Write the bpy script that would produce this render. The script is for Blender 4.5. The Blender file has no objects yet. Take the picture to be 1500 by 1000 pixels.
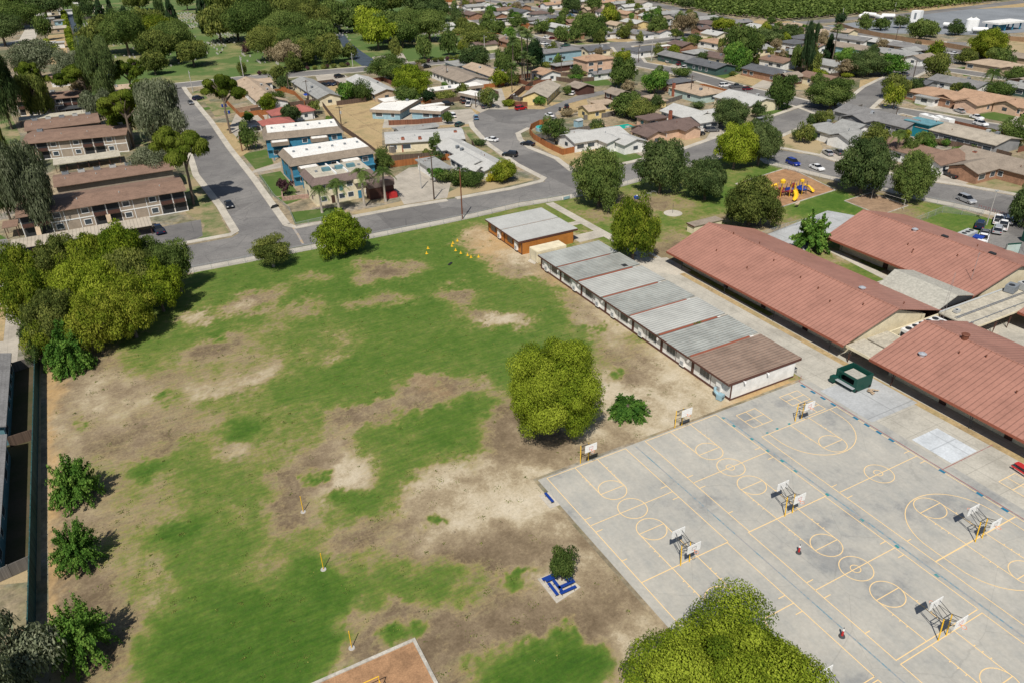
import bpy, math, random
import numpy as np
from mathutils import Matrix, Vector
random.seed(7)
SC = bpy.context.scene
COL = SC.collection
R_ = math.radians
# ---------------------------------------------------------------- camera model (photo is 1500 x 1000)
HC = 64.0
PITCH, ROLL, FPX, YAW = R_(29.67), R_(-1.35), 1110.0, R_(-27.74)
_cp, _sp, _cr, _sr = math.cos(PITCH), math.sin(PITCH), math.cos(ROLL), math.sin(ROLL)
def _rot(v):
    dA = (math.sin(YAW), math.cos(YAW)); dB = (math.cos(YAW), -math.sin(YAW))
    return Vector((v[0]*dB[0]+v[1]*dB[1], v[0]*dA[0]+v[1]*dA[1], v[2]))
_F = _rot((0, _cp, -_sp)); _R0 = _rot((1, 0, 0)); _U0 = _rot((0, _sp, _cp))
_R = _R0*_cr + _U0*_sr; _U = _U0*_cr - _R0*_sr
def G(px, py, z=0.0):
    """measured position in the photo -> point of the level ground (or of the level plane z)"""
    d = _F + _R*((px-750)/FPX) + _U*((500-py)/FPX)
    t = (z-HC)/d.z
    return (d.x*t, d.y*t)
def PX(x, y, z=0.0):
    v = Vector((x, y, z-HC)); w = v.dot(_F)
    return 750+FPX*v.dot(_R)/w, 500-FPX*v.dot(_U)/w
def GG(pts, z=0.0): return [G(p[0], p[1], z) for p in pts]
def hfor(x, y, py):
    lo, hi = 0.0, 60.0
    for _ in range(40):
        m = (lo+hi)/2
        if PX(x, y, m)[1] > py: lo = m
        else: hi = m
    return lo
def hcrown(x, y, py, R, zc=.56, hz=.43):
    """height of a tree whose rounded crown reaches up to photo row py"""
    lo, hi = R*.7, 60.0
    dist = math.hypot(x, y); s = HC/math.hypot(dist, HC); c = dist/math.hypot(dist, HC)
    for _ in range(40):
        m = (lo+hi)/2; k = 1/mpp(x, y, zc*m); top = PX(x, y, zc*m)[1]-k*math.sqrt((R*s)**2+(hz*m*c)**2)
        if top > py: lo = m
        else: hi = m
    return lo
def mpp(x, y, z=0):
    """metres across per photo pixel at a place"""
    return Vector((x, y, z-HC)).dot(_F)/FPX
cam = bpy.data.cameras.new("camera"); camo = bpy.data.objects.new("camera", cam); COL.objects.link(camo)
cam.sensor_width = 36; cam.lens = FPX/1500*36; cam.clip_end = 5000; cam.clip_start = 0.5
m = Matrix.Identity(4)
for i in range(3):
    m[i][0] = _R[i]; m[i][1] = _U[i]; m[i][2] = -_F[i]
m[2][3] = HC
camo.matrix_world = m
SC.camera = camo
# ---------------------------------------------------------------- light
SUN_AZ, SUN_EL = R_(219), R_(54)       # azimuth clockwise from +y
w = bpy.data.worlds.new("World"); SC.world = w; w.use_nodes = True
nt = w.node_tree; bg = nt.nodes['Background']
sky = nt.nodes.new('ShaderNodeTexSky'); sky.sky_type = 'NISHITA'; sky.sun_disc = False
sky.sun_elevation = SUN_EL; sky.sun_rotation = SUN_AZ
nt.links.new(sky.outputs[0], bg.inputs[0]); bg.inputs[1].default_value = 0.068
sl = bpy.data.lights.new("sun", 'SUN'); sl.energy = 4.7; sl.angle = R_(0.5); sl.color = (1, 0.95, 0.87)
so = bpy.data.objects.new("sun", sl); COL.objects.link(so)
sd = Vector((math.sin(SUN_AZ)*math.cos(SUN_EL), math.cos(SUN_AZ)*math.cos(SUN_EL), math.sin(SUN_EL)))
so.rotation_euler = sd.to_track_quat('Z', 'Y').to_euler(); so.location = (0, 0, 200)
SC.view_settings.view_transform = 'Standard'; SC.view_settings.look = 'None'
SC.view_settings.exposure = 0.05; SC.view_settings.gamma = 1.0; SC.view_settings.use_curve_mapping = False
SC.cycles.max_bounces = 5; SC.cycles.diffuse_bounces = 2; SC.cycles.transparent_max_bounces = 8
# ---------------------------------------------------------------- materials
def lin(c):
    return tuple(((v/255)/12.92 if v/255 <= 0.04045 else ((v/255+0.055)/1.055)**2.4) for v in c)
class NB:
    def __init__(s, name):
        s.m = bpy.data.materials.new(name); s.m.use_nodes = True; s.t = s.m.node_tree
        s.b = s.t.nodes['Principled BSDF']; s.b.inputs['Specular IOR Level'].default_value = 0.3
    def n(s, ty, **k):
        x = s.t.nodes.new(ty)
        for a, v in k.items():
            if isinstance(v, (int, float, str, bool)) and hasattr(x, a): setattr(x, a, v)
        return x
    def l(s, a, b): s.t.links.new(a, b)
    def pos(s, obj=False):
        if obj: return s.n('ShaderNodeTexCoord').outputs['Object']
        return s.n('ShaderNodeNewGeometry').outputs['Position']
    def noise(s, vec, scale, detail=4, rough=0.6, stretch=None):
        if stretch:
            mp = s.n('ShaderNodeMapping'); mp.inputs['Scale'].default_value = stretch; s.l(vec, mp.inputs[0]); vec = mp.outputs[0]
        x = s.n('ShaderNodeTexNoise'); x.inputs['Scale'].default_value = scale; x.inputs['Detail'].default_value = detail
        x.inputs['Roughness'].default_value = rough; s.l(vec, x.inputs['Vector']); return x.outputs['Fac']
    def ramp(s, fac, stops):
        r = s.n('ShaderNodeValToRGB'); s.l(fac, r.inputs[0]); e = r.color_ramp.elements
        e[0].position, e[0].color = stops[0][0], (*stops[0][1], 1)
        e[1].position, e[1].color = stops[-1][0], (*stops[-1][1], 1)
        for p, c in stops[1:-1]:
            q = e.new(p); q.color = (*c, 1)
        return r.outputs[0]
    def math(s, op, a, b=None, clamp=False):
        x = s.n('ShaderNodeMath', operation=op); x.use_clamp = clamp
        for i, v in enumerate((a, b)):
            if v is None: continue
            if isinstance(v, (int, float)): x.inputs[i].default_value = v
            else: s.l(v, x.inputs[i])
        return x.outputs[0]
    def mix(s, fac, a, b, mode='MIX'):
        x = s.n('ShaderNodeMix'); x.data_type = 'RGBA'; x.blend_type = mode
        for i, v in ((0, fac), (6, a), (7, b)):
            if isinstance(v, (int, float)): x.inputs[i].default_value = v
            elif isinstance(v, tuple): x.inputs[i].default_value = (*v, 1)
            else: s.l(v, x.inputs[i])
        return x.outputs[2]
    def out(s, col, rough=0.9, bump=None, bs=0.3, bd=0.05):
        if isinstance(col, tuple): s.b.inputs['Base Color'].default_value = (*col, 1)
        else: s.l(col, s.b.inputs['Base Color'])
        s.b.inputs['Roughness'].default_value = rough
        if bump is not None:
            b = s.n('ShaderNodeBump'); b.inputs['Strength'].default_value = bs; b.inputs['Distance'].default_value = bd
            s.l(bump, b.inputs['Height']); s.l(b.outputs[0], s.b.inputs['Normal'])
        return s.m
def dim(c, k): return tuple(min(1, v*k) for v in c)
def surf(name, c, rough=0.9, var=0.25, s1=0.35, s2=4.0, obj=False, tint=None, stretch=None):
    """base colour with blotches and fine grain"""
    b = NB(name); p = b.pos(obj)
    n1 = b.noise(p, s1, 5, 0.65, stretch); n2 = b.noise(p, s2, 4, 0.7)
    c1 = b.ramp(n1, [(0.37, dim(c, 1-var)), (0.5, c), (0.63, tint or dim(c, 1+var*0.7))])
    c2 = b.mix(0.75, c1, b.ramp(n2, [(0.37, (0.72,)*3), (0.63, (1.15,)*3)]), 'MULTIPLY')
    return b.out(c2, rough, n2, 0.25, 0.03)
def ribbed(name, c, axis=1, pitch=0.45, obj=False, var=0.18, dark=0.62, wide=0.12, rust=None):
    """metal sheet with dark standing seams every pitch metres along an axis"""
    b = NB(name); p = b.pos(obj)
    sx = b.n('ShaderNodeSeparateXYZ'); b.l(p, sx.inputs[0])
    f = b.math('FRACT', b.math('DIVIDE', sx.outputs[axis], pitch))
    seam = b.math('LESS_THAN', f, wide)
    n1 = b.noise(p, 0.25, 6, 0.7); n2 = b.noise(p, 2.5, 5, 0.7)
    stops = [(0.37, dim(c, 1-var)), (0.52, c), (0.63, dim(c, 1+var*0.6))]
    col = b.ramp(n1, stops)
    if rust:
        m1 = b.math('MULTIPLY', b.ramp(n2, [(0.5, (0, 0, 0)), (0.72, (1, 1, 1))]), 0.7)
        col = b.mix(m1, col, rust)
    col = b.mix(0.6, col, b.ramp(n2, [(0.37, (0.8,)*3), (0.63, (1.1,)*3)]), 'MULTIPLY')
    col = b.mix(b.math('MULTIPLY', seam, 1.0), col, b.mix(1.0, col, (dark,)*3, 'MULTIPLY'))
    return b.out(col, 0.55, f, 0.25, 0.04)
MC = {}
def M(key):
    """material cache; key is a name from the palette"""
    if key in MC: return MC[key]
    if key in PAL:
        k = PAL[key]; MC[key] = k() if callable(k) else surf(key, lin(k))
    else: raise KeyError(key)
    return MC[key]
def plain(name, c, rough=0.6, metal=0.0, spec=0.3):
    b = NB(name); p = b.pos(True); n = b.noise(p, 6.0, 3)
    col = b.ramp(n, [(0.37, dim(c, 0.88)), (0.63, dim(c, 1.08))])
    mm = b.out(col, rough); b.b.inputs['Metallic'].default_value = metal; b.b.inputs['Specular IOR Level'].default_value = spec
    return mm
# ---------------------------------------------------------------- mesh builder
class MB:
    def __init__(s): s.v, s.f, s.mi, s.m = [], [], [], Matrix.Identity(4); s.k = 0
    def at(s, x=0, y=0, z=0, rz=0): s.m = Matrix.Translation((x, y, z)) @ Matrix.Rotation(rz, 4, 'Z'); return s
    def add(s, vs, fs):
        n = len(s.v); s.v += [tuple(s.m @ Vector(p)) for p in vs]
        s.f += [tuple(n+i for i in f) for f in fs]; s.mi += [s.k]*len(fs); return s
    def box(s, x0, y0, z0, x1, y1, z1):
        return s.add([(x0,y0,z0),(x1,y0,z0),(x1,y1,z0),(x0,y1,z0),(x0,y0,z1),(x1,y0,z1),(x1,y1,z1),(x0,y1,z1)],
                     [(0,3,2,1),(4,5,6,7),(0,1,5,4),(1,2,6,5),(2,3,7,6),(3,0,4,7)])
    def cbox(s, cx, cy, cz, sx, sy, sz): return s.box(cx-sx/2, cy-sy/2, cz-sz/2, cx+sx/2, cy+sy/2, cz+sz/2)
    def prism(s, pts, z0, z1):
        n = len(pts)
        a = sum(pts[i][0]*pts[(i+1) % n][1]-pts[(i+1) % n][0]*pts[i][1] for i in range(n))
        if a < 0: pts = pts[::-1]
        return s.add([(p[0], p[1], z0) for p in pts]+[(p[0], p[1], z1) for p in pts],
                     [tuple(range(n))[::-1], tuple(range(n, 2*n))]+[(i, (i+1) % n, n+(i+1) % n, n+i) for i in range(n)])
    def sheet(s, pts, z):
        n = len(pts)
        a = sum(pts[i][0]*pts[(i+1) % n][1]-pts[(i+1) % n][0]*pts[i][1] for i in range(n))
        if a < 0: pts = pts[::-1]
        return s.add([(p[0], p[1], z) for p in pts], [tuple(range(n))])
    def xsec(s, prof, x0, x1):
        """profile in (y,z), swept along x"""
        n = len(prof)
        return s.add([(x0, p[0], p[1]) for p in prof]+[(x1, p[0], p[1]) for p in prof],
                     [tuple(range(n)), tuple(range(n, 2*n))[::-1]]+[(i, n+i, n+(i+1) % n, (i+1) % n) for i in range(n)])
    def tube(s, pts, rads, n=7, caps=True):
        pts = [Vector(p) for p in pts]
        if isinstance(rads, (int, float)): rads = [rads]*len(pts)
        vs, fs = [], []
        for i, p in enumerate(pts):
            d = (pts[min(i+1, len(pts)-1)]-pts[max(i-1, 0)]).normalized()
            a = d.cross(Vector((0, 0, 1)) if abs(d.z) < 0.9 else Vector((1, 0, 0))).normalized(); b = d.cross(a)
            for k in range(n):
                t = 2*math.pi*k/n; vs.append(p+(a*math.cos(t)+b*math.sin(t))*rads[i])
        for i in range(len(pts)-1):
            for k in range(n):
                fs.append((i*n+k, i*n+(k+1) % n, (i+1)*n+(k+1) % n, (i+1)*n+k))
        if caps: fs += [tuple(range(n)), tuple(range((len(pts)-1)*n, len(pts)*n))]
        return s.add(vs, fs)
    def cyl(s, x, y, z0, z1, r0, r1=None, n=12): return s.tube([(x, y, z0), (x, y, z1)], [r0, r0 if r1 is None else r1], n)
    def strip(s, pts, w, z):
        """level ribbon of width w along world points"""
        L, Rr = [], []
        for i, p in enumerate(pts):
            a = Vector(pts[max(i-1, 0)]); b = Vector(pts[min(i+1, len(pts)-1)]); d = (b-a).normalized(); nn = Vector((-d.y, d.x))*w/2
            L.append((p[0]+nn.x, p[1]+nn.y, z)); Rr.append((p[0]-nn.x, p[1]-nn.y, z))
        n = len(pts)
        return s.add(L+Rr, [(n+i, n+i+1, i+1, i) for i in range(n-1)])
    def ring(s, cx, cy, r, w, z, a0=0, a1=360, n=40, sy=1.0):
        pts = []
        for i in range(n+1):
            t = R_(a0+(a1-a0)*i/n); pts.append((cx+r*math.cos(t), cy+r*sy*math.sin(t)))
        return s.strip(pts, w, z)
    def obj(s, name, mat, parent=None, smooth=False):
        me = bpy.data.meshes.new(name); me.from_pydata(s.v, [], s.f)
        for q in (mat if isinstance(mat, (list, tuple)) else [mat]): me.materials.append(M(q) if isinstance(q, str) else q)
        if isinstance(mat, (list, tuple)): me.polygons.foreach_set('material_index', s.mi)
        if smooth: me.polygons.foreach_set('use_smooth', [True]*len(me.polygons))
        me.update(); o = bpy.data.objects.new(name, me); COL.objects.link(o)
        if parent: o.parent = parent
        return o
def tag(o, label, cat, group=None):
    o['label'] = label; o['category'] = cat
    if group: o['group'] = group
    return o
def thing(name, label, cat, loc=(0, 0, 0), rz=0.0, group=None):
    o = bpy.data.objects.new(name, None); COL.objects.link(o); o.location = (loc[0], loc[1], loc[2] if len(loc) > 2 else 0)
    o.rotation_euler = (0, 0, rz); o.empty_display_size = 0.5
    return tag(o, label, cat, group)
def struct(name, mb, mat):
    o = mb.obj(name, mat); o['kind'] = 'structure'; return o
def copy_tree(o, parent=None):
    c = o.copy(); COL.objects.link(c); c.parent = parent
    for ch in KIDS.get(o.name, []):
        copy_tree(ch, c)
    return c
KIDS = {}
def reg(root):
    """remember the children of a prototype once, so copying stays fast"""
    for ch in root.children: KIDS.setdefault(root.name, []).append(ch); reg(ch)
# ---------------------------------------------------------------- palette
def m_asphalt():
    b = NB('asphalt'); p = b.pos(); n1 = b.noise(p, 0.06, 6, 0.7); n2 = b.noise(p, 3.0, 4, 0.7); n3 = b.noise(p, 0.5, 5, 0.6, (1, 4, 1))
    c = b.ramp(n1, [(0.37, (0.15, 0.143, 0.138)), (0.5, (0.19, 0.182, 0.172)), (0.63, (0.235, 0.222, 0.207))])
    c = b.mix(0.5, c, b.ramp(n2, [(0.37, (0.75,)*3), (0.63, (1.2,)*3)]), 'MULTIPLY')
    c = b.mix(0.6, c, b.ramp(n3, [(0.35, (0.82,)*3), (0.5, (1.0,)*3), (0.75, (1.1,)*3)]), 'MULTIPLY')
    pv = b.n('ShaderNodeTexVoronoi', feature='F1', distance='CHEBYCHEV'); pv.inputs['Scale'].default_value = 0.06; b.l(p, pv.inputs['Vector']); sp = b.n('ShaderNodeSeparateColor'); b.l(pv.outputs['Color'], sp.inputs[0])
    c = b.mix(b.math('MULTIPLY', b.math('GREATER_THAN', sp.outputs[0], 0.8), 0.35), c, (0.085, 0.08, 0.078)); oil = b.noise(p, 1.1, 3, 0.5)
    c = b.mix(b.math('MULTIPLY', b.ramp(oil, [(0.66, (0, 0, 0)), (0.74, (1, 1, 1))]), 0.4), c, (0.05, 0.048, 0.045))
    v = b.n('ShaderNodeTexVoronoi', feature='DISTANCE_TO_EDGE'); v.inputs['Scale'].default_value = 0.12
    mp = b.n('ShaderNodeMapping'); b.l(p, mp.inputs[0]); b.l(b.mix(0.5, p, b.noise(p, 0.3, 5), 'ADD'), v.inputs['Vector'])
    c = b.mix(b.math('MULTIPLY', b.math('LESS_THAN', v.outputs['Distance'], 0.008), 0.35), c, (0.05, 0.05, 0.05))
    return b.out(c, 0.9, n2, 0.2, 0.02)
def m_blacktop():
    """old grey sealed play yard: long stains, pale scuffs, fine cracks"""
    b = NB('blacktop'); p = b.pos(); n1 = b.noise(p, 0.09, 7, 0.68); n2 = b.noise(p, 2.2, 5, 0.75); n3 = b.noise(p, 0.5, 6, 0.7, (1.6, 0.5, 1))
    c = b.ramp(n1, [(0.37, (0.27, 0.27, 0.258)), (0.44, (0.365, 0.355, 0.32)), (0.56, (0.405, 0.388, 0.342)), (0.72, (0.47, 0.447, 0.39))])
    c = b.mix(0.55, c, b.ramp(n3, [(0.33, (0.8, 0.84, 0.88)), (0.5, (1, 1, 1)), (0.63, (1.12, 1.1, 1.08))]), 'MULTIPLY')
    c = b.mix(0.4, c, b.ramp(n2, [(0.37, (0.82,)*3), (0.63, (1.12,)*3)]), 'MULTIPLY')
    v = b.n('ShaderNodeTexVoronoi', feature='DISTANCE_TO_EDGE'); v.inputs['Scale'].default_value = 0.09
    b.l(b.mix(0.6, p, b.noise(p, 0.4, 5), 'ADD'), v.inputs['Vector'])
    c = b.mix(b.math('MULTIPLY', b.math('LESS_THAN', v.outputs['Distance'], 0.003), 0.18), c, (0.14, 0.14, 0.13))
    return b.out(c, 0.85, n2, 0.15, 0.02)
def m_concrete(name, c, joint=3.0):
    b = NB(name); p = b.pos(); n1 = b.noise(p, 0.2, 6, 0.7); n2 = b.noise(p, 3.0, 4, 0.7)
    col = b.ramp(n1, [(0.37, dim(c, 0.8)), (0.5, c), (0.63, dim(c, 1.12))])
    col = b.mix(0.5, col, b.ramp(n2, [(0.37, (0.8,)*3), (0.63, (1.12,)*3)]), 'MULTIPLY')
    s = b.n('ShaderNodeSeparateXYZ'); b.l(p, s.inputs[0])
    for a in (0, 1):
        f = b.math('LESS_THAN', b.math('FRACT', b.math('DIVIDE', s.outputs[a], joint)), 0.02)
        col = b.mix(b.math('MULTIPLY', f, 0.5), col, dim(c, 0.5))
    return b.out(col, 0.9, n2, 0.2, 0.02)
def m_ground():
    """residential dry yards: tan soil, gravel, worn grass"""
    b = NB('dry_ground'); p = b.pos(); n1 = b.noise(p, 0.07, 6, 0.7); n2 = b.noise(p, 0.9, 6, 0.75); n3 = b.noise(p, 0.1, 5, 0.65, (1, 1, 3)); n4 = b.noise(p, 0.035, 5, 0.6)
    c = b.ramp(n1, [(0.32, (0.15, 0.135, 0.09)), (0.42, (0.25, 0.205, 0.135)), (0.5, (0.35, 0.275, 0.175)), (0.58, (0.30, 0.265, 0.215)), (0.68, (0.19, 0.175, 0.15))])
    c = b.mix(b.ramp(b.math('ADD', b.math('MULTIPLY', n4, .6), b.math('MULTIPLY', n3, .4)), [(0.48, (0, 0, 0)), (0.58, (0.8,)*3)]), c, (0.085, 0.105, 0.04))
    c = b.mix(0.8, c, b.ramp(n2, [(0.37, (0.55,)*3), (0.63, (1.25,)*3)]), 'MULTIPLY')
    return b.out(c, 0.95, n2, 0.4, 0.08)
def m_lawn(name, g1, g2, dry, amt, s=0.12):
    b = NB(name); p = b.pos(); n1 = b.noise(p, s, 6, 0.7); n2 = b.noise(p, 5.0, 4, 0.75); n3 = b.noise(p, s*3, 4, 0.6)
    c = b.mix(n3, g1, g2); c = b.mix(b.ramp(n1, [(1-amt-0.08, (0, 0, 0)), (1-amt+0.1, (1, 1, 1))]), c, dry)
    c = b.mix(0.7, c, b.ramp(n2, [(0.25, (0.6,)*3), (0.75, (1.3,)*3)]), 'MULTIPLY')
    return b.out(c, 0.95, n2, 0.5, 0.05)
def m_field():
    """school field; the attribute 'fld' holds how green / how pale / how ochre every spot is"""
    b = NB('field_turf'); p = b.pos(); a = b.n('ShaderNodeAttribute'); a.attribute_name = 'fld'
    s = b.n('ShaderNodeSeparateXYZ'); b.l(a.outputs['Vector'], s.inputs[0])
    big = b.noise(p, 0.12, 6, 0.72); mid = b.noise(p, 0.55, 7, 0.78); fine = b.noise(p, 2.4, 6, 0.85); clod = b.noise(p, 1.3, 6, 0.8)
    streak = b.noise(p, 0.9, 5, 0.7, (0.35, 2.2, 1))
    def off(n, k): return b.math('MULTIPLY', b.math('SUBTRACT', n, 0.5), k)
    g = b.math('ADD', b.math('ADD', s.outputs[0], off(mid, 0.8)), b.math('ADD', off(fine, 0.6), b.math('ADD', off(big, 0.55), off(clod, .4))))
    pale = b.math('ADD', b.math('ADD', s.outputs[1], off(mid, 0.8)), b.math('ADD', off(fine, 0.35), off(b.noise(p, 0.2, 5, 0.6), 1.0)))
    dirt = b.ramp(pale, [(0.0, (0.135, 0.098, 0.058)), (0.25, (0.215, 0.162, 0.10)), (0.48, (0.315, 0.25, 0.158)), (0.63, (0.43, 0.36, 0.245)), (0.95, (0.56, 0.49, 0.37))])
    dirt = b.mix(b.math('MULTIPLY', s.outputs[2], 0.75), dirt, (0.46, 0.29, 0.12))
    grass = b.ramp(g, [(0.36, (0.285, 0.235, 0.115)), (0.5, (0.185, 0.192, 0.055)), (0.62, (0.120, 0.166, 0.032)), (0.78, (0.078, 0.142, 0.018)), (1.0, (0.044, 0.106, 0.008))])
    grass = b.mix(0.6, grass, b.ramp(streak, [(0.37, (0.68, 0.8, 0.76)), (0.63, (1.34, 1.16, 1.08))]), 'MULTIPLY')
    c = b.mix(b.ramp(g, [(0.16, (0, 0, 0)), (0.52, (1, 1, 1))]), dirt, grass)
    spk = b.ramp(b.noise(p, 1.6, 3, 0.6), [(0.66, (0, 0, 0)), (0.72, (1, 1, 1))]); dirt2 = b.ramp(g, [(0.3, (1, 1, 1)), (0.45, (0, 0, 0))])
    c = b.mix(b.math('MULTIPLY', b.math('MULTIPLY', spk, dirt2), 0.55), c, (0.10, 0.07, 0.045))
    c = b.mix(b.math('ADD', 0.38, b.math('MULTIPLY', b.ramp(g, [(0.3, (0, 0, 0)), (0.55, (1, 1, 1))]), 0.4)), c, b.ramp(fine, [(0.34, (0.55,)*3), (0.66, (1.36,)*3)]), 'MULTIPLY')
    return b.out(c, 0.95, fine, 0.2, 0.03)
def leafm(name, c1, c2, c3, tr=0.2):
    b = NB(name); a = b.n('ShaderNodeAttribute'); a.attribute_name = 'leaf'
    oi = b.n('ShaderNodeObjectInfo')
    f = b.math('ADD', a.outputs['Fac'], b.math('MULTIPLY', b.math('SUBTRACT', oi.outputs['Random'], 0.5), 0.35))
    c = b.ramp(f, [(0.1, c1), (0.5, c2), (0.92, c3)])
    t = b.t; d = t.nodes.new('ShaderNodeBsdfDiffuse'); tl = t.nodes.new('ShaderNodeBsdfTranslucent'); mx = t.nodes.new('ShaderNodeMixShader')
    b.l(c, d.inputs[0]); b.l(b.mix(1.0, c, (1.1, 1.2, 0.5), 'MULTIPLY'), tl.inputs[0]); mx.inputs[0].default_value = tr
    b.l(d.outputs[0], mx.inputs[1]); b.l(tl.outputs[0], mx.inputs[2]); b.l(mx.outputs[0], t.nodes['Material Output'].inputs[0])
    t.nodes.remove(b.b); return b.m
def meshwire(name, c, al):
    b = NB(name); b.b.inputs['Base Color'].default_value = (*c, 1); b.b.inputs['Alpha'].default_value = al; return b.m
def glassy(name, c, rough=0.12):
    b = NB(name); b.b.inputs['Base Color'].default_value = (*c, 1); b.b.inputs['Roughness'].default_value = rough; b.b.inputs['Specular IOR Level'].default_value = 0.6; return b.m
def m_siding(name, c, pitch=1.2):
    b = NB(name); p = b.pos(True); n1 = b.noise(p, 0.7, 5, 0.7)
    return b.out(b.ramp(n1, [(0.37, dim(c, 0.85)), (0.63, dim(c, 1.08))]), 0.8)
def shingle(name, c, var=0.2):
    b = NB(name); p = b.pos(); n1 = b.noise(p, 0.35, 6, 0.75); n2 = b.noise(p, 3.5, 4, 0.8)
    s = b.n('ShaderNodeSeparateXYZ'); b.l(p, s.inputs[0])
    f = b.math('LESS_THAN', b.math('FRACT', b.math('DIVIDE', s.outputs[2], 0.13)), 0.25)
    col = b.ramp(n1, [(0.37, dim(c, 1-var)), (0.5, c), (0.63, dim(c, 1+var*0.6))])
    col = b.mix(0.7, col, b.ramp(n2, [(0.37, (0.72,)*3), (0.63, (1.2,)*3)]), 'MULTIPLY')
    col = b.mix(b.math('MULTIPLY', f, 0.25), col, dim(c, 0.5))
    return b.out(col, 0.9, n2, 0.25, 0.03)
def slats(name, c, axis_xy=True, pitch=0.15):
    """vertical boards with dark joints"""
    b = NB(name); p = b.pos(True); s = b.n('ShaderNodeSeparateXYZ'); b.l(p, s.inputs[0])
    u = b.math('ADD', s.outputs[0], s.outputs[1])
    f = b.math('FRACT', b.math('DIVIDE', u, pitch)); wn = b.n('ShaderNodeTexWhiteNoise', noise_dimensions='1D')
    b.l(b.math('FLOOR', b.math('DIVIDE', u, pitch)), wn.inputs['W'])
    col = b.ramp(wn.outputs['Value'], [(0, dim(c, 0.72)), (1, dim(c, 1.15))])
    col = b.mix(b.math('MULTIPLY', b.math('LESS_THAN', f, 0.12), 0.6), col, dim(c, 0.3))
    return b.out(col, 0.9)
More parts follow.
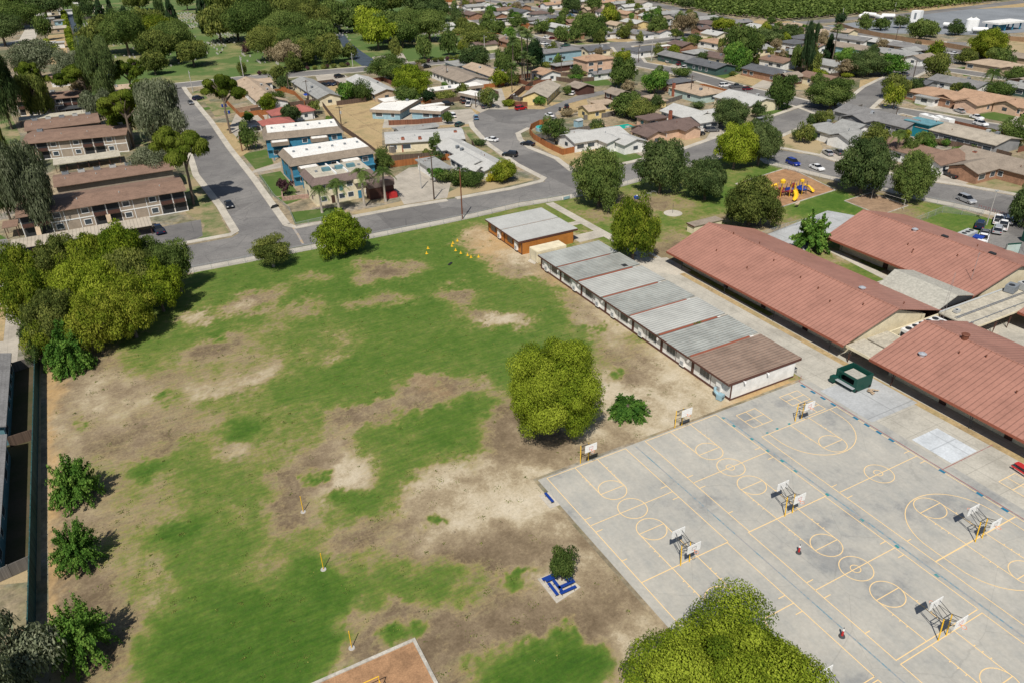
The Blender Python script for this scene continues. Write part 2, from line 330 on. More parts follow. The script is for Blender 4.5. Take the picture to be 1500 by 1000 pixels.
PAL = dict(
 asphalt=m_asphalt, blacktop=m_blacktop, ground=m_ground, field=m_field,
 sidewalk=lambda: m_concrete('sidewalk_concrete', (0.47, 0.43, 0.36), 1.5),
 plaza=lambda: m_concrete('plaza_concrete', (0.43, 0.405, 0.345), 4.4),
 newslab=lambda: m_concrete('pale_slab', (0.53, 0.56, 0.58), 9.0),
 greyslab=lambda: m_concrete('grey_slab', (0.39, 0.40, 0.40), 9.0),
 drive=lambda: m_concrete('driveway_concrete', (0.40, 0.36, 0.30), 3.0),
 kerb=lambda: surf('kerb', (0.46, 0.43, 0.37)),
 darkasphalt=lambda: surf('cemetery_asphalt', (0.055, 0.075, 0.10), 0.8, 0.2),
 lotgrey=lambda: surf('gravel_lot', (0.22, 0.21, 0.20), 0.9, 0.3, 0.2),
 bluelot=lambda: surf('plant_yard', (0.22, 0.235, 0.25), 0.9, 0.15, 0.05),
 lawn=lambda: m_lawn('lawn_lush', (0.05, 0.105, 0.014), (0.095, 0.145, 0.03), (0.17, 0.165, 0.07), 0.4),
 lawnmix=lambda: m_lawn('lawn_mixed', (0.07, 0.13, 0.03), (0.12, 0.16, 0.05), (0.31, 0.245, 0.14), 0.52),
 cemgrass=lambda: m_lawn('cemetery_turf', (0.062, 0.125, 0.025), (0.11, 0.16, 0.045), (0.30, 0.255, 0.12), 0.43, 0.03),
 drylawn=lambda: m_lawn('lawn_dry', (0.15, 0.16, 0.06), (0.24, 0.21, 0.10), (0.38, 0.295, 0.17), 0.6),
 dryyard=lambda: surf('dry_yard', (0.43, 0.315, 0.165), 0.95, 0.28, 0.15, 2.0, tint=(0.33, 0.26, 0.13)),
 leafweed=lambda: plain('weed_leaf', (0.09, 0.16, 0.03)), darkyard=lambda: m_lawn('yard_painted_shade', (0.05, 0.055, 0.02), (0.075, 0.065, 0.03), (0.10, 0.075, 0.045), 0.5),  # darkyard: shade beside the left houses put into the ground colour
 chips=lambda: surf('wood_chips', (0.35, 0.20, 0.105), 0.95, 0.25, 0.5, 6.0),
 sand=lambda: surf('brown_sand', (0.30, 0.20, 0.125), 0.95, 0.25, 0.5, 5.0),
 yline=lambda: m_worn('yellow_line', (0.80, 0.57, 0.28), .08), bline=lambda: m_worn('blue_line', (0.10, 0.25, 0.33), 0.45),
 rline=lambda: m_worn('red_line', (0.30, 0.12, 0.11), 0.3), tline=lambda: m_worn('blue_square', (0.02, 0.16, 0.27), 0.12),
 tealm=lambda: m_worn('teal_mark', (0.03, 0.24, 0.26), 0.3), rdyellow=lambda: m_worn('road_yellow', (0.5, 0.30, 0.08), 0.5),
 white=lambda: plain('white_paint', (0.78, 0.78, 0.76)), black=lambda: plain('black_paint', (0.015, 0.015, 0.017)),
 yellow=lambda: plain('yellow_paint', (0.80, 0.48, 0.025), 0.5), orange=lambda: plain('orange_paint', (0.75, 0.17, 0.02)),
 red=lambda: plain('red_plastic', (0.45, 0.03, 0.03)), darkred=lambda: plain('dark_red', (0.20, 0.03, 0.03)),
 blue=lambda: plain('blue_plastic', (0.015, 0.05, 0.30)), bluebench=lambda: plain('blue_bench', (0.012, 0.045, 0.24), 0.45),
 steel=lambda: plain('steel', (0.42, 0.43, 0.44), 0.4, 0.6), greypaint=lambda: plain('grey_paint', (0.30, 0.32, 0.33)),
 dkgrey=lambda: plain('dark_grey', (0.06, 0.065, 0.07)), rust=lambda: plain('rust', (0.16, 0.06, 0.035)),
 hood=lambda: plain('vent_metal', (0.62, 0.64, 0.66), 0.3, 0.5), acbox=lambda: plain('ac_unit_paint', (0.42, 0.43, 0.42)),
 acgrey=lambda: plain('ac_grey', (0.20, 0.22, 0.24)), dkgreen=lambda: plain('green_metal', (0.008, 0.06, 0.045), 0.5),
 tealfence=lambda: slats('green_slat', (0.025, 0.075, 0.075), True, 0.4),
 glass=lambda: glassy('window_glass', (0.05, 0.065, 0.08)), carglass=lambda: glassy('car_glass', (0.012, 0.014, 0.018), 0.08),
 tyre=lambda: plain('tyre', (0.012, 0.012, 0.012), 0.8), chrome=lambda: plain('wheel_rim', (0.5, 0.5, 0.52), 0.3, 0.8),
 lamp=lambda: plain('lamp_glass', (0.8, 0.8, 0.78), 0.15), taill=lambda: plain('tail_lamp', (0.35, 0.01, 0.01), 0.3),
 bark=lambda: surf('bark', (0.16, 0.125, 0.095), 0.95, 0.3, 2.0, 9.0, True), palebark=lambda: surf('pale_bark', (0.34, 0.30, 0.25), 0.95, 0.25, 2.0, 9.0, True),
 pole=lambda: surf('pole_wood', (0.085, 0.06, 0.045), 0.95, 0.2, 1.0, 5.0, True), poleconc=lambda: plain('pale_pole', (0.42, 0.40, 0.37)),
 wire=lambda: plain('wire', (0.03, 0.03, 0.03)),
 chain=lambda: meshwire('chain_link', (0.35, 0.36, 0.37), 0.2), net=lambda: meshwire('net', (0.8, 0.8, 0.8), 0.4),
 woodfence=lambda: slats('cedar_boards', (0.36, 0.135, 0.045)), oldfence=lambda: slats('old_boards', (0.125, 0.085, 0.062)), brnfence=lambda: slats('brown_boards', (0.20, 0.085, 0.05)),
 greyfence=lambda: slats('grey_boards', (0.16, 0.145, 0.13)), blockwall=lambda: surf('block_wall', (0.36, 0.235, 0.16), 0.9, 0.15, 0.5, 3, True),
 tanwall=lambda: surf('tan_block_wall', (0.30, 0.19, 0.11), 0.9, 0.15),
 brick=lambda: surf('brick', (0.30, 0.10, 0.06), 0.9, 0.3, 3, 9, True),
 pool=lambda: glassy('pool_water', (0.02, 0.42, 0.33), 0.08),
 # roofs
 redroof=lambda: ribbed('red_ribbed_roof', (0.375, 0.185, 0.138), 1, 0.8, dark=0.66, wide=0.17, var=0.14, rust=(0.30, 0.15, 0.115)),
 greyroof2=lambda: ribbed('pale_grey_ribbed_roof', (0.47, 0.475, 0.44), 1, 0.62, var=0.15, dark=0.6, wide=0.24, rust=(0.32, 0.29, 0.25)), greyroof3=lambda: ribbed('dull_grey_ribbed_roof', (0.37, 0.385, 0.355), 1, 0.62, var=0.22, dark=0.55, wide=0.24, rust=(0.25, 0.20, 0.155)),
 greyroof=lambda: ribbed('grey_ribbed_roof', (0.41, 0.425, 0.395), 1, 0.62, var=0.2, dark=0.55, wide=0.24, rust=(0.25, 0.22, 0.185)),
 rustroof=lambda: ribbed('rusty_ribbed_roof', (0.29, 0.21, 0.16), 1, 0.62, var=0.25, dark=0.6, wide=0.22, rust=(0.26, 0.15, 0.10)),
 orgroof=lambda: ribbed('pale_ribbed_roof', (0.47, 0.47, 0.44), 1, 0.75, var=0.1, dark=0.85, wide=0.1),
 carportroof=lambda: ribbed('carport_sheet', (0.50, 0.44, 0.35), 0, 0.75, var=0.15, dark=0.66, wide=0.16, rust=(0.36, 0.28, 0.20)),
 flatroof=lambda: surf('flat_roof_beige', (0.46, 0.42, 0.335), 0.9, 0.14, 0.4, 2.0), whiteroof=lambda: surf('white_roof', (0.76, 0.74, 0.69), 0.8, 0.08, 0.4, 2.0),
 canvasroof=lambda: surf('grey_beige_roof', (0.40, 0.385, 0.33), 0.85, 0.06, 0.2, 2.0),
 r_brown=lambda: shingle('roof_brown', (0.225, 0.145, 0.105)), r_tan=lambda: shingle('roof_tan', (0.41, 0.315, 0.225)), r_rust=lambda: shingle('roof_orange_tan', (0.40, 0.26, 0.17)),
 r_grey=lambda: shingle('roof_grey', (0.21, 0.205, 0.20)), r_lgrey=lambda: shingle('roof_light_grey', (0.46, 0.455, 0.43), 0.1), r_dgrey=lambda: shingle('roof_dark_grey', (0.115, 0.118, 0.125)),
 r_taupe=lambda: shingle('roof_taupe', (0.285, 0.235, 0.185)), r_dbrown=lambda: shingle('roof_dark_brown', (0.15, 0.105, 0.09)), r_red=lambda: shingle('roof_red_tile', (0.34, 0.115, 0.095)),
 r_mgrey=lambda: shingle('roof_mid_grey', (0.30, 0.30, 0.285)), r_teal=lambda: shingle('roof_teal', (0.12, 0.27, 0.31)),
 r_beige=lambda: shingle('roof_beige', (0.40, 0.35, 0.28)), r_mans=lambda: shingle('mansard_brown', (0.245, 0.20, 0.155)), r_mans2=lambda: shingle('mansard_mauve', (0.175, 0.13, 0.115)),
 # walls
 w_cream=lambda: m_siding('wall_cream', (0.70, 0.62, 0.44)), w_white=lambda: m_siding('wall_white', (0.74, 0.73, 0.70)), w_tan=lambda: m_siding('wall_tan', (0.46, 0.35, 0.24)),
 w_orange=lambda: m_siding('wall_orange_brown', (0.42, 0.165, 0.035)), w_blue=lambda: m_siding('wall_blue', (0.045, 0.20, 0.31)), w_lblue=lambda: m_siding('wall_light_blue', (0.27, 0.41, 0.47)),
 w_taupe=lambda: m_siding('wall_taupe', (0.33, 0.27, 0.21)), w_brown=lambda: m_siding('wall_dark_brown', (0.085, 0.04, 0.03)), w_yellow=lambda: m_siding('wall_yellow', (0.66, 0.52, 0.25)),
 w_teal=lambda: m_siding('wall_teal', (0.01, 0.20, 0.26)), w_mint=lambda: m_siding('wall_mint', (0.42, 0.52, 0.48)), w_brick=lambda: surf('wall_brick', (0.34, 0.19, 0.12), 0.9, 0.2, 1, 6, True),
 w_grey=lambda: m_siding('wall_grey', (0.26, 0.26, 0.26)), w_green=lambda: m_siding('wall_green', (0.05, 0.095, 0.085)), w_pink=lambda: m_siding('wall_pale_peach', (0.62, 0.42, 0.30)),
 w_stone=lambda: surf('wall_stone', (0.36, 0.24, 0.19), 0.9, 0.35, 2.5, 6, True), w_green2=lambda: m_siding('wall_blue_green', (0.11, 0.22, 0.25)),
 fascia=lambda: plain('brown_fascia', (0.10, 0.045, 0.035)), redtrim=lambda: plain('red_brown_trim', (0.27, 0.085, 0.05)), door=lambda: plain('brown_door', (0.07, 0.035, 0.025)),
 shade=lambda: plain('dark_panel', (0.03, 0.032, 0.035)),
)
def m_worn(name, c, wear=0.22):
    b = NB(name); p = b.pos(); n = b.noise(p, 3.0, 6, 0.8); n2 = b.noise(p, 0.35, 4, 0.7)
    f = b.ramp(b.math('ADD', b.math('MULTIPLY', n, 0.6), b.math('MULTIPLY', n2, 0.4)), [(0.2+wear*0.6, (0, 0, 0)), (0.32+wear*0.6, (1, 1, 1))])
    col = b.mix(f, (0.31, 0.30, 0.29), b.mix(n, dim(c, 0.85), dim(c, 1.1)))
    return b.out(col, 0.85)
# ---------------------------------------------------------------- ground, field
s_ = MB(); s_.sheet([(-900, -300), (1900, -300), (1900, 2300), (-900, 2300)], 0.0); struct('ground', s_, 'ground')
F0, F1, F2, F3 = 'GYBT'
BL = [  # x, y, rx, ry, turn, kind, strength   kinds: G lush  Y dry grass  B brown soil  T pale soil  O ochre soil
 (560,560,330,170,-5,'G',.55),(350,900,180,140,0,'G',.5),(640,380,160,50,-8,'G',.5),(480,430,180,60,-8,'G',.35),(400,400,130,40,0,'G',.3),
 (320,540,95,45,-8,'Y',.7),(430,505,110,28,-8,'Y',.5),(360,640,60,60,0,'Y',.55),(450,640,90,50,-15,'Y',.5),(560,640,40,30,0,'Y',.4),(820,560,60,60,0,'Y',.3),
 (210,740,50,60,20,'Y',.9),(320,770,50,30,-20,'Y',.6),(480,740,80,40,-10,'Y',.8),(430,830,80,50,0,'Y',.5),(600,900,90,60,0,'Y',.6),(280,900,50,60,0,'Y',.5),(700,690,70,60,0,'Y',.8),
 (110,540,60,30,-8,'B',.8),(130,600,80,50,-8,'T',.5),(100,590,60,50,0,'B',.6),(170,580,60,22,-10,'T',.55),(235,562,85,14,-12,'B',.5),(345,560,70,10,-14,'T',.7),(200,640,110,22,-12,'B',.8),(90,650,30,40,0,'T',.35),
 (110,765,55,40,0,'T',.5),(130,740,70,60,0,'B',.5),(100,840,60,70,0,'B',.8),(190,720,35,40,0,'Y',.9),(180,820,40,36,0,'Y',.9),(110,930,80,80,0,'B',.95),(215,950,40,60,0,'B',.7),(240,850,30,40,0,'T',.4),
 (70,700,11,280,-1,'O',1.1),
 (565,397,50,14,-4,'B',1.1),(590,392,14,7,0,'G',.35),(375,440,46,12,-22,'B',.9),(355,452,28,6,-18,'T',.7),(288,465,20,10,-20,'T',.9),(455,409,26,8,-4,'B',.75),(665,430,30,13,0,'B',.9),(735,470,42,12,6,'T',1.0),(690,457,30,8,0,'B',.6),
 (560,438,42,8,-6,'B',.8),(440,452,44,9,-8,'B',.75),(318,510,40,15,-14,'B',.85),(492,523,22,4,-14,'T',.8),(490,495,16,5,0,'T',.5),(343,655,26,14,-20,'T',.6),(400,478,24,8,-10,'B',.5),(380,540,30,8,-16,'T',.55),(250,600,60,12,-8,'B',.5),
 (630,575,58,15,-14,'B',1.1),(540,607,56,13,-16,'B',1.05),(640,570,24,9,0,'O',.35),(505,690,58,48,-10,'T',1.1),(480,660,40,18,-20,'B',.8),(440,705,42,26,-10,'B',1.0),(415,755,34,26,0,'B',.85),(700,565,34,12,0,'B',.5),(716,565,10,7,0,'T',.7),
 (740,740,95,60,0,'T',1.15),(700,700,70,35,-18,'T',1.0),(780,700,60,50,0,'T',.9),(640,745,60,40,-25,'T',.95),(660,720,60,20,-20,'B',.5),(830,745,60,50,0,'T',.9),(690,780,60,30,0,'T',.8),
 (765,640,50,56,0,'B',.95),(735,610,20,30,0,'B',.8),(640,815,125,30,-14,'B',.95),(560,780,70,18,-14,'B',.75),(640,795,40,16,0,'T',.4),(740,835,90,50,0,'B',.9),(880,835,80,60,30,'B',.9),(840,870,60,60,0,'T',.9),(870,880,60,30,0,'B',.5),(900,930,70,90,0,'B',1.0),(800,905,110,30,0,'B',1.0),
 (690,900,80,40,0,'B',.7),(700,860,90,30,0,'Y',.4),(660,955,80,60,0,'B',.9),(585,905,50,26,-20,'B',.9),(560,940,60,24,-24,'B',.9),(500,880,16,60,4,'B',.9),(490,975,20,12,0,'T',.8),(385,830,50,16,-10,'B',.5),(400,850,30,12,0,'B',.7),(640,880,60,20,0,'B',.5),(950,960,60,80,0,'T',.7),
 (960,600,120,48,14,'T',1.1),(860,650,110,44,-12,'T',1.15),(1000,560,70,34,30,'T',.9),(800,655,80,26,0,'B',.8),(920,620,40,30,0,'B',.4),(930,540,55,20,34,'B',.7),(880,470,52,24,36,'T',.8),(850,455,30,20,30,'B',.4),(905,440,120,8,35,'O',.9),(1010,522,90,10,35,'O',1.1),(815,412,34,9,34,'O',.8),
 (735,362,52,24,12,'O',1.3),(765,382,36,16,20,'T',1.0),(700,350,20,10,0,'T',.6),(760,395,40,10,0,'B',.5),
 (1115,577,66,9,-20,'O',1.6),(613,642,88,44,-6,'G',.6),(560,655,40,20,0,'G',.5),(600,655,70,36,-10,'Y',.4),(640,640,24,11,0,'G',1.1),(590,852,115,32,4,'G',.75),(480,862,50,24,0,'G',.8),(470,842,22,24,0,'G',1.0),(355,628,24,12,-8,'G',1.1),(212,680,26,17,-18,'G',1.15),(262,778,42,15,-28,'G',1.2),(320,830,60,40,-20,'G',.4),
 (300,900,90,40,-30,'G',.7),(330,960,120,60,0,'G',.9),(420,940,70,90,0,'G',.9),(260,960,50,50,0,'G',.8),(640,762,15,8,0,'G',1.6),(465,698,22,8,-14,'G',1.5),(505,731,16,11,0,'G',1.2),(578,932,26,14,0,'G',1.5),(615,916,16,10,-20,'G',1.4),(768,850,12,12,0,'G',1.6),(795,975,95,36,0,'G',1.35),(830,935,10,24,8,'G',1.3),
 (232,583,15,5,-12,'G',1.5),(128,616,12,4,-16,'G',1.3),(115,628,8,2,-16,'G',1.1),(872,478,16,5,-8,'G',1.2),(906,547,12,5,0,'G',1.4),(322,493,16,7,-6,'G',1.2),(735,505,26,5,0,'G',.6),(790,480,20,10,0,'G',.4),(530,730,60,18,-20,'G',.45),(640,640,60,20,0,'G',.2),(550,740,40,16,0,'G',.5),
 # lawns between the classrooms and the street
 (880,335,40,14,20,'G',.3),(905,300,36,12,0,'B',.3),(965,300,60,14,0,'B',.75),(868,320,22,6,0,'B',.8),(855,352,22,10,0,'T',.8),(1000,330,60,16,0,'G',.4),(990,350,40,12,18,'B',.7),(945,350,30,20,0,'G',.4),(960,372,40,14,0,'B',.8),(1020,325,26,8,0,'B',.4),(1180,215,60,20,0,'G',.8),(1060,290,60,20,0,'G',.6),
 (1120,320,60,14,0,'B',.9),(1130,260,30,20,0,'G',.6),(1240,290,60,20,20,'G',.5),(1190,305,60,12,-14,'G',.9),(1225,292,40,14,20,'G',.7),(1180,330,40,14,0,'Y',.6),(1290,283,70,8,8,'B',1.0),(1330,312,30,12,0,'B',.8),(1370,305,30,6,0,'B',.7),(1400,318,70,22,12,'G',.6),(1195,255,50,12,14,'B',.7),(1150,345,50,10,0,'T',.9),(1250,395,60,12,22,'Y',.6),
 (1230,375,20,8,0,'T',.8),(1280,405,40,10,24,'G',.5),(1490,490,40,16,30,'G',.6),
]
def field_values(P, B):
    g = np.full(len(P), 0.57); pale = np.full(len(P), 0.35); o = np.zeros(len(P))
    for cx, cy, rx, ry, tu, k, st in B:
        t = R_(tu); dx = P[:, 0]-cx; dy = P[:, 1]-cy
        u = (dx*math.cos(t)+dy*math.sin(t))/rx; v = (-dx*math.sin(t)+dy*math.cos(t))/ry
        wgt = np.clip(1.5-np.sqrt(u*u+v*v)*.95, 0, 1); wgt = wgt*wgt*(3-2*wgt)*min(st, 1.6)
        if k == 'G': g = g+(0.95-g)*np.clip(wgt*0.8, 0, 1)
        elif k == 'Y': g = g+(0.44-g)*np.clip(wgt, 0, 1)
        else:
            g = g+(0.06-g)*np.clip(wgt*0.93, 0, 1)
            tg = {'B': 0.14, 'T': 0.72, 'O': 0.5}[k]; pale = pale+(tg-pale)*np.clip(wgt, 0, 1)
            o = o+((1.0 if k == 'O' else 0.0)-o)*np.clip(wgt, 0, 1)
    return g, pale, o
def inpoly(x, y, poly):
    c = np.zeros(len(x), bool); n = len(poly)
    for i in range(n):
        x1, y1 = poly[i]; x2, y2 = poly[(i+1) % n]
        if y1 == y2: continue
        c ^= ((y1 > y) != (y2 > y)) & (x < (x2-x1)*(y-y1)/(y2-y1)+x1)
    return c
def make_field():
    step = 0.5; xs = np.arange(-18.5, 176, step); ys = np.arange(8, 174, step)
    X, Y = np.meshgrid(xs, ys, indexing='ij'); nx, ny = X.shape
    poly = [(-18.2, 8.2), (-18.2, 158), (9, 158.0), (57, 158.8), (101, 160.3), (140, 166), (168, 171.5), (171, 155), (173, 114), (175, 86), (148, 86), (143.5, 64), (86, 64), (86, 66.3), (38, 66.3), (38, 8.2)]
    poly = poly[:10]+[(146, 87), (128, 87), (116, 40), (86, 40), (86, 66.3), (38, 66.3), (38, 8.2)]
    keep = inpoly(X.ravel(), Y.ravel(), poly).reshape(nx, ny)
    ck = keep[:-1, :-1] & keep[1:, :-1] & keep[1:, 1:] & keep[:-1, 1:]
    idx = np.arange(nx*ny).reshape(nx, ny)
    q = np.stack([idx[:-1, :-1][ck], idx[1:, :-1][ck], idx[1:, 1:][ck], idx[:-1, 1:][ck]], 1)
    used = np.unique(q); mp = np.zeros(nx*ny, int); mp[used] = np.arange(len(used)); q = mp[q]
    vx = X.ravel()[used]; vy = Y.ravel()[used]
    co = np.stack([vx, vy, np.full(len(vx), 0.012)], 1)
    # photo positions of the vertices
    d = co-np.array([0, 0, HC]); wv = d@np.array(_F); P = np.stack([750+FPX*(d@np.array(_R))/wv, 500-FPX*(d@np.array(_U))/wv], 1)
    # ragged outlines: the spots are read at places shifted by several scales of noise
    from mathutils import noise as mn
    near = 1/np.maximum(wv, 1)*FPX
    sh = np.array([[mn.fractal(Vector((x*.11, y*.11, k)), .9, 2.1, 5) for k in (0.0, 7.7)] for x, y in zip(vx, vy)])
    sh2 = np.array([[mn.fractal(Vector((x*.45, y*.45, k)), .8, 2.1, 3) for k in (3.1, 9.7)] for x, y in zip(vx, vy)])
    P = P+sh*(near*1.7)[:, None]*np.array([1.4, .7])+sh2*(near*.8)[:, None]
    g = 0; pale = 0; o = 0; rj = np.random.default_rng(4)
    for k in range(7):
        J = rj.normal(0, 1, (len(P), 2))*np.array([9.0, 6.0]) if k else 0; a_ = field_values(P+J, BL); g = g+a_[0]/7; pale = pale+a_[1]/7; o = o+a_[2]/7
    me = fastmesh('school_field', co, q); a = me.attributes.new('fld', 'FLOAT_VECTOR', 'POINT')
    a.data.foreach_set('vector', np.stack([g, pale, o], 1).astype(np.float32).ravel())
    me.materials.append(M('field')); ob = bpy.data.objects.new('school_field', me); COL.objects.link(ob); ob['kind'] = 'structure'
def fastmesh(name, co, q):
    me = bpy.data.meshes.new(name); k = q.shape[1]
    me.vertices.add(len(co)); me.vertices.foreach_set('co', np.asarray(co, np.float32).ravel())
    me.loops.add(q.size); me.loops.foreach_set('vertex_index', q.astype(np.int32).ravel())
    me.polygons.add(len(q)); me.polygons.foreach_set('loop_start', np.arange(0, q.size, k, dtype=np.int32))
    me.update(calc_edges=True); return me
make_field()
# ---------------------------------------------------------------- roads and pavements
def sheet_px(name, pts, mat, z):
    s = MB(); s.sheet(GG(pts), z); return struct(name, s, mat)
# the long road along the school, the side street, the bulb of the cul-de-sac
S0 = [(240,400),(285,392.5),(360,378),(433,362.5),(547,342),(650,321.5),(700,311),(760,297),(834,285.5),(905,269),(985,247),(1060,226),(1125,205)]
sheet_px('road', S0+[(1193,178),(1225,166),(1193.6,150.7),(1123.6,175),(1044,205),(993,223),(905,244.5),(841,252),(820,262),(799.5,265.9),(750,278.5),(598,301),(522,315.3),(440,332),(429.5,331.7),(423,326.7),(375,263),(339.5,220),(311.6,180),(276,136.8),(266,122),(240,124),(251,150),(262,180),(291,255.7),(326.8,301.3),(349.6,341.9),(340,348),(263.5,362),(236,367)], 'asphalt', 0.016)
sheet_px('road', [(799,266.2),(760,244),(717,212.5),(694.5,187),(691.5,179.5),(697,168.5),(716,160.5),(740,161),(768,160.4),(794.6,161),(850,139),(887,132.5),(886,138),(857,145.5),(833.6,152),(812.8,166.3),(816,174),(802,181),(775,190),(761.4,196),(764.7,203.5),(779,215.4),(818,230.5),(841,251.8),(820,262)], 'asphalt', 0.020)
sheet_px('road', [(1125,205.4),(1134.8,218.6),(1165,224),(1199,229.8),(1221.6,237.5),(1290,254),(1360,266.9),(1410.4,273.9),(1477.6,285.8),(1540,297),(1620,318),(1620,352),(1540,330),(1461,311.8),(1396,297.5),(1349,288.4),(1290,274),(1216,257.8),(1125,236),(1100,231),(1095,214.5)], 'asphalt', 0.022)
RD = []
def road(pts, w, mat='asphalt', z=0.018, walk=1.6):
    g = GG(pts); RD.append((g, w/2+walk))
    if walk:
        s = MB(); s.strip(g, w+2*walk, z-0.008); struct('sidewalk', s, 'sidewalk')
    s = MB(); s.strip(g, w, z); return struct('road', s, mat)
road([(120,150),(250,127),(370,114.5),(440,109),(522,102.5),(600,95),(684,88),(740,80),(800,72.5),(850,69.5),(930,64.5),(1000,55),(1046,48.5),(1095,42),(1140,39.5)], 11.5, z=0.024)
road([(640,5),(700,30),(740,45),(784,57),(816,66),(850,71)], 9.5, z=0.021)
road([(600,-12),(700,-2),(752,8),(816,18),(850,27),(880,36),(905,50)], 9.5, z=0.028)
road([(905,62),(918,76),(930,93),(985,103),(1025,114),(1080,130),(1140,143),(1190,156),(1215,166),(1250,168)], 9.5, z=0.026)
road([(1250,168),(1318,162),(1365,171),(1430,183),(1500,193),(1600,212)], 9.0, z=0.030)
road([(1250,160),(1285,130),(1320,112),(1345,100),(1388,88),(1398,74),(1402,62)], 9.0, z=0.032)
road([(1140,39.5),(1200,40),(1270,52),(1340,62),(1402,68),(1440,80)], 8.5, z=0.034)
road([(1345,100),(1400,104),(1440,110),(1500,118)], 8.5, z=0.036)
road([(940,2),(1000,16),(1060,28),(1110,38),(1160,36),(1240,28),(1330,22),(1420,12),(1520,0)], 12, z=0.019, walk=0)
road([(-30,75),(5,66),(40,58),(48,42),(30,20)], 9, mat='sidewalk', z=0.027, walk=0)
# cemetery drives
sheet_px('path', [(97,20),(113,22),(122,55),(140,82),(150,96),(170,112),(132,108),(118,85),(108,50)], 'darkasphalt', 0.03)
sheet_px('path', [(497,60),(512,62),(527,74),(548,88),(546,98),(530,97),(510,82)], 'darkasphalt', 0.031)
sheet_px('path', [(430,18),(470,30),(505,52),(512,62),(500,64),(470,42),(430,26)], 'darkasphalt', 0.029)
sheet_px('path', [(668,62),(690,68),(692,74),(668,67)], 'sidewalk', 0.031)
sheet_px('path', [(680,40),(690,30),(684,45),(680,60),(674,60)], 'sidewalk', 0.033)
# left service lane and car park
sheet_px('car_park', [(-60,398),(10,412),(28,430),(30,470),(24,545),(-60,560)], 'drive', 0.02)
sheet_px('car_park', [(-60,360),(10,350),(16,366),(230,334),(294,322),(297,346),(265,362),(240,368),(250,400),(240,402),(60,420),(-40,420)], 'asphalt', 0.024)
sheet_px('car_park', [(-60,440),(-5,446),(10,450),(5,500),(-60,500)], 'dryyard', 0.03)
sheet_px('car_park', [(1500,318),(1560,345),(1580,420),(1480,400),(1425,398),(1320,352),(1330,345),(1400,355)], 'asphalt', 0.026)
# pavements with a real step
def walk_strip(pts, w, z=0.12, off=0.0, mat='sidewalk'):
    g = GG(pts); s = MB(); s.strip(g, w, z); n = len(g); v = [Vector(a) for a in s.v]
    vs = v+[Vector((a.x, a.y, 0.0)) for a in v]; N = 2*n
    fs = [(n+i, n+i+1, i+1, i) for i in range(n-1)]+[(i, i+1, N+i+1, N+i) for i in range(n-1)]+[(n+i+1, n+i, N+n+i, N+n+i+1) for i in range(n-1)]+[(0, N, N+n, n), (n-1, 2*n-1, N+2*n-1, N+n-1)]
    s2 = MB(); s2.add(vs, fs); return struct('sidewalk', s2, mat)
walk_strip([(262,400),(285,396),(360,382),(433,367.5),(547,346),(650,325.5),(700,315),(760,301),(834,289),(905,272.5),(985,250),(1060,229.5),(1098,219),(1125,239),(1216,261),(1290,277),(1349,291.6),(1396,301),(1461,315.5),(1540,334)], 2.6)
walk_strip([(420,329.5),(434,333.5),(522,317),(598,302.6),(655,293.5)], 1.8)
walk_strip([(668,291),(750,276.3),(792,266),(797,262),(757,241.5),(714,211),(692,187),(689.5,179)], 1.8)
walk_strip([(843,250.5),(905,242.5),(993,221),(1044,203),(1123.6,173),(1188,150.5),(1192,147)], 1.8)
walk_strip([(420,329.5),(371,261),(336,217),(309,178),(274,136),(269,128)], 1.8)
walk_strip([(254,150),(265,182),(287,257),(322,302),(345,340),(338,344),(262,358),(236,363)], 1.8)
walk_strip([(775,188),(758.8,196),(762,205),(776,217),(815,232.5),(838,251)], 1.8)
walk_strip([(1135.5,204),(1174,187),(1191,181.5),(1226,172)], 1.6)
walk_strip([(1133,215),(1199,227.5),(1222,235),(1290,251.5),(1360,264.5),(1411,271.8),(1478,283.5),(1550,297)], 1.8)
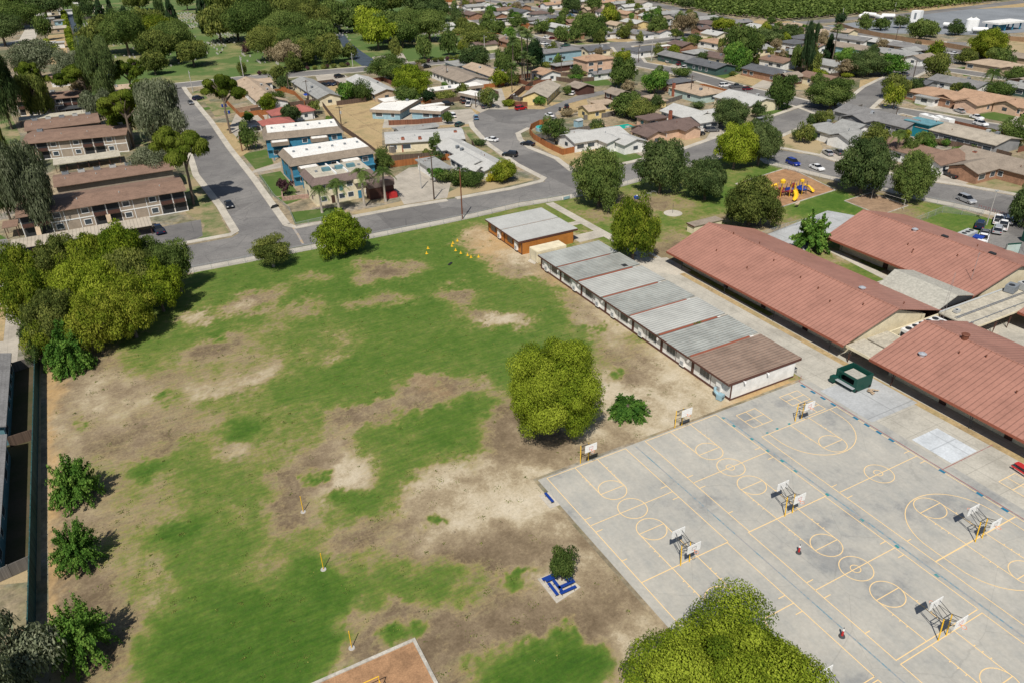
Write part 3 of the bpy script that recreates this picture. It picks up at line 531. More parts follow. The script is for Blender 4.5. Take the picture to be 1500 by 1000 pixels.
# yards: (polygon, material)
YD = [
 ([(263,356),(336,342),(316,304),(282,259),(292,250),(270,262),(272,312),(300,330),(296,342)],'lawnmix'),([(262,254),(245,225),(252,205),(240,215),(270,310),(282,262)],'lawnmix'),
 ([(355,226),(392,219),(401,240),(374,248.5)],'lawn'),([(378.5,257),(411,251),(436,282),(402,289)],'lawn'),([(404,290),(432,283),(443,292),(420,300)],'lawn'),([(425,311),(500,303),(510,318),(432,329)],'lawn'),
 ([(513,312),(596,293),(597,299),(524,315)],'drylawn'),([(630,295),(644,288),(700,262),(775,262),(783,264),(748,272),(670,288)],'drylawn'),([(676,187),(692,186),(715,214),(698,217)],'lawnmix'),([(699,218),(716,216),(733,230),(716,230)],'lawnmix'),([(718,231),(735,231),(750,241),(737,243)],'lawnmix'),
 ([(300,150),(330,150),(345,165),(316,172)],'lawnmix'),([(281,134),(297,134),(308,150),(285,150)],'lawnmix'),([(286,160),(306,157),(309,160),(290,165)],'lawn'),([(312,180),(345,180),(372,218),(350,232),(330,205)],'dryyard'),
 ([(470,150),(560,142),(640,160),(690,185),(560,190),(560,215),(585,232),(540,225),(480,178)],'dryyard'),([(700,128),(760,125),(800,160),(720,160),(705,165),(690,172)],'dryyard'),
 ([(480,126),(506,126),(505,140),(482,137)],'dryyard'),([(840,200),(880,195),(890,222),(880,240),(843,247),(780,210)],'dryyard'),([(880,222),(925,222),(945,232),(905,239),(888,232)],'lawn'),
 ([(945,212),(975,200),(1010,199),(1033,205),(985,222),(958,218)],'drylawn'),([(940,212),(955,206),(980,204),(964,215),(945,216)],'lawnmix'),
 ([(1090,183),(1125,168),(1160,152),(1185,150),(1190,148),(1160,150),(1150,160),(1120,178)],'lawn'),([(1120,170),(1185,148),(1178,146),(1150,148),(1105,172)],'lawn'),
 ([(1136,205),(1175,188),(1192,190),(1210,228),(1198,228),(1136,215)],'drylawn'),([(1320,145),(1348,140),(1368,152),(1353,159)],'lawnmix'),([(1424,170),(1465,163),(1492,168),(1476,180)],'lawn'),([(1413,272),(1430,262),(1470,263),(1510,268),(1510,285),(1478,284)],'lawnmix'),
 ([(1400,100),(1440,95),(1450,110),(1412,112)],'lawn'),([(1225,75),(1250,80),(1240,86),(1225,82)],'lawn'),([(1275,80),(1290,85),(1330,90),(1290,80)],'lawnmix'),([(1325,90),(1350,90),(1345,97),(1322,95)],'lawnmix'),
 ([(1014,104),(1070,103),(1090,112),(1062,116),(1035,108)],'lawn'),([(1085,108),(1120,118),(1110,128),(1060,116)],'dryyard'),([(936,92),(975,92),(978,98),(965,101)],'dryyard'),([(790,60),(870,58),(905,62),(850,66)],'lawnmix'),([(885,55),(930,58),(920,62),(885,62)],'dryyard'),
 ([(835,118),(890,117),(900,125),(840,128)],'lawn'),([(1165,118),(1215,122),(1220,136),(1165,132)],'drylawn'),([(1050,45),(1110,30),(1160,32),(1150,38),(1080,44)],'dryyard'),([(1260,118),(1300,112),(1310,122),(1265,140),(1255,155)],'dryyard'),
 ([(1445,62),(1500,60),(1600,75),(1600,100),(1500,95)],'drylawn'),([(1280,70),(1400,62),(1420,68),(1395,72),(1300,66)],'dryyard'),([(1300,12),(1420,5),(1500,5),(1560,10),(1560,30),(1400,28)],'dryyard'),
 ([(560,80),(690,66),(720,74),(690,84),(600,92),(560,95)],'cemgrass'),([(685,35),(720,38),(716,46),(690,44)],'lawn'),([(760,95),(800,95),(800,105),(765,105)],'lawnmix'),([(800,150),(838,150),(858,142),(862,155),(830,172)],'dryyard'),
 ([(-40,320),(10,350),(12,364),(-40,375)],'lawn'),([(12,160),(30,200),(25,230),(0,240),(-10,160)],'lawnmix'),([(70,52),(96,50),(100,95),(75,95)],'dryyard'),
 ([(176,180),(180,210),(215,235),(250,215),(230,180)],'lawnmix'),([(820,190),(876,190),(870,205),(830,205)],'dryyard'),([(-40,535),(60,526),(60,850),(-40,860)],'drylawn'),
]
for i, (p, mt) in enumerate(YD): sheet_px('lawn' if 'lawn' in mt or 'grass' in mt else 'yard', p, mt, 0.006+0.0006*(i % 9))
sheet_px('lawn', [(35,-40),(1000,-40),(700,-2),(640,5),(705,28),(738,44),(725,79),(684,85),(522,99),(370,110),(250,123),(120,146),(105,110),(112,60),(98,18)], 'cemgrass', 0.004)
DR = [[(599,246),(640,242),(662,262),(655,290),(592,300),(570,264)],[(604,248),(634,243),(656,285),(640,293)],[(565,168),(690,160),(700,170),(688,182),(560,188)],[(345,168),(392,160),(390,190),(350,205),(335,190)],[(365,255),(412,246),(411,238),(372,250)],
 [(1033,205),(1045,188),(1062,186),(1075,192),(1048,203)],[(925,215),(950,212),(965,218),(948,230),(930,222)],[(1199,229),(1206,218),(1250,226),(1247,244),(1222,236)],[(1345,262),(1362,246),(1400,252),(1430,262),(1410,272)],[(1353,159),(1368,150),(1395,156),(1448,160),(1428,170),(1400,168)],[(1476,180),(1492,168),(1520,175),(1505,188)],
 [(976,100),(990,92),(1015,100),(1000,104)],[(1100,128),(1120,116),(1145,120),(1140,133)],[(690,158),(700,134),(735,130),(745,160),(705,166)],[(1105,172),(1125,168),(1138,174),(1115,182)],[(545,84),(590,78),(600,95),(552,100)],[(460,108),(505,110),(520,122),(468,124)],[(1246,78),(1262,84),(1250,92),(1238,84)],
 [(1000,66),(1020,52),(1048,60),(1030,72)],[(1045,42),(1075,40),(1065,52),(1040,52)],[(905,98),(935,100),(930,110),(905,105)],[(1040,96),(1060,92),(1066,108),(1050,104)]]
for i, p in enumerate(DR): sheet_px('driveway', p, 'drive', 0.013+0.0004*(i % 5))
sheet_px('plant_yard', [(1210,38),(1335,24),(1420,14),(1500,11),(1580,25),(1500,48),(1440,52),(1330,50),(1250,48)], 'bluelot', 0.03)
# ---------------------------------------------------------------- school yard surfaces
s = MB(); s.prism([(38.0, 4), (86.0, 4), (86.0, 66), (38.0, 66)], 0.0, 0.05); struct('play_yard', s, 'blacktop')
s = MB(); s.prism([(86.0, 4), (142, 4), (142, 66), (86, 66)], 0.0, 0.052); s.prism([(85.6, 66.002), (96, 66.002), (96, 118), (85.6, 118)], 0.0, 0.048); s.prism([(96.002, 66.002), (130, 66.002), (130, 84), (96.002, 84)], 0.0, 0.05); struct('concrete_plaza', s, 'plaza')
s = MB(); s.sheet([(85.2, 62.6), (94.9, 62.6), (94.9, 53.3), (85.2, 53.3)], 0.060); struct('grey_slab', s, 'greyslab')
s = MB(); s.sheet([(86.5, 47.9), (91.8, 47.9), (91.8, 42.0), (86.5, 42.0)], 0.064); struct('pale_slab', s, 'newslab')
s = MB(); s.strip([(94.6, 118), (94.6, 66), (95.3, 20)], 1.2, 0.056); struct('drain_strip', s, 'dryyard')
s = MB(); s.prism([(93.2, 106.2), (97, 106.2), (97, 114), (89.4, 117.4), (89.2, 111)], 0.0, 0.07); s.prism([(92.4, 156), (94.6, 156), (94.6, 117), (92.4, 116.5)], 0.0, 0.075); s.prism([(86.5, 141.8), (92.4, 141.8), (92.4, 139.8), (86.5, 139.8)], 0.0, 0.072); s.prism([(86.0, 134.4), (92.4, 134.4), (92.4, 130.5), (86.0, 130.5)], 0.0, 0.07); struct('footpath', s, 'sidewalk')
s = MB(); s.prism([(97.4, 104), (99.6, 104), (99.6, 66), (97.4, 66)], 0.051, 0.10); s.prism([(128.2, 100), (129.8, 98), (125, 60), (123.2, 60)], 0.0, 0.07); struct('footpath', s, 'sidewalk')
s = MB(); s.prism(GG([(1095,355),(1212,309),(1262,318),(1150,385)]), 0, 0.06); struct('concrete_court', s, 'greyslab')
# painted lines
L = MB(); Z = 0.058
LC = 0
def ln(x0, y0, x1, y1, w=0.10):
    global LC; LC += 1; L.strip([(x0, y0), (x1, y1)], w, Z+.0005*(LC % 11))
def court(x0, x1, y1, y0, lx0, lx1, ft, full=True):
    global Z; Z += .0001
    mx = (x0+x1)/2
    ln(x0, y0, x0, y1); ln(x1, y0, x1, y1)
    for yb, sg in ((y1, -1), (y0, 1)):
        ln(x0-.05, yb, x1+.05, yb); ln(lx0, yb, lx0, yb+sg*ft); ln(lx1, yb, lx1, yb+sg*ft); ln(lx0, yb+sg*ft, lx1, yb+sg*ft)
        L.ring((lx0+lx1)/2, yb+sg*ft, (lx1-lx0)/2+.02, 0.10, Z+.006)
        for k in (2.1, 2.95, 3.8): 
            for lx, q in ((lx0, -1), (lx1, 1)): ln(lx, yb+sg*k, lx+q*.25, yb+sg*k, .1)
    ym = (y0+y1)/2; ln(x0, ym, x1, ym); L.ring(mx, ym, 1.8, 0.10, Z+.0066)
    for sx, q in ((x0, 1), (x1, -1)):
        for d in (-1.2, 1.2): ln(sx, ym+d, sx+q*.95, ym+d)
        if y1-y0 > 18:
            ln(sx, y0+3.6, sx+q*.7, y0+3.6) if q > 0 else None
court(39.2, 51.6, 65.7, 45.6, 43.45, 47.0, 6.05); court(39.2, 51.4, 45.58, 25.4, 43.45, 47.0, 6.05); court(39.2, 51.4, 25.0, 5, 43.45, 47.0, 6.05)
court(54.9, 67.5, 65.68, 45.62, 59.25, 62.8, 6.05); court(54.7, 67.3, 45.6, 25.6, 59.2, 62.7, 5.9); court(54.7, 67.2, 25.1, 5, 59.2, 62.7, 6.0)
L.ring(61.1, 55.65, .55, .09, Z+.0072, n=20); L.ring(60.9, 35.6, .55, .09, Z+.0072, n=20)
court(69.4, 84.0, 58.5, 32.0, 74.8, 78.4, 5.9); court(69.4, 84.0, 31.95, 5.4, 74.7, 78.3, 5.9); L.ring(76.7, 45.4, .55, .09, Z+.0072, n=20)
for yb, sg in ((58.5, -1), (32.0, 1), (31.9, -1)):
    pts = [(70.7, yb), (70.7, yb+sg*1.2)]+[(76.65-5.95*math.cos(R_(a)), yb+sg*(1.8+6.1*math.sin(R_(a)))) for a in range(6, 175, 8)]+[(82.6, yb+sg*1.2), (82.6, yb)]
    L.strip(pts, .1, Z+.0072)
def foursq(x0, x1, y1, y0):
    for a in (x0, (x0+x1)/2, x1): ln(a, y0, a, y1)
    for a in (y0, (y0+y1)/2, y1): ln(x0, a, x1, a)
foursq(69.9, 73.5, 64.05, 60.6); foursq(78.7, 82.3, 64.4, 61.8); foursq(88.3, 91.6, 36.8, 33.2); foursq(78.9, 82.2, 61.3, 58.9)
struct('court_lines', L, 'yline')
L = MB(); Z = 0.0542
ln(68.15, 64.6, 67.95, 4, .22); ln(53.1, 65.4, 53.3, 10, .16); struct('blue_lines', L, 'bline')
L = MB(); Z = 0.0665; ln(84.45, 66, 84.3, 8, .14); ln(84.3, 41.8, 94.8, 41.8, .12); ln(84.35, 66, 86, 67, .1); struct('red_lines', L, 'rline')
L = MB(); Z = 0.0735
for y in (64.8, 62.9, 61.0, 59.1, 55.1, 53.2, 51.2, 49.2, 41.6, 36.5, 33.3, 28, 23): ln(84.02, y+.42, 84.02, y-.42, .42)
struct('blue_squares', L, 'tline')
L = MB()
for x, y in ((67.85, 64.5), (67.85, 62.3), (67.85, 58.8), (67.85, 55.8), (67.9, 53.3), (67.85, 50.9), (67.8, 45.7), (67.8, 40.5), (67.7, 35.6), (67.7, 30.6)): ln(x, y+.25, x, y-.25, .34)
for x in (70.7, 72.6, 74.9): ln(x-.2, 58.8, x+.2, 58.8, .3)
struct('teal_marks', L, 'tealm')
s = MB(); s.strip(GG([(427,330),(437,345),(444,358)]), 0.5, 0.03); struct('road_marking', s, 'rdyellow')
# play areas
def framed(pts, mat, frame, w=0.25, h=0.16, closed=True):
    s = MB(); s.sheet(pts, 0.03); struct('play_surface', s, mat)
    n = len(pts); s = MB()
    for i in range(n if closed else n-1):
        a = Vector(pts[i]); b = Vector(pts[(i+1) % n]); d = (b-a).normalized(); q = Vector((-d.y, d.x))*w/2; a2 = a-d*w/2; b2 = b-d*w/2-d*.01
        s.prism([tuple(a2+q), tuple(b2+q), tuple(b2-q), tuple(a2-q)], 0.0, h)
    struct('kerb', s, frame)
framed([(14.7, 50.8), (4.0, 50.8), (4.0, 36), (14.7, 36)], 'chips', 'kerb', .34)
framed(GG([(1078,270),(1155,246),(1224,279),(1138,306)]), 'chips', 'kerb', .3); framed(GG([(1237,295),(1275,283),(1330,302),(1290,316)]), 'sand', 'kerb', .2)
s = MB(); s.sheet([(-24, 132), (-19.2, 132.4), (-19.3, 81.5), (-24, 80.5)], .02); struct('yard', s, 'darkyard')  # strip coloured dark to stand in for shade between houses and fence
s = MB(); s.cyl(114.9, 134.2, 0, 0.09, 2.2, n=40); struct('round_slab', s, 'sidewalk')
s = MB(); s.prism([(29.6, 51.6), (32.5, 51.4), (33.1, 48.3), (29.7, 47.7)], 0, .1); s.prism([(36.6, 63.3), (38.0, 63.3), (38.0, 60.6), (36.6, 60.6)], 0.0, .07); s.prism([(71.2, 127.4), (72.6, 128.6), (73.2, 126.6), (71.6, 125.2)], 0, .08); struct('concrete_pad', s, 'sidewalk')
# ---------------------------------------------------------------- classrooms on the edge of the field
def classroom(y1, y0, kind, order, label):
    """local frame: origin at the south west wall corner, x to the east, y to the north"""
    Lx, Ly = 12.9, y1-y0
    t = thing('portable_classroom', label, 'classroom', (71.75, y0, 0), 0, 'flat roofed classrooms in a row')
    wall = {'w': 'w_white', 'o': 'w_orange'}[kind]
    s = MB(); s.box(0, 0.0, 0.0, Lx, Ly, 2.98); s.obj('wall', wall, t)
    s = MB()
    if kind == 'w':
        s.box(-.03, 0.0, 0, 0.0, Ly, .42); s.box(-.04, -.04, 0, .12, .10, 2.98); s.box(-.04, Ly-.5, 0, .0, Ly, 2.98); s.box(.121, -.05, 0, Lx, 0, .3)
        s.box(-.035, Ly*.5-.04, .42, -.001, Ly*.5+.04, 2.9)
    else:
        s.box(-.03, 0, 0, 0, Ly, .25); s.box(-.03, 0, .25, 0, .12, 2.9); s.box(-.03, Ly-.12, .25, 0, Ly, 2.9); s.box(.0, -.03, 0, .12, 0, 2.9)
    s.obj('trim', 'fascia' if kind == 'w' else 'w_brown', t)
    z0 = (3.0+.05*(int(y0) % 3)) if kind == 'w' else 3.02
    rf = MB(); g = .55 if kind == 'w' else (.35 if y0 > 135 else .02)
    rf.prism([(-.75, -.05 if order[2] == 'end' else g), (Lx+1.1, -.05 if order[2] == 'end' else g), (Lx+1.1, Ly-.02), (-.75, Ly-.02)], z0, z0+.16)
    o = rf.obj('roof', {'w': ['greyroof', 'greyroof2', 'greyroof3'][int(y0*1.3) % 3], 'r': 'rustroof', 'o': 'orgroof'}[order[3]], t)
    s = MB(); s.box(-.8, .0, z0-.18, -.751, Ly-.02, z0+.12); s.box(-.75, -.09, z0-.3, Lx+1.1, -.051, z0+.14); s.obj('fascia', 'fascia', o)
    if kind == 'w':
        s = MB(); s.box(-.2, -.04, z0-.02, Lx-.9, g-.005, z0+.06); s.obj('gutter', 'redtrim', o)
    if order[2] == 'weed':
        s = MB(); r = random.Random(2)
        for k in range(30): a = r.uniform(0, 6.28); x = 7.6+r.gauss(0, .35); y = .1+r.gauss(0, .1); s.add([(x, y, z0-.05), (x+.15*math.cos(a), y+.15*math.sin(a), z0+.3), (x+.3*math.cos(a), y+.3*math.sin(a), z0+.35)], [(0, 1, 2)])
        s.obj('weed', 'leafweed', t)
    if order[2] == 'patch':
        s = MB(); s.box(10.5, 1.0, z0+.161, 11.6, 2.2, z0+.17); s.obj('patch', 'shade', o)
    wy, ay = (Ly*.66, Ly*.26) if order[0] == 'w' else (Ly*.28, Ly*.66)
    # the window, its pane and mullion
    s = MB(); s.box(-.07, wy-1.15, 1.0, -.001, wy+1.15, 2.5); wn = s.obj('window', 'w_white' if kind == 'w' else 'w_brown', t)
    s = MB()
    for k in range(3): s.box(-.09, wy-1.05+.71*k, 1.1, -.071, wy-1.05+.71*k+.66, 2.4)
    s.obj('pane', 'glass', wn)
    s = MB(); s.box(-.42, ay-.5, 0.55, -.001, ay+.5, 2.75); ac = s.obj('ac_unit', 'w_white', t)
    s = MB()
    for k in range(7): s.box(-.435, ay-.38, .75+.1*k, -.421, ay+.38, .80+.1*k)
    s.obj('grille', 'acgrey', ac)
    s = MB(); s.box(-.02, Ly-.42, 2.35, -.20, Ly-.2, 2.6); s.obj('lamp', 'dkgrey', t)
    # east side, under the roof: a door with its sill and one window
    s = MB(); s.box(Lx+.001, Ly*.2, .15, Lx+.06, Ly*.2+1.0, 2.25); s.box(Lx+.001, Ly*.2-.1, 0, Lx+.9, Ly*.2+1.1, .15); s.obj('door', 'door', t)
    s = MB(); s.box(Lx+.001, Ly*.6, 1.0, Lx+.05, Ly*.6+1.8, 2.2); s.obj('window', 'glass', t)
    return t
YS = [122.9, 115.45, 107.95, 100.0, 91.75, 83.9, 76.15, 67.9]
spec = [('a', 0, 'grey', 'w', 'white portable classroom with brown trim beside the cream container, northmost of the white row'), ('w', 0, 'patch', 'w', 'white portable classroom with a dark patch on its grey roof'),
 ('w', 0, '', 'w', 'third white portable classroom from the cream container, grey ribbed roof'), ('a', 0, '', 'w', 'white portable classroom in the middle of its row, three others on either side'), ('w', 0, '', 'w', 'white portable classroom with a weed growing in its red roof gutter'),
 ('a', 0, '', 'w', 'grey roofed portable classroom third from the play yard end of the row'), ('w', 0, 'end2', 'w', 'grey roofed portable classroom next to the rusty roofed one')]
last = ('w', 0, 'end', 'r', 'white portable classroom with rusty brown ribbed roof at the play yard end')
ROOMS = []
YS2 = [122.9, 115.45, 107.95, 100.0, 91.75, 83.9, 76.15, 67.45]
SP7 = spec[:6]+[last]
SP7[5] = ('w', 0, '', 'w', 'grey roofed portable classroom directly beside the rusty roofed one')
SP7[4] = ('a', 0, 'weed', 'w', 'white portable classroom with a green weed in the gutter')
for i in range(7):
    ROOMS.append(classroom(YS2[i], YS2[i+1]+(0.0 if i < 6 else 0), 'w', SP7[i], SP7[i][4]))
classroom(146.7, 138.9, 'o', ('w', 0, '', 'o'), 'orange brown portable classroom at the street fence, farther of the pair')
classroom(138.85, 131.0, 'o', ('w', 0, '', 'o'), 'orange brown portable classroom beside the cream container, nearer of the pair')
# things on the near end wall and around it
for x, z in ((74.0, 2.75), (78.6, 2.75)):
    s = MB(); s.tube([(x, 67.39, z), (x, 67.1, z+.05), (x, 66.98, z-.12)], [.09, .12, .16], 8)
    tag(s.obj('wall_lamp', 'white'), 'white lamp on the cream end wall near the %s' % ('brown corner post' if x < 76 else 'middle of the wall'), 'lamp', 'lamps on the classroom end wall')
t = thing('storage_container', 'cream shipping container between the orange and the white classrooms', 'container', (72.0, 125.1, 0))
s = MB(); s.box(0.3, .3, .05, 7.4, 3.5, 2.6)
for k in range(22): s.box(.5+.31*k, .24, .25, .65+.31*k, .3, 2.4)
s.obj('body', 'w_cream', t); s = MB(); s.box(.24, .35, .15, .3, 1.87, 2.5); s.obj('door', 'w_cream', t); s = MB(); s.box(.24, 1.93, .15, .3, 3.45, 2.5); s.obj('door', 'w_cream', t)
s = MB()
for k in (.8, 1.5, 2.3, 3.0): s.tube([(.2, k, .2), (.2, k, 2.45)], .025, 6)
s.obj('latch', 'steel', t)
t = thing('cooler_cart', 'light blue evaporative cooler on the soil at the classroom corner', 'cooler', (70.7, 68.5, 0), .3); t.scale = (.8, .8, .85)
s = MB(); s.box(-.55, -.7, .12, .55, .45, 1.15); s.obj('body', 'w_lblue', t); s = MB(); s.tube([(0, .45, .9), (0, 1.1, 1.3), (.3, 1.3, 2.0)], [.35, .3, .28], 8); s.obj('duct', 'w_lblue', t); s = MB(); s.box(-.4, -.74, .45, .4, -.701, .7); s.obj('vent', 'dkgrey', t)
t = thing('bin_cage', 'small rusty rail enclosure beside the end wall on the concrete', 'railing', (85.0, 68.0, 0))
s = MB()
for a, b in (((0, 0), (0, 1.6)), ((0, 1.6), (.9, 1.6)), ((0, 0), (.9, 0)), ((.9, 0), (.9, 1.6))):
    for z in (.5, 1.0): s.tube([(*a, z), (*b, z)], .03, 5)
for a in ((0, 0), (0, 1.6), (.9, 0), (.9, 1.6)): s.tube([(*a, 0), (*a, 1.05)], .03, 5)
s.obj('rail', 'dkgrey', t); s = MB(); s.box(.2, .2, 0.06, .7, 1.2, .5); s.obj('case', 'acbox', t)
# ---------------------------------------------------------------- the three red roofed halls
def hall(x0, x1, y0, y1, ze, zr, label, flare=1.2, wx=3.3, vents=()):
    t = thing('school_hall', label, 'school building', (x0, y0, 0), 0, 'red roofed school halls'); W = x1-x0; Ln = y1-y0; xm = W/2
    s = MB(); s.box(wx, .6, 0, W-wx, Ln-1.6, ze-.12)
    for yy in ((.6, .75), (Ln-1.75, Ln-1.6)):
        s.add([(wx, yy[0], ze-.12), (W-wx, yy[0], ze-.12), (xm, yy[0], zr-.35), (wx, yy[1], ze-.12), (W-wx, yy[1], ze-.12), (xm, yy[1], zr-.35)], [(0, 1, 2), (3, 5, 4), (0, 2, 5, 3), (1, 4, 5, 2)])
    s.obj('wall', 'w_cream', t)
    th = .14; s = MB(); vs = []
    for y, k in ((0, 0), (Ln, 1)):
        f = flare*k; vs += [(0, y, ze), (xm, y+f, zr), (W, y, ze), (0, y, ze-th), (xm, y+f, zr-th), (W, y, ze-th)]
    s.add(vs, [(0, 1, 7, 6), (1, 2, 8, 7), (3, 9, 10, 4), (4, 10, 11, 5), (0, 6, 9, 3), (2, 5, 11, 8), (0, 3, 4, 1), (1, 4, 5, 2), (6, 7, 10, 9), (7, 8, 11, 10)])
    rf = s.obj('roof', 'redroof', t)
    s = MB(); s.tube([(xm, -.02, zr+.02), (xm, Ln+flare, zr+.02)], .11, 6); s.obj('ridge_cap', 'redroof', rf)
    for xx in (-.06, W): s = MB(); s.box(xx, 0, ze-.42, xx+.06, Ln, ze-.02); s.obj('fascia', 'redtrim', rf)
    n = max(2, round(Ln/14.5))
    for k in range(n+1):
        y = 3.2+(Ln-7)*k/n
        for xx, q in ((1.1, 1), (W-1.1, -1)):
            s = MB(); s.tube([(xx, y, 0), (xx, y, ze-.2)], .07, 6); s.tube([(xx, y, .25), (xx+q*.0, y+.55, ze-.2)], .05, 5); s.obj('post', 'dkgrey', t)
    for side, xx in ((0, wx), (1, W-wx)):
        y = 1.6; k = 0
        while y < Ln-6:
            s = MB()
            if k % 3 == 2: s.box(xx-.07, y, .05, xx+.07, y+1.1, 2.35); s.obj('door', 'door', t); y += 1.6
            else: s.box(xx-.06, y, 1.35, xx+.06, y+3.6, 2.55); s.obj('window', 'glass', t); y += 4.1
            k += 1
    for px_, py_, kind in vents:
        # vent standing on the roof slope
        lx = px_-x0; ly = py_-y0; z = ze+(zr-ze)*(1-abs(lx-xm)/xm)
        s = MB()
        if kind == 'd': s.cyl(lx, ly, z-.25, z+.35, .42, n=14); s.cyl(lx, ly, z+.35, z+.55, .62, .2, 14); s.obj('roof_vent', 'hood', t)
        elif kind == 'r': s.cyl(lx, ly, z-.3, z+.7, .5, n=14); s.cyl(lx, ly, z+.7, z+.8, .62, .55, 14); s.obj('roof_vent', 'rust', t)
        elif kind == 'c': s.box(lx-.35, ly-.6, z-.2, lx+.35, ly+.6, z+.35); s.obj('roof_vent', 'shade', t)
        else: s.cyl(lx, ly, z-.1, z+.35, .08, n=7); s.cyl(lx, ly, z+.3, z+.42, .13, n=7); s.obj('vent_pipe', 'rust', t)
    return t
hall(94.25, 118.0, 66.8, 111.0, 3.2, 6.5, 'long red ribbed roof hall beside the row of white classrooms', 1.5, vents=[(108, 75.5, 'd'), (103.5, 71.5, 'p'), (102.5, 80, 'p'), (106, 105, 'p'), (99.5, 94, 'p'), (104, 92, 'p'), (110.5, 69, 'p'), (101, 76, 'p'), (107.2, 99, 'p'), (100, 103, 'p'), (103, 84.5, 'p')])
hall(94.4, 117.9, -8.0, 62.1, 3.2, 6.5, 'red ribbed roof hall running out of view beside the green stage wagon', .2, vents=[(99.6, 57.3, 'd'), (106.2, 55.5, 'r'), (103, 54, 'p'), (104.6, 51, 'p'), (108, 45, 'p'), (101, 44, 'p')])
hall(127.3, 152.2, 67.2, 100.2, 3.2, 6.2, 'red ribbed roof hall beside the parked cars and the sand pit', 1.6, vents=[(139.0, 88.5, 'd'), (141.3, 83.5, 'c'), (140.9, 73.5, 'c'), (134, 86, 'p'), (133, 84, 'p'), (132.2, 83.6, 'p'), (136, 77, 'p'), (133.5, 72, 'p'), (143.5, 78, 'p')])
hall(128.3, 152.0, 20, 60.0, 3.2, 6.2, 'red ribbed roof hall at the right edge beyond the covered walk', .2)
# flat link roofs, chiller yard, canvas coloured roof
t = thing('covered_walkway', 'flat grey beige walkway roof linking two red halls in front of the chiller', 'walkway', (95.9, 57.7, 0))
s = MB(); s.box(-.9, -.2, 2.8, 3.2, 9.2, 3.0); s.obj('roof', 'flatroof', t); s = MB(); s.box(-.98, -.2, 2.62, -.901, 9.2, 3.05); s.obj('fascia', 'w_cream', t)
for y in (.6, 8.6): s = MB(); s.tube([(-.5, y, 0), (-.5, y, 2.8)], .07, 6); s.tube([(-.5, y, 0.2), (-.5, y-.5, 2.8)], .05, 5); s.obj('post', 'w_brown', t)
s = MB(); s.box(3.4, 3.7, 0.05, 3.6, 9.5, 2.6); s.obj('wall', 'w_brown', t)
t = thing('link_roof', 'lower flat beige roof between the walkway and the chiller yard', 'roof', (99.6, 62.3, 0))
s = MB(); s.box(0, 0, 0, 4.6, 4.3, 2.85); s.obj('wall', 'w_cream', t); s = MB(); s.box(-.1, -.15, 2.87, 4.75, 4.42, 3.02); s.obj('roof', 'flatroof', t)
t = thing('yard_wall', 'cream wall panels around the chiller between two red halls', 'wall', (104.6, 62.4, 0))
s = MB(); s.box(0, 0, 0, .2, 4.2, 2.9); s.box(.2, 4.0, 0, 13, 4.2, 2.9); s.obj('wall', 'w_cream', t)
t = thing('chiller', 'white rooftop chiller with two rows of round fans between the red halls', 'chiller', (105.4, 62.6, 0))
s = MB(); s.box(0, 0, 1.0, 8.6, 2.6, 3.9); s.obj('body', 'w_white', t)
for k in range(5):
    for j in (0, 1):
        s = MB(); s.cyl(1.0+1.65*k, .7+1.25*j, 3.9, 3.98, .52, n=18); s.obj('fan', 'shade', t)
for a, b in ((.15, 1.2), (1.4, 2.45)): s = MB(); s.box(-.04, a, 1.3, 0, b, 3.4); s.obj('coil_panel', 'shade', t)
s = MB()
for x in (.3, 4.3, 8.3):
    for y in (.2, 2.4): s.box(x-.1, y-.1, .05, x+.1, y+.1, 1.0)
s.obj('leg', 'steel', t)
t = thing('link_building', 'grey beige gabled roof building between two red halls', 'building', (117.2, 66.9, 0))
s = MB(); s.box(1.6, .8, 0, 9.3, 11.4, 2.9); s.obj('wall', 'w_brown', t)
s = MB(); s.add([(0, 0, 3.3), (4.6, 0, 5.0), (9.4, 0, 3.9), (0, 12, 3.3), (4.6, 12.6, 5.0), (9.4, 12, 3.9), (0, 0, 3.15), (4.6, 0, 4.85), (9.4, 0, 3.75), (0, 12, 3.15), (4.6, 12.6, 4.85), (9.4, 12, 3.75)],
   [(0, 1, 4, 3), (1, 2, 5, 4), (6, 9, 10, 7), (7, 10, 11, 8), (0, 3, 9, 6), (2, 8, 11, 5), (0, 6, 7, 1), (1, 7, 8, 2), (3, 4, 10, 9), (4, 5, 11, 10)]); s.obj('roof', 'canvasroof', t)
s = MB(); s.box(-.05, .02, 2.9, -.001, 12, 3.3); s.obj('fascia', 'fascia', t)
s = MB(); s.add([(.3, -.005, 3.3), (9.2, -.005, 3.3), (9.2, -.005, 3.75), (4.6, -.005, 4.8)], [(0, 1, 2, 3)]); s.obj('gable_panel', 'shade', t)
t = thing('covered_walkway', 'wide beige flat roof with long pipes between the red halls', 'walkway', (117.0, 60.2, 0))
s = MB(); s.box(-.3, .0, 3.0, 36, 6.2, 3.2); rf = s.obj('roof', 'flatroof', t); s = MB(); s.box(-.3, -.07, 2.9, 12, -.001, 3.25); s.obj('fascia', 'w_cream', t)
s = MB()
for y in (3.2, 3.5, 1.1): s.tube([(0, y, 3.45), (34, y, 3.45)], .05, 5)
for k in range(9):
    for y in (3.35, 1.1): s.box(.9+3.8*k, y-.2, 3.2, 1.1+3.8*k, y+.2, 3.42)
s.obj('pipe', 'steel', t); s = MB(); s.tube([(-.2, 6.1, 3.35), (30, 6.1, 3.35)], .16, 6); s.obj('duct', 'acbox', t)
for x in (.4, 6.5, 10.5): s = MB(); s.tube([(x, .3, 0), (x, .3, 3.0)], .07, 6); s.tube([(x, .3, .2), (x+.6, .3, 3.0)], .05, 5); s.obj('post', 'w_brown', t)
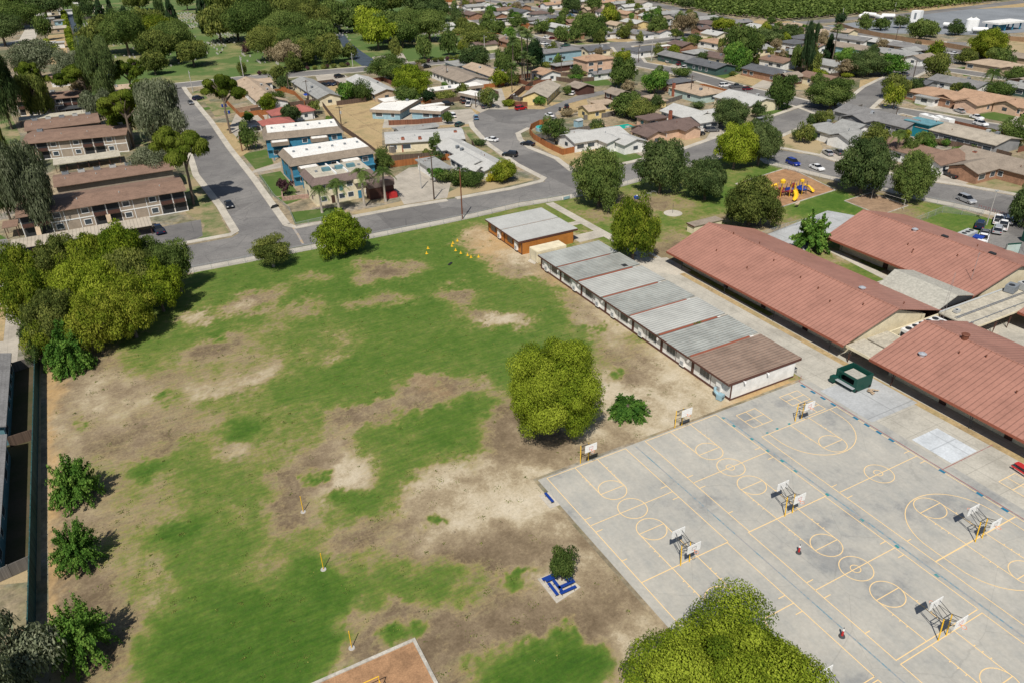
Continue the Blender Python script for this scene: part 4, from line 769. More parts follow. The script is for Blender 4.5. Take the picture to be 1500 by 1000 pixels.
for i, (x, y, a, c, nm) in enumerate([(134.6, 65.2, .2, 'acgrey', 'dark grey boxy air unit nearest the end of the red hall'), (137.6, 64.6, -.1, 'acbox', 'pale grey air unit in the middle of the roof group'), (140.5, 64.9, .3, 'acgrey', 'dark grey air unit at the right of the roof group'), (119.2, 64.9, 0, 'acbox', 'small square vent box on the beige walkway roof')]):
    t = thing('air_unit', nm, 'air conditioner', (x, y, 3.2), a, 'air units on the beige roof'); k = .45 if i == 3 else 1
    s = MB(); s.box(-1.1*k, -.8*k, .1, 1.1*k, .8*k, 1.35*k); s.obj('body', c, t); s = MB(); s.cyl(-.3*k, 0, 1.35*k, 1.42*k, .5*k, n=14); s.obj('fan', 'shade', t); s = MB(); s.box(1.1*k, -.5*k, .2, 1.7*k, .5*k, .95*k); s.obj('duct', 'acbox', t)
t = thing('antenna_mast', 'thin steel lattice mast on the red roof ridge by the beige walkway', 'mast', (108.6, 61.0, 6.1))
s = MB()
for a in (0, 2.1, 4.2): s.tube([(.35*math.cos(a), .35*math.sin(a), 0), (.06*math.cos(a), .06*math.sin(a), 8.5)], .02, 4)
for k in range(12): z = k*.68; r = .33-.024*k; s.tube([(r*math.cos(k*2.1), r*math.sin(k*2.1), z), (r*math.cos(k*2.1+2.1), r*math.sin(k*2.1+2.1), z+.5)], .014, 3)
s.obj('lattice', 'steel', t)
t = thing('antenna_mast', 'thin guyed aerial pole on the red roof beside the grey beige roof', 'mast', (131.2, 70.6, 4.0)); s = MB(); s.tube([(0, 0, 0), (0, 0, 5.5)], .04, 5); s.obj('pole', 'steel', t); s = MB(); s.tube([(-.5, 0, 5.2), (.5, 0, 5.2)], .025, 4); s.obj('crossbar', 'steel', t)
# low cream wall beyond the north end, green stage wagon, benches
t = thing('storage_shed', 'small cream shed with brown fascia and tan roof behind the red hall gable', 'shed', (*G(1016, 344), 0)); s = MB(); s.box(0, 0, 0, 8, 2.3, 1.9); s.obj('wall', 'w_cream', t); s = MB(); s.box(-.2, -.2, 1.92, 8.2, 2.5, 2.05); s.obj('roof', 'r_taupe', t); s = MB(); s.box(-.26, -.2, 1.8, -.201, 2.5, 2.08); s.obj('fascia', 'fascia', t)
t = thing('stage_wagon', 'dark green metal snack stand with open counter on the concrete', 'kiosk', (89.1, 59.6, .06))
s = MB(); s.box(0, 0, .1, .12, 3.8, 1.0); s.box(0, 0, 2.0, .12, 3.8, 2.35); s.box(0, 0, 1.0, .12, .5, 2.0); s.box(0, 3.3, 1.0, .12, 3.8, 2.0); s.box(3.4, 0, .1, 3.52, 3.8, 2.35); s.box(.12, 0, .1, 3.4, .12, 2.35); s.box(.12, 3.68, .1, 3.4, 3.8, 2.35); s.obj('wall', 'dkgreen', t)
s = MB(); s.box(.7, .7, 1.75, 2.9, 3.1, 1.85); s.obj('roof', 'canvasroof', t); s = MB(); s.box(.121, .13, .1, 3.39, 3.67, .16); s.obj('floor', 'shade', t); s = MB(); s.box(-.6, .1, .75, -.01, 3.7, .82); s.obj('counter', 'hood', t); s = MB(); s.box(-.9, 3.3, .3, -.02, 4.1, 1.2); s.obj('side_panel', 'dkgreen', t)
for x in (.3, 3.2):
    s = MB(); s.tube([(x, -.02, .25), (x, .1, .25)], .26, 12); s.obj('wheel', 'tyre', t)
t = thing('rubble_pile', 'pale broken boards piled against the green stand', 'boards', (91.6, 58.6, .06)); s = MB()
for k in range(9): s.at(random.uniform(-.6, .6), random.uniform(-.4, .4), .1+.05*k, random.uniform(0, 3)); s.cbox(0, 0, 0, random.uniform(.5, 1), random.uniform(.2, .4), .05)
s.obj('boards', 'w_tan', t)
def table(x, y, rz, mat, label, cat='picnic table', kind='p', group=None, z=0, ln=1.8):
    t = thing('picnic_table' if kind == 'p' else 'bench', label, cat, (x, y, z), rz, group)
    if kind == 'p':
        s = MB(); s.box(-ln/2, -.38, .72, ln/2, .38, .77); s.obj('table_top', mat, t)
        for q in (-1, 1): s = MB(); s.box(-ln/2, q*.75-.14, .43, ln/2, q*.75+.14, .47); s.obj('seat', mat, t)
    else:
        s = MB(); s.box(-ln/2, -.18, .43, ln/2, .18, .47); s.obj('seat', mat, t)
    for q in (-1, 1):
        s = MB(); x_ = q*(ln/2-.25)
        if kind == 'p': s.tube([(x_, -.75, .43), (x_, .75, .43)], .03, 5); s.tube([(x_, -.6, 0), (x_, -.2, .72)], .03, 5); s.tube([(x_, .6, 0), (x_, .2, .72)], .03, 5)
        else: s.tube([(x_, -.12, 0), (x_, 0, .43)], .03, 5); s.tube([(x_, .12, 0), (x_, 0, .43)], .03, 5)
        s.obj('leg', 'dkgrey', t)
    return t
for x, y, a, l, nm in [(30.15, 49.2, 1.5708, 1.9, 'blue bench on the pad, the left of those nearest the camera'), (31.5, 48.3, 0.0, 2.0, 'blue bench on the pad, the right of those nearest the camera'), (30.7, 50.9, 0.0, 1.8, 'blue bench on the pad, on the far left side below the small tree'), (32.6, 49.8, 1.5708, 1.9, 'blue bench on the pad, in the shade right of the trunk')]:
    table(x, y, a, 'bluebench', nm, 'bench', 'b', 'blue benches around the small tree', .1, l)
    c = .55; table(x+(c if a > 1 and x < 31 else (-c if a > 1 else 0)), y+(c if y < 49 else (-c if a == 0 else 0)), a, 'bluebench', nm.replace('blue bench', 'blue table rail').replace('of those', 'of the pairs'), 'bench', 'b', 'blue table rails beside the benches', .35, l*.9)
table(37.3, 62.0, 1.5708, 'bluebench', 'dark blue bench on the small slab at the play yard edge', 'bench', 'b', None, .07, 1.9)
table(92.7, 36.4, 1.45, 'red', 'red picnic table on the concrete at the right edge', ln=2.4, z=.05)
# ---------------------------------------------------------------- basketball hoops
def board(mb_parent, x, y, q, logo):
    """one backboard facing q along y with rim and net; local coordinates"""
    bd = MB(); bd.box(x-.9, y-.03, 2.75, x+.9, y+.03, 3.85); b = bd.obj('backboard', 'white', mb_parent)
    if logo:
        s = MB()
        for a in ((-.3, 3.05, -.26, 3.5), (.26, 3.05, .3, 3.5), (-.26, 3.46, .26, 3.5), (-.26, 3.05, .26, 3.09)): s.box(x+a[0], y+q*.031-.004, a[1], x+a[2], y+q*.031+.004, a[3])
        s.obj('target_square', 'red' if logo == 'r' else 'dkgrey', b)
    s = MB(); n = 16; c = (x, y+q*.42)
    s.tube([(c[0]+.23*math.cos(2*math.pi*k/n), c[1]+.23*math.sin(2*math.pi*k/n), 3.05) for k in range(n+1)], .018, 5); s.tube([(x, y+q*.04, 3.05), (x, y+q*.2, 3.05)], .03, 5); rm = s.obj('rim', 'orange', mb_parent)
    s = MB()
    for k in range(n): a = 2*math.pi*k/n; s.tube([(c[0]+.22*math.cos(a), c[1]+.22*math.sin(a), 3.03), (c[0]+.13*math.cos(a+.5), c[1]+.13*math.sin(a+.5), 2.65)], .008, 3)
    s.obj('net', 'white', rm)
def hoop(x, y, sides, post, label, logos):
    t = thing('basketball_hoop', label, 'basketball hoop', (x, y, .05), 0, 'basketball hoops')
    for px in (-.62, .62):
        s = MB()
        if len(sides) == 2:
            s.tube([(px, -.28, 0), (px, -.1, 2.9)], .065, 7); s.obj('post', post, t)
        else:
            s.tube([(px, .1, 0), (px, .1, 2.9)], .065, 7); s.obj('post', post, t)
    s = MB(); s.tube([(-.62, .0, 2.85), (.62, .0, 2.85)], .05, 6); s.tube([(-.62, 0, 2.2), (.62, 0, 2.2)], .04, 6)
    for q in sides:
        for px in (-.62, .62):
            s.tube([(px, 0, 2.85), (px*.7, q*1.28, 3.55)], .035, 5); s.tube([(px, 0, 2.2), (px*.7, q*1.28, 2.95)], .035, 5); s.tube([(px, 0, 2.85), (px*.7, q*1.28, 2.95)], .025, 5)
    s.obj('bracket', 'dkgrey', t)
    for q, lg in zip(sides, logos): board(t, 0, q*1.32, q, lg)
hoop(45.2, 66.0, [-1], 'yellow', 'single basketball hoop at the left of the back line, red square on its board', ['r'])
hoop(61.0, 66.0, [-1], 'yellow', 'basketball hoop with plain white board on the back line nearest the classroom corner', [None])
hoop(45.1, 45.7, [1, -1], 'yellow', 'double basketball hoop nearest the small tree with blue benches', ['k', 'k'])
hoop(61.0, 45.75, [1, -1], 'yellow', 'double basketball hoop in the middle of the yard above one red cone', ['k', 'r'])
hoop(60.9, 25.4, [1, -1], 'yellow', 'double basketball hoop toward the bottom right corner of the yard', ['k', 'r'])
hoop(45.2, 25.2, [1, -1], 'yellow', 'double basketball hoop at the bottom edge beside the huge tree', ['k', 'k'])
hoop(76.6, 32.0, [1, -1], 'yellow', 'double basketball hoop nearest the right edge of the picture', ['k', 'k'])
hoop(76.7, 58.75, [-1], 'yellow', 'single basketball hoop beside the four square court and blue squares', ['r'])
def tether(x, y, label):
    t = thing('tether_pole', label, 'pole', (x, y, 0.01), 0, 'yellow tether ball poles'); s = MB(); s.tube([(0, 0, 0), (0, 0, 2.5)], .05, 7); s.obj('pole', 'yellow', t)
    s = MB(); s.cyl(0, 0, 0, .07, .34, .3, 12); s.obj('footing', 'poleconc', t)
tether(9.9, 75.2, 'yellow tether pole in the grass, farthest of those in the field'); tether(9.4, 64.7, 'yellow tether pole on dark green grass, middle one in the field'); tether(8.9, 53.0, 'yellow tether pole nearest the wood chip pit in the field')
def tcone(x, y, label, h=.7, m='red', z=.05, grp='cones on the play yard'):
    t = thing('traffic_cone', label, 'traffic cone', (x, y, z), 0, grp); s = MB(); s.cyl(0, 0, .04, h, .2*h/.7, .04, 10); s.obj('cone', m, t); s = MB(); s.cbox(0, 0, .02, .45*h/.7, .45*h/.7, .04); s.obj('base', m, t)
    s = MB(); s.cyl(0, 0, h*.55, h*.75, .115*h/.7, .085*h/.7, 10); s.obj('collar', 'white', t)
def redpost(x, y, label):
    t = thing('marker_post', label, 'post', (x, y, .05), 0, 'red posts on the play yard'); t.scale = (.8, .8, .8); s = MB(); s.tube([(0, 0, .1), (0, 0, 1.1)], [.16, .12], 10); s.obj('post', 'red', t); s = MB(); s.cyl(0, 0, 1.1, 1.4, .15, .13, 10); s.obj('collar', 'white', t); s = MB(); s.cyl(0, 0, 1.4, 1.6, .08, .05, 8); s.obj('tip', 'shade', t)
    s = MB(); s.cyl(0, 0, 0, .22, .42, .34, 14); s.obj('base', 'dkgrey', t)
redpost(57.3, 40.4, 'red post with white band standing below the middle double hoop'); redpost(52.4, 30.1, 'red post with white band beside the blue line near the huge tree')
for i, (px, py) in enumerate([(625, 372), (627, 364.5), (662, 361), (663.5, 357), (670, 353.5), (667.5, 367.5), (675, 371.5), (685, 374.5), (690, 377.5), (701, 377)]):
    x, y = G(px, py); t = thing('marker_cone', ['small yellow cone, nearer of the two standing apart on the left', 'small yellow cone, farther of the two standing apart on the left', 'small yellow cone at the left bend of the arc', 'small yellow cone just above the left bend of the arc', 'small yellow cone at the far tip of the arc', 'small yellow cone at the middle of the arc on the left', 'small yellow cone fourth from the orange soil end', 'small yellow cone third from the orange soil end', 'small yellow cone second from the orange soil end', 'small yellow cone closest to the orange soil patch'][i], 'cone', (x, y, .01), 0, 'small yellow cones on the grass')
    s = MB(); s.cyl(0, 0, 0, .55, .2, .05, 8); s.obj('cone', 'yellow', t); s = MB(); s.cbox(0, 0, .02, .5, .5, .04); s.obj('base', 'yellow', t)
x, y = G(659.5, 387.5); t = thing('sports_bag', 'small dark bag lying on the green field below the yellow cones', 'bag', (x, y, 0.01), .6); s = MB(); s.xsec([(-.2, .03), (-.22, .15), (-.12, .3), (.12, .3), (.22, .15), (.2, .03)], -.6, .6); s.obj('bag', 'shade', t); s = MB(); s.tube([(-.25, 0, .3), (-.1, 0, .45), (.1, 0, .45), (.25, 0, .3)], .02, 4); s.obj('strap', 'black', t)
# ---------------------------------------------------------------- playground structure and small play things
px0, py0 = G(1160, 287)
t = thing('play_structure', 'yellow playground with three slides and dark red and blue decks', 'playground', (px0, py0, .03), 0); t.scale = (.86, .86, .95)
def yb(name, fn, mat): s = MB(); fn(s); return s.obj(name, mat, t)
for dx, dy in ((-3.2, 1.5), (-1.2, 3.0), (-1.0, .2), (1.0, 1.6), (3.2, 2.4), (5.0, 1.2), (3.4, -.4)):
    yb('deck', lambda s: s.prism([(dx-1, dy-.9), (dx+.9, dy-1), (dx+1, dy+.9), (dx-.9, dy+1)], 1.25, 1.4), 'darkred' if dx < 0 else 'blue')
    for a, b in ((-.9, -.9), (.9, .9), (-.9, .9), (.9, -.9)): yb('post', lambda s: s.tube([(dx+a, dy+b, 0), (dx+a, dy+b, 2.9)], .07, 6), 'yellow' if (a < 0) else 'dkgrey')
def chute(pts, r=.42):
    def f(s):
        prof = []; P = [Vector(p) for p in pts]; vs = []; fs = []; n = 7
        for i, p in enumerate(P):
            d = (P[min(i+1, len(P)-1)]-P[max(i-1, 0)]); d.z = 0; d.normalize(); q = Vector((-d.y, d.x, 0))
            for k in range(n): a = math.pi*(1+k/(n-1)); vs.append(p+q*math.cos(a)*r+Vector((0, 0, math.sin(a)*r*.8+r)))
            for k in range(n): a = math.pi*(2-k/(n-1)); vs.append(p+q*math.cos(a)*(r-.06)+Vector((0, 0, math.sin(a)*(r-.06)*.8+r)))
        m_ = 2*n
        for i in range(len(P)-1):
            for k in range(m_): fs.append((i*m_+k, i*m_+(k+1) % m_, (i+1)*m_+(k+1) % m_, (i+1)*m_+k))
        s.add(vs, fs)
    return f
yb('slide', chute([(-2.0, 4.2, 2.0), (-3.4, 4.8, 1.5), (-4.8, 4.6, .9), (-6.2, 4.2, .4), (-7.0, 4.0, .35)], .55), 'yellow')
yb('slide', chute([(-.5, -.8, 1.6), (-.9, -2.0, 1.2), (-1.8, -3.2, .8), (-3.0, -4.0, .35), (-3.8, -4.4, .3)], .6), 'yellow')
yb('slide', chute([(5.6, .8, 1.6), (6.6, 0, 1.1), (6.7, -1.2, .5), (6.4, -1.9, .3)], .5), 'yellow')
yb('canopy', lambda s: s.tube([(-1.2, 3.0, 2.9), (-1.2, 3.0, 3.6), (-1.2, 3.0, 4.0)], [.75, .8, .2], 8), 'yellow')
yb('canopy', lambda s: s.tube([(5.0, 1.4, 2.7), (5.0, 1.4, 3.2), (5.0, 1.4, 3.4)], [.6, .6, .2], 8), 'yellow')
yb('climber', lambda s: [s.tube([(1.0, .4, .1), (1.1, .2, 2.4)], .32, 8), s.tube([(1.9, .9, .1), (1.6, .8, 2.4)], .2, 8)], 'yellow')
yb('tunnel', lambda s: s.tube([(1.6, 1.9, 1.9), (3.0, 2.5, 1.9)], .55, 10), 'darkred')
yb('guard_panel', lambda s: [s.box(-2.2, .9, 1.4, -.2, 1.0, 2.2), s.box(2.3, .4, 1.4, 4.3, .5, 2.2)], 'blue')
yb('steering_rail', lambda s: [s.tube([(-7.5+.5*k, .6, 0), (-7.5+.5*k, .6, .9)], .04, 4) for k in range(9)]+[s.tube([(-7.6, .6, .9), (-3.3, .6, .9)], .04, 4)], 'darkred')
x, y = G(1167, 304); t = thing('spring_rider', 'small tan rider on a dark spring in the grass by the playground', 'spring rider', (x, y, 0.01)); s = MB(); s.tube([(0, 0, 0), (0, 0, .6)], .12, 8); s.obj('spring', 'shade', t); s = MB(); s.tube([(-.7, 0, .9), (0, 0, .75), (.7, 0, 1.2)], [.2, .35, .16], 8); s.obj('seat', 'w_tan', t)
x, y = G(985, 313); t = thing('tree_stake', 'thin leaning stake standing on the round concrete slab', 'stake', (x, y, .09)); s = MB(); s.tube([(0, 0, 0), (.05, 0, 2.4)], .04, 5); s.obj('pole', 'dkgrey', t)
x, y = G(933, 291); t = thing('play_dome', 'blue plastic tub lying on bare soil by the fence', 'tub', (x, y, 0.01)); s = MB(); s.tube([(0, 0, 0), (0, 0, .5), (0, 0, .75)], [.75, .8, .3], 14); s.obj('body', 'blue', t); s = MB(); s.tube([(0, 0, .75), (0, 0, .82)], .25, 10); s.obj('lid', 'white', t)
x, y = G(950, 288); t = thing('play_pipe', 'low pale concrete pipe frame on bare soil by the fence', 'climbing frame', (x, y, 0.01), .3); s = MB()
for k in (-2.2, 0, 2.2): s.tube([(k, -.8, 0), (k, -.7, .8), (k, .7, .8), (k, .8, 0)], .06, 5)
s.tube([(-2.2, 0, .8), (2.2, 0, .8)], .06, 5); s.obj('frame', 'steel', t)
x, y = G(1299, 300); t = thing('net_posts', 'two pale posts with a cable between them on the sand pit', 'net posts', (x, y, .03), R_(90)); 
for q in (-4.5, 4.5): s = MB(); s.tube([(q, 0, 0), (q, 0, 2.6)], .06, 6); s.obj('post', 'poleconc', t)
s = MB(); s.tube([(-4.5, 0, 2.5), (0, 0, 2.4), (4.5, 0, 2.5)], .03, 4); s.obj('cable', 'poleconc', t)
x, y = G(580, 1010)
t = thing('swing_frame', 'pale yellow bar frame in the wood chip pit at the bottom', 'play frame', (8.2, 47.0, .03)); s = MB(); s.tube([(0, 0, 0), (0, 0, 2.1), (1.6, 0, 2.1), (1.6, 0, 0)], .05, 6); s.obj('frame', 'yellow', t); s = MB(); s.tube([(0, 0, 1.5), (0, -2.4, 1.5)], .04, 5); s.tube([(1.6, 0, 1.5), (1.6, -2.4, 1.5)], .04, 5); s.obj('rail', 'yellow', t)
# ---------------------------------------------------------------- trees: unit crowns (radius 1, height 1), leaves are small faces
LK = 1.6
LKK = {'mid': 1.35, 'olive': 1.3, 'dark': 1.5, 'yellow': 1.35, 'lime': 1.5, 'cyp': 1.1, 'grey': 1.15, 'pine': 1.2, 'mulb': 1.6, 'orch': 1.15}
LEAFPAL = {
 'dark': ((0.022,0.038,0.014),(0.052,0.078,0.026),(0.10,0.128,0.045)), 'mid': ((0.028,0.05,0.013),(0.068,0.102,0.026),(0.13,0.165,0.045)),
 'olive': ((0.038,0.055,0.014),(0.10,0.122,0.03),(0.19,0.20,0.05)), 'yellow': ((0.04,0.065,0.008),(0.125,0.16,0.016),(0.23,0.24,0.035)),
 'lime': ((0.045,0.075,0.008),(0.125,0.165,0.014),(0.22,0.255,0.03)), 'grey': ((0.055,0.07,0.035),(0.125,0.145,0.085),(0.23,0.245,0.16)), 'orch': ((0.055,0.085,0.022),(0.115,0.16,0.04),(0.19,0.235,0.065)),
 'mulb': ((0.02,0.055,0.010),(0.058,0.12,0.02),(0.13,0.20,0.04)), 'pine': ((0.03,0.05,0.008),(0.08,0.115,0.014),(0.15,0.18,0.03)),
 'cyp': ((0.012,0.03,0.012),(0.028,0.052,0.022),(0.05,0.078,0.035)), 'palm': ((0.03,0.05,0.02),(0.075,0.11,0.035),(0.15,0.18,0.07)),
 'brown': ((0.08,0.06,0.035),(0.15,0.12,0.07),(0.22,0.18,0.11)), 'plum': ((0.03,0.015,0.018),(0.06,0.03,0.035),(0.10,0.06,0.055)), 'gold': ((0.14,0.13,0.01),(0.32,0.29,0.02),(0.5,0.44,0.06)),
}
for k_, v_ in LEAFPAL.items(): PAL['leaf_'+k_] = (lambda k=k_, v=v_: leafm('leaf_'+k, *[tuple(c*LKK.get(k, LK) for c in q) for q in v]))
rng = np.random.default_rng(11)
def unit(n):
    v = rng.normal(size=(n, 3)); return v/np.linalg.norm(v, axis=1)[:, None]
def leaves(P, Nn, size, val, long=1.0, jitter=0.6, droop=0.0):
    """one small quad per leaf spray"""
    n = len(P); N_ = Nn+rng.normal(size=(n, 3))*jitter; N_ /= np.linalg.norm(N_, axis=1)[:, None]
    a = rng.normal(size=(n, 3)); a[:, 2] -= droop*3; u = a-N_*(a*N_).sum(1)[:, None]; u /= np.linalg.norm(u, axis=1)[:, None]; w_ = np.cross(N_, u)
    s = size*rng.uniform(0.6, 1.35, n)[:, None]
    u = u*s*0.5*long; w_ = w_*s*0.5
    co = np.stack([P-u*0.9, P+w_*0.8, P+u*1.1, P-w_*0.8], 1).reshape(-1, 3)
    return co, np.repeat(val, 4)
def leafmesh(name, parts, mat):
    co = np.concatenate([p[0] for p in parts]); val = np.concatenate([p[1] for p in parts])
    me = fastmesh(name, co, np.arange(len(co)).reshape(-1, 4))
    a = me.attributes.new('leaf', 'FLOAT', 'POINT'); a.data.foreach_set('value', val.astype(np.float32)); me.materials.append(M(mat)); return me
def clump_leaves(cs, rs, n, size, up=0.35, long=1.0, droop=0, inner=0.55):
    """cs centres (k,3), rs radii (k,3): leaves over the clumps, a share inside them"""
    k = len(cs); w_ = (rs[:, 0]*rs[:, 1])**0.8+1e-6; w_ /= w_.sum(); idx = rng.choice(k, n, p=w_)
    d = unit(n); d[:, 2] = np.where((d[:, 2] < -0.2) & (rng.random(n) < up), -d[:, 2], d[:, 2]); r = np.where(rng.random(n) < 0.72, rng.uniform(.8, 1.18, n), rng.uniform(inner, .9, n))
    P = cs[idx]+d*rs[idx]*r[:, None]
    cv = rng.uniform(-.3, .26, k); val = 0.5+cv[idx]+rng.normal(0, .13, n)
    return leaves(P, d, size, val, long, .5, droop)
def crown_round(n, size, k=46, flat=1.0, seed=0, cl=.27, gap=.12, mat='leaf_mid', base=.13, cone=0.0, la=1.0):
    global rng; rng = np.random.default_rng(seed)
    d = unit(k*3); d = d[d[:, 2] > -0.75][:k]; r = rng.uniform(.5, .9, len(d))
    z = d[:, 2]; cs = d*r[:, None]; hz = (1-base)/2
    lob = 1+la*.24*np.sin(np.arctan2(d[:, 1], d[:, 0])*rng.integers(2, 4)+rng.uniform(0, 6))+la*.13*np.sin(np.arctan2(d[:, 1], d[:, 0])*5+z*4+rng.uniform(0, 6))
    if cone: lob *= 1-cone*np.clip(z, 0, 1)
    cs[:, :2] *= lob[:, None]; cs[:, 2] = base+hz+cs[:, 2]*hz*1.12*flat+rng.normal(0, .03, len(d))
    rr = rng.uniform(.6, 1.7, len(d))*cl; rs = np.stack([rr, rr, rr*hz*1.15], 1)
    core = np.array([[0, 0, base+hz*1.0]]); cr = np.array([[.66, .66, hz*.72]])
    parts = [clump_leaves(cs, rs, int(n*.88), size), clump_leaves(core, cr, int(n*.12), size*1.5)]
    return leafmesh('crown', parts, mat)
def crown_euc(n, size, seed=0, mat='leaf_grey'):
    global rng; rng = np.random.default_rng(seed); k = 34; cs = []; rs = []
    for i in range(k):
        a = rng.uniform(0, 6.28); z = rng.uniform(.32, .96); r = rng.uniform(.25, .78)*(1-.5*abs(z-.55)); cs.append((r*math.cos(a), r*math.sin(a), z)); q = rng.uniform(.16, .3); rs.append((q, q, q*.5))
    cs = np.array(cs); rs = np.array(rs); parts = [clump_leaves(cs, rs, int(n*.5), size, .2, 1.6, 1.0)]
    m_ = int(n*.5); idx = rng.integers(0, k, m_); a = rng.uniform(0, 6.28, m_); dr = rng.random(m_)
    P = cs[idx]+np.stack([np.cos(a)*rs[idx, 0]*rng.uniform(.6, 1.15, m_), np.sin(a)*rs[idx, 0]*rng.uniform(.6, 1.15, m_), -dr*rng.uniform(.06, .24, m_)], 1)+rng.normal(0, .025, (m_, 3)); st = (np.floor(a*2.2)+idx*7) % 5 < 4
    P = P[st]; dd = np.stack([np.cos(a[st]), np.sin(a[st]), np.zeros(st.sum())+.3], 1); parts.append(leaves(P, dd, size, .48+rng.normal(0, .2, len(P)), 2.0, .6, 1.6))
    return leafmesh('crown', parts, mat)
def crown_pine(n, size, seed=0, mat='leaf_pine'):
    global rng; rng = np.random.default_rng(seed); k = 30; cs = []; rs = []
    for i in range(k):
        a = rng.uniform(0, 6.28); r = math.sqrt(rng.random())*.86; z = .93-.26*r*r-rng.uniform(0, .22); cs.append((r*math.cos(a), r*math.sin(a), z)); q = rng.uniform(.15, .27); rs.append((q, q, q*.26))
    return leafmesh('crown', [clump_leaves(np.array(cs), np.array(rs), n, size, .8, 1.2)], mat)
def crown_cyp(n, size, seed=0, mat='leaf_cyp'):
    global rng; rng = np.random.default_rng(seed); k = 60; cs = []; rs = []
    for i in range(k):
        a = rng.uniform(0, 6.28); z = rng.uniform(.06, .95); r = .72*(1-z**2.2)*rng.uniform(.5, 1); cs.append((r*math.cos(a), r*math.sin(a), z)); q = rng.uniform(.2, .36)*(1.1-z*.6); rs.append((q, q, q*.2))
    return leafmesh('crown', [clump_leaves(np.array(cs), np.array(rs), n, size, .5, 1.4)], mat)
def crown_mulb(nsh, size, seed=0, mat='leaf_mulb', arch=.12):
    """pollarded tree: straight leafy shoots radiating from the knuckles"""
    global rng; rng = np.random.default_rng(seed); Ps = []; Ns = []; Vs = []
    for i in range(nsh):
        a = rng.uniform(0, 6.28); e = rng.uniform(-.35, 1.35); L_ = rng.uniform(.62, 1.08); o = np.array([math.cos(a)*.16, math.sin(a)*.16, .36+rng.uniform(-.05, .08)])
        d = np.array([math.cos(a)*math.cos(e), math.sin(a)*math.cos(e), math.sin(e)*.66]); m_ = int(46*L_); t = np.linspace(.12, 1, m_); P = o+d*(t*L_)[:, None]*np.array([.92, .92, 1]); P[:, 2] -= arch*t*t*math.cos(e)
        P = np.repeat(P, 4, 0)+rng.normal(0, .04, (m_*4, 3))*np.array([1, 1, .6]); Ps.append(P); Ns.append(np.tile(d*.4+np.array([0, 0, .8]), (m_*4, 1))+rng.normal(0, .3, (m_*4, 3))); Vs.append(np.full(m_*4, .5+rng.uniform(-.2, .25))+rng.normal(0, .12, m_*4))
    return leafmesh('crown', [leaves(np.concatenate(Ps), np.concatenate(Ns), size, np.concatenate(Vs), 1.2, .4)], mat)
def crown_palm(nf, seed=0, mat='leaf_palm', fan=False):
    """fronds; crown radius 1, its hub at height 1"""
    global rng; rng = np.random.default_rng(seed); Ps = []; Ns = []; Vs = []; co = []; va = []
    for i in range(nf):
        a = rng.uniform(0, 6.28); e = rng.uniform(-.7 if fan else -.25, 1.25); u = np.array([math.cos(a), math.sin(a), 0]); sidev = np.array([-math.sin(a), math.cos(a), 0]); m_ = 9; L_ = rng.uniform(.8, 1.05); v = .45+rng.uniform(-.25, .25)-(0.3 if e < -.3 else 0)
        ax = []
        for j in range(m_+1):
            t = j/m_; ax.append(u*(math.cos(e)*t*L_)+np.array([0, 0, (math.sin(e)*t-(.25 if fan else .75)*t*t)*L_*.9]))
        ax = np.array(ax)
        for j in range(2, m_+1):
            t = j/m_; wd = (.13 if not fan else .1+.16*t)*math.sin(min(1, t*1.2)*math.pi*.75+.3)
            for q in (-1, 1):
                for h in (0, .5):
                    p = ax[j-1]+(ax[j]-ax[j-1])*h; tip = p+sidev*q*wd*2+(ax[j]-ax[j-1])*.9-np.array([0, 0, wd*.7]); b = p+(ax[j]-ax[j-1])*.35
                    co += [p, b, tip, tip-(ax[j]-ax[j-1])*.2]; va += [v+rng.normal(0, .08)]*4
    co = np.array(co); co[:, 2] += 1
    return leafmesh('crown', [(co, np.array(va))], mat)
def trunk_mesh(kind, seed=0, mat='bark'):
    r = random.Random(seed); s = MB()
    if kind == 'palm': s.tube([(0, 0, -.02), (.01, 0, .4), (0, .01, .8), (0, 0, 1.02)], [.09, .065, .06, .07], 8)
    elif kind == 'euc':
        s.tube([(0, 0, -.02), (.03, .01, .3), (.0, .03, .6), (.04, 0, .85)], [.06, .05, .035, .015], 8)
        for i in range(6): a = r.uniform(0, 6.28); z = r.uniform(.3, .6); s.tube([(.02, .01, z), (.3*math.cos(a), .3*math.sin(a), z+.16), (.5*math.cos(a), .5*math.sin(a), z+.26)], [.03, .02, .008], 6)
    elif kind == 'pine':
        s.tube([(0, 0, -.02), (.04, .02, .35), (.0, .05, .7)], [.06, .05, .035], 8)
        for i in range(9): a = i*.7+r.uniform(0, .5); z = r.uniform(.4, .66); l = r.uniform(.4, .75); s.tube([(.02, .03, z), (l*.5*math.cos(a), l*.5*math.sin(a), z+.1), (l*math.cos(a), l*math.sin(a), z+.2)], [.028, .018, .008], 5)
    elif kind == 'mulb':
        s.tube([(0, 0, -.02), (.02, 0, .15), (0, .02, .34)], [.085, .07, .09], 9)
        for i in range(7): a = i*.9; s.tube([(0, .02, .32), (.16*math.cos(a), .16*math.sin(a), .40)], [.05, .05], 6)
    else:
        s.tube([(0, 0, -.02), (.01, .02, .18), (0, 0, .34)], [.085, .062, .055], 9)
        for i in range(7): a = i*.9+r.uniform(0, .4); l = r.uniform(.35, .7); s.tube([(0, 0, .26+.02*i), (l*.45*math.cos(a), l*.45*math.sin(a), .42+.01*i), (l*math.cos(a), l*math.sin(a), .58+r.uniform(0, .2))], [.045, .03, .012], 6)
    me = bpy.data.meshes.new('trunk'); me.from_pydata(s.v, [], s.f); me.polygons.foreach_set('use_smooth', [True]*len(me.polygons)); me.materials.append(M(mat)); return me
CR = {}
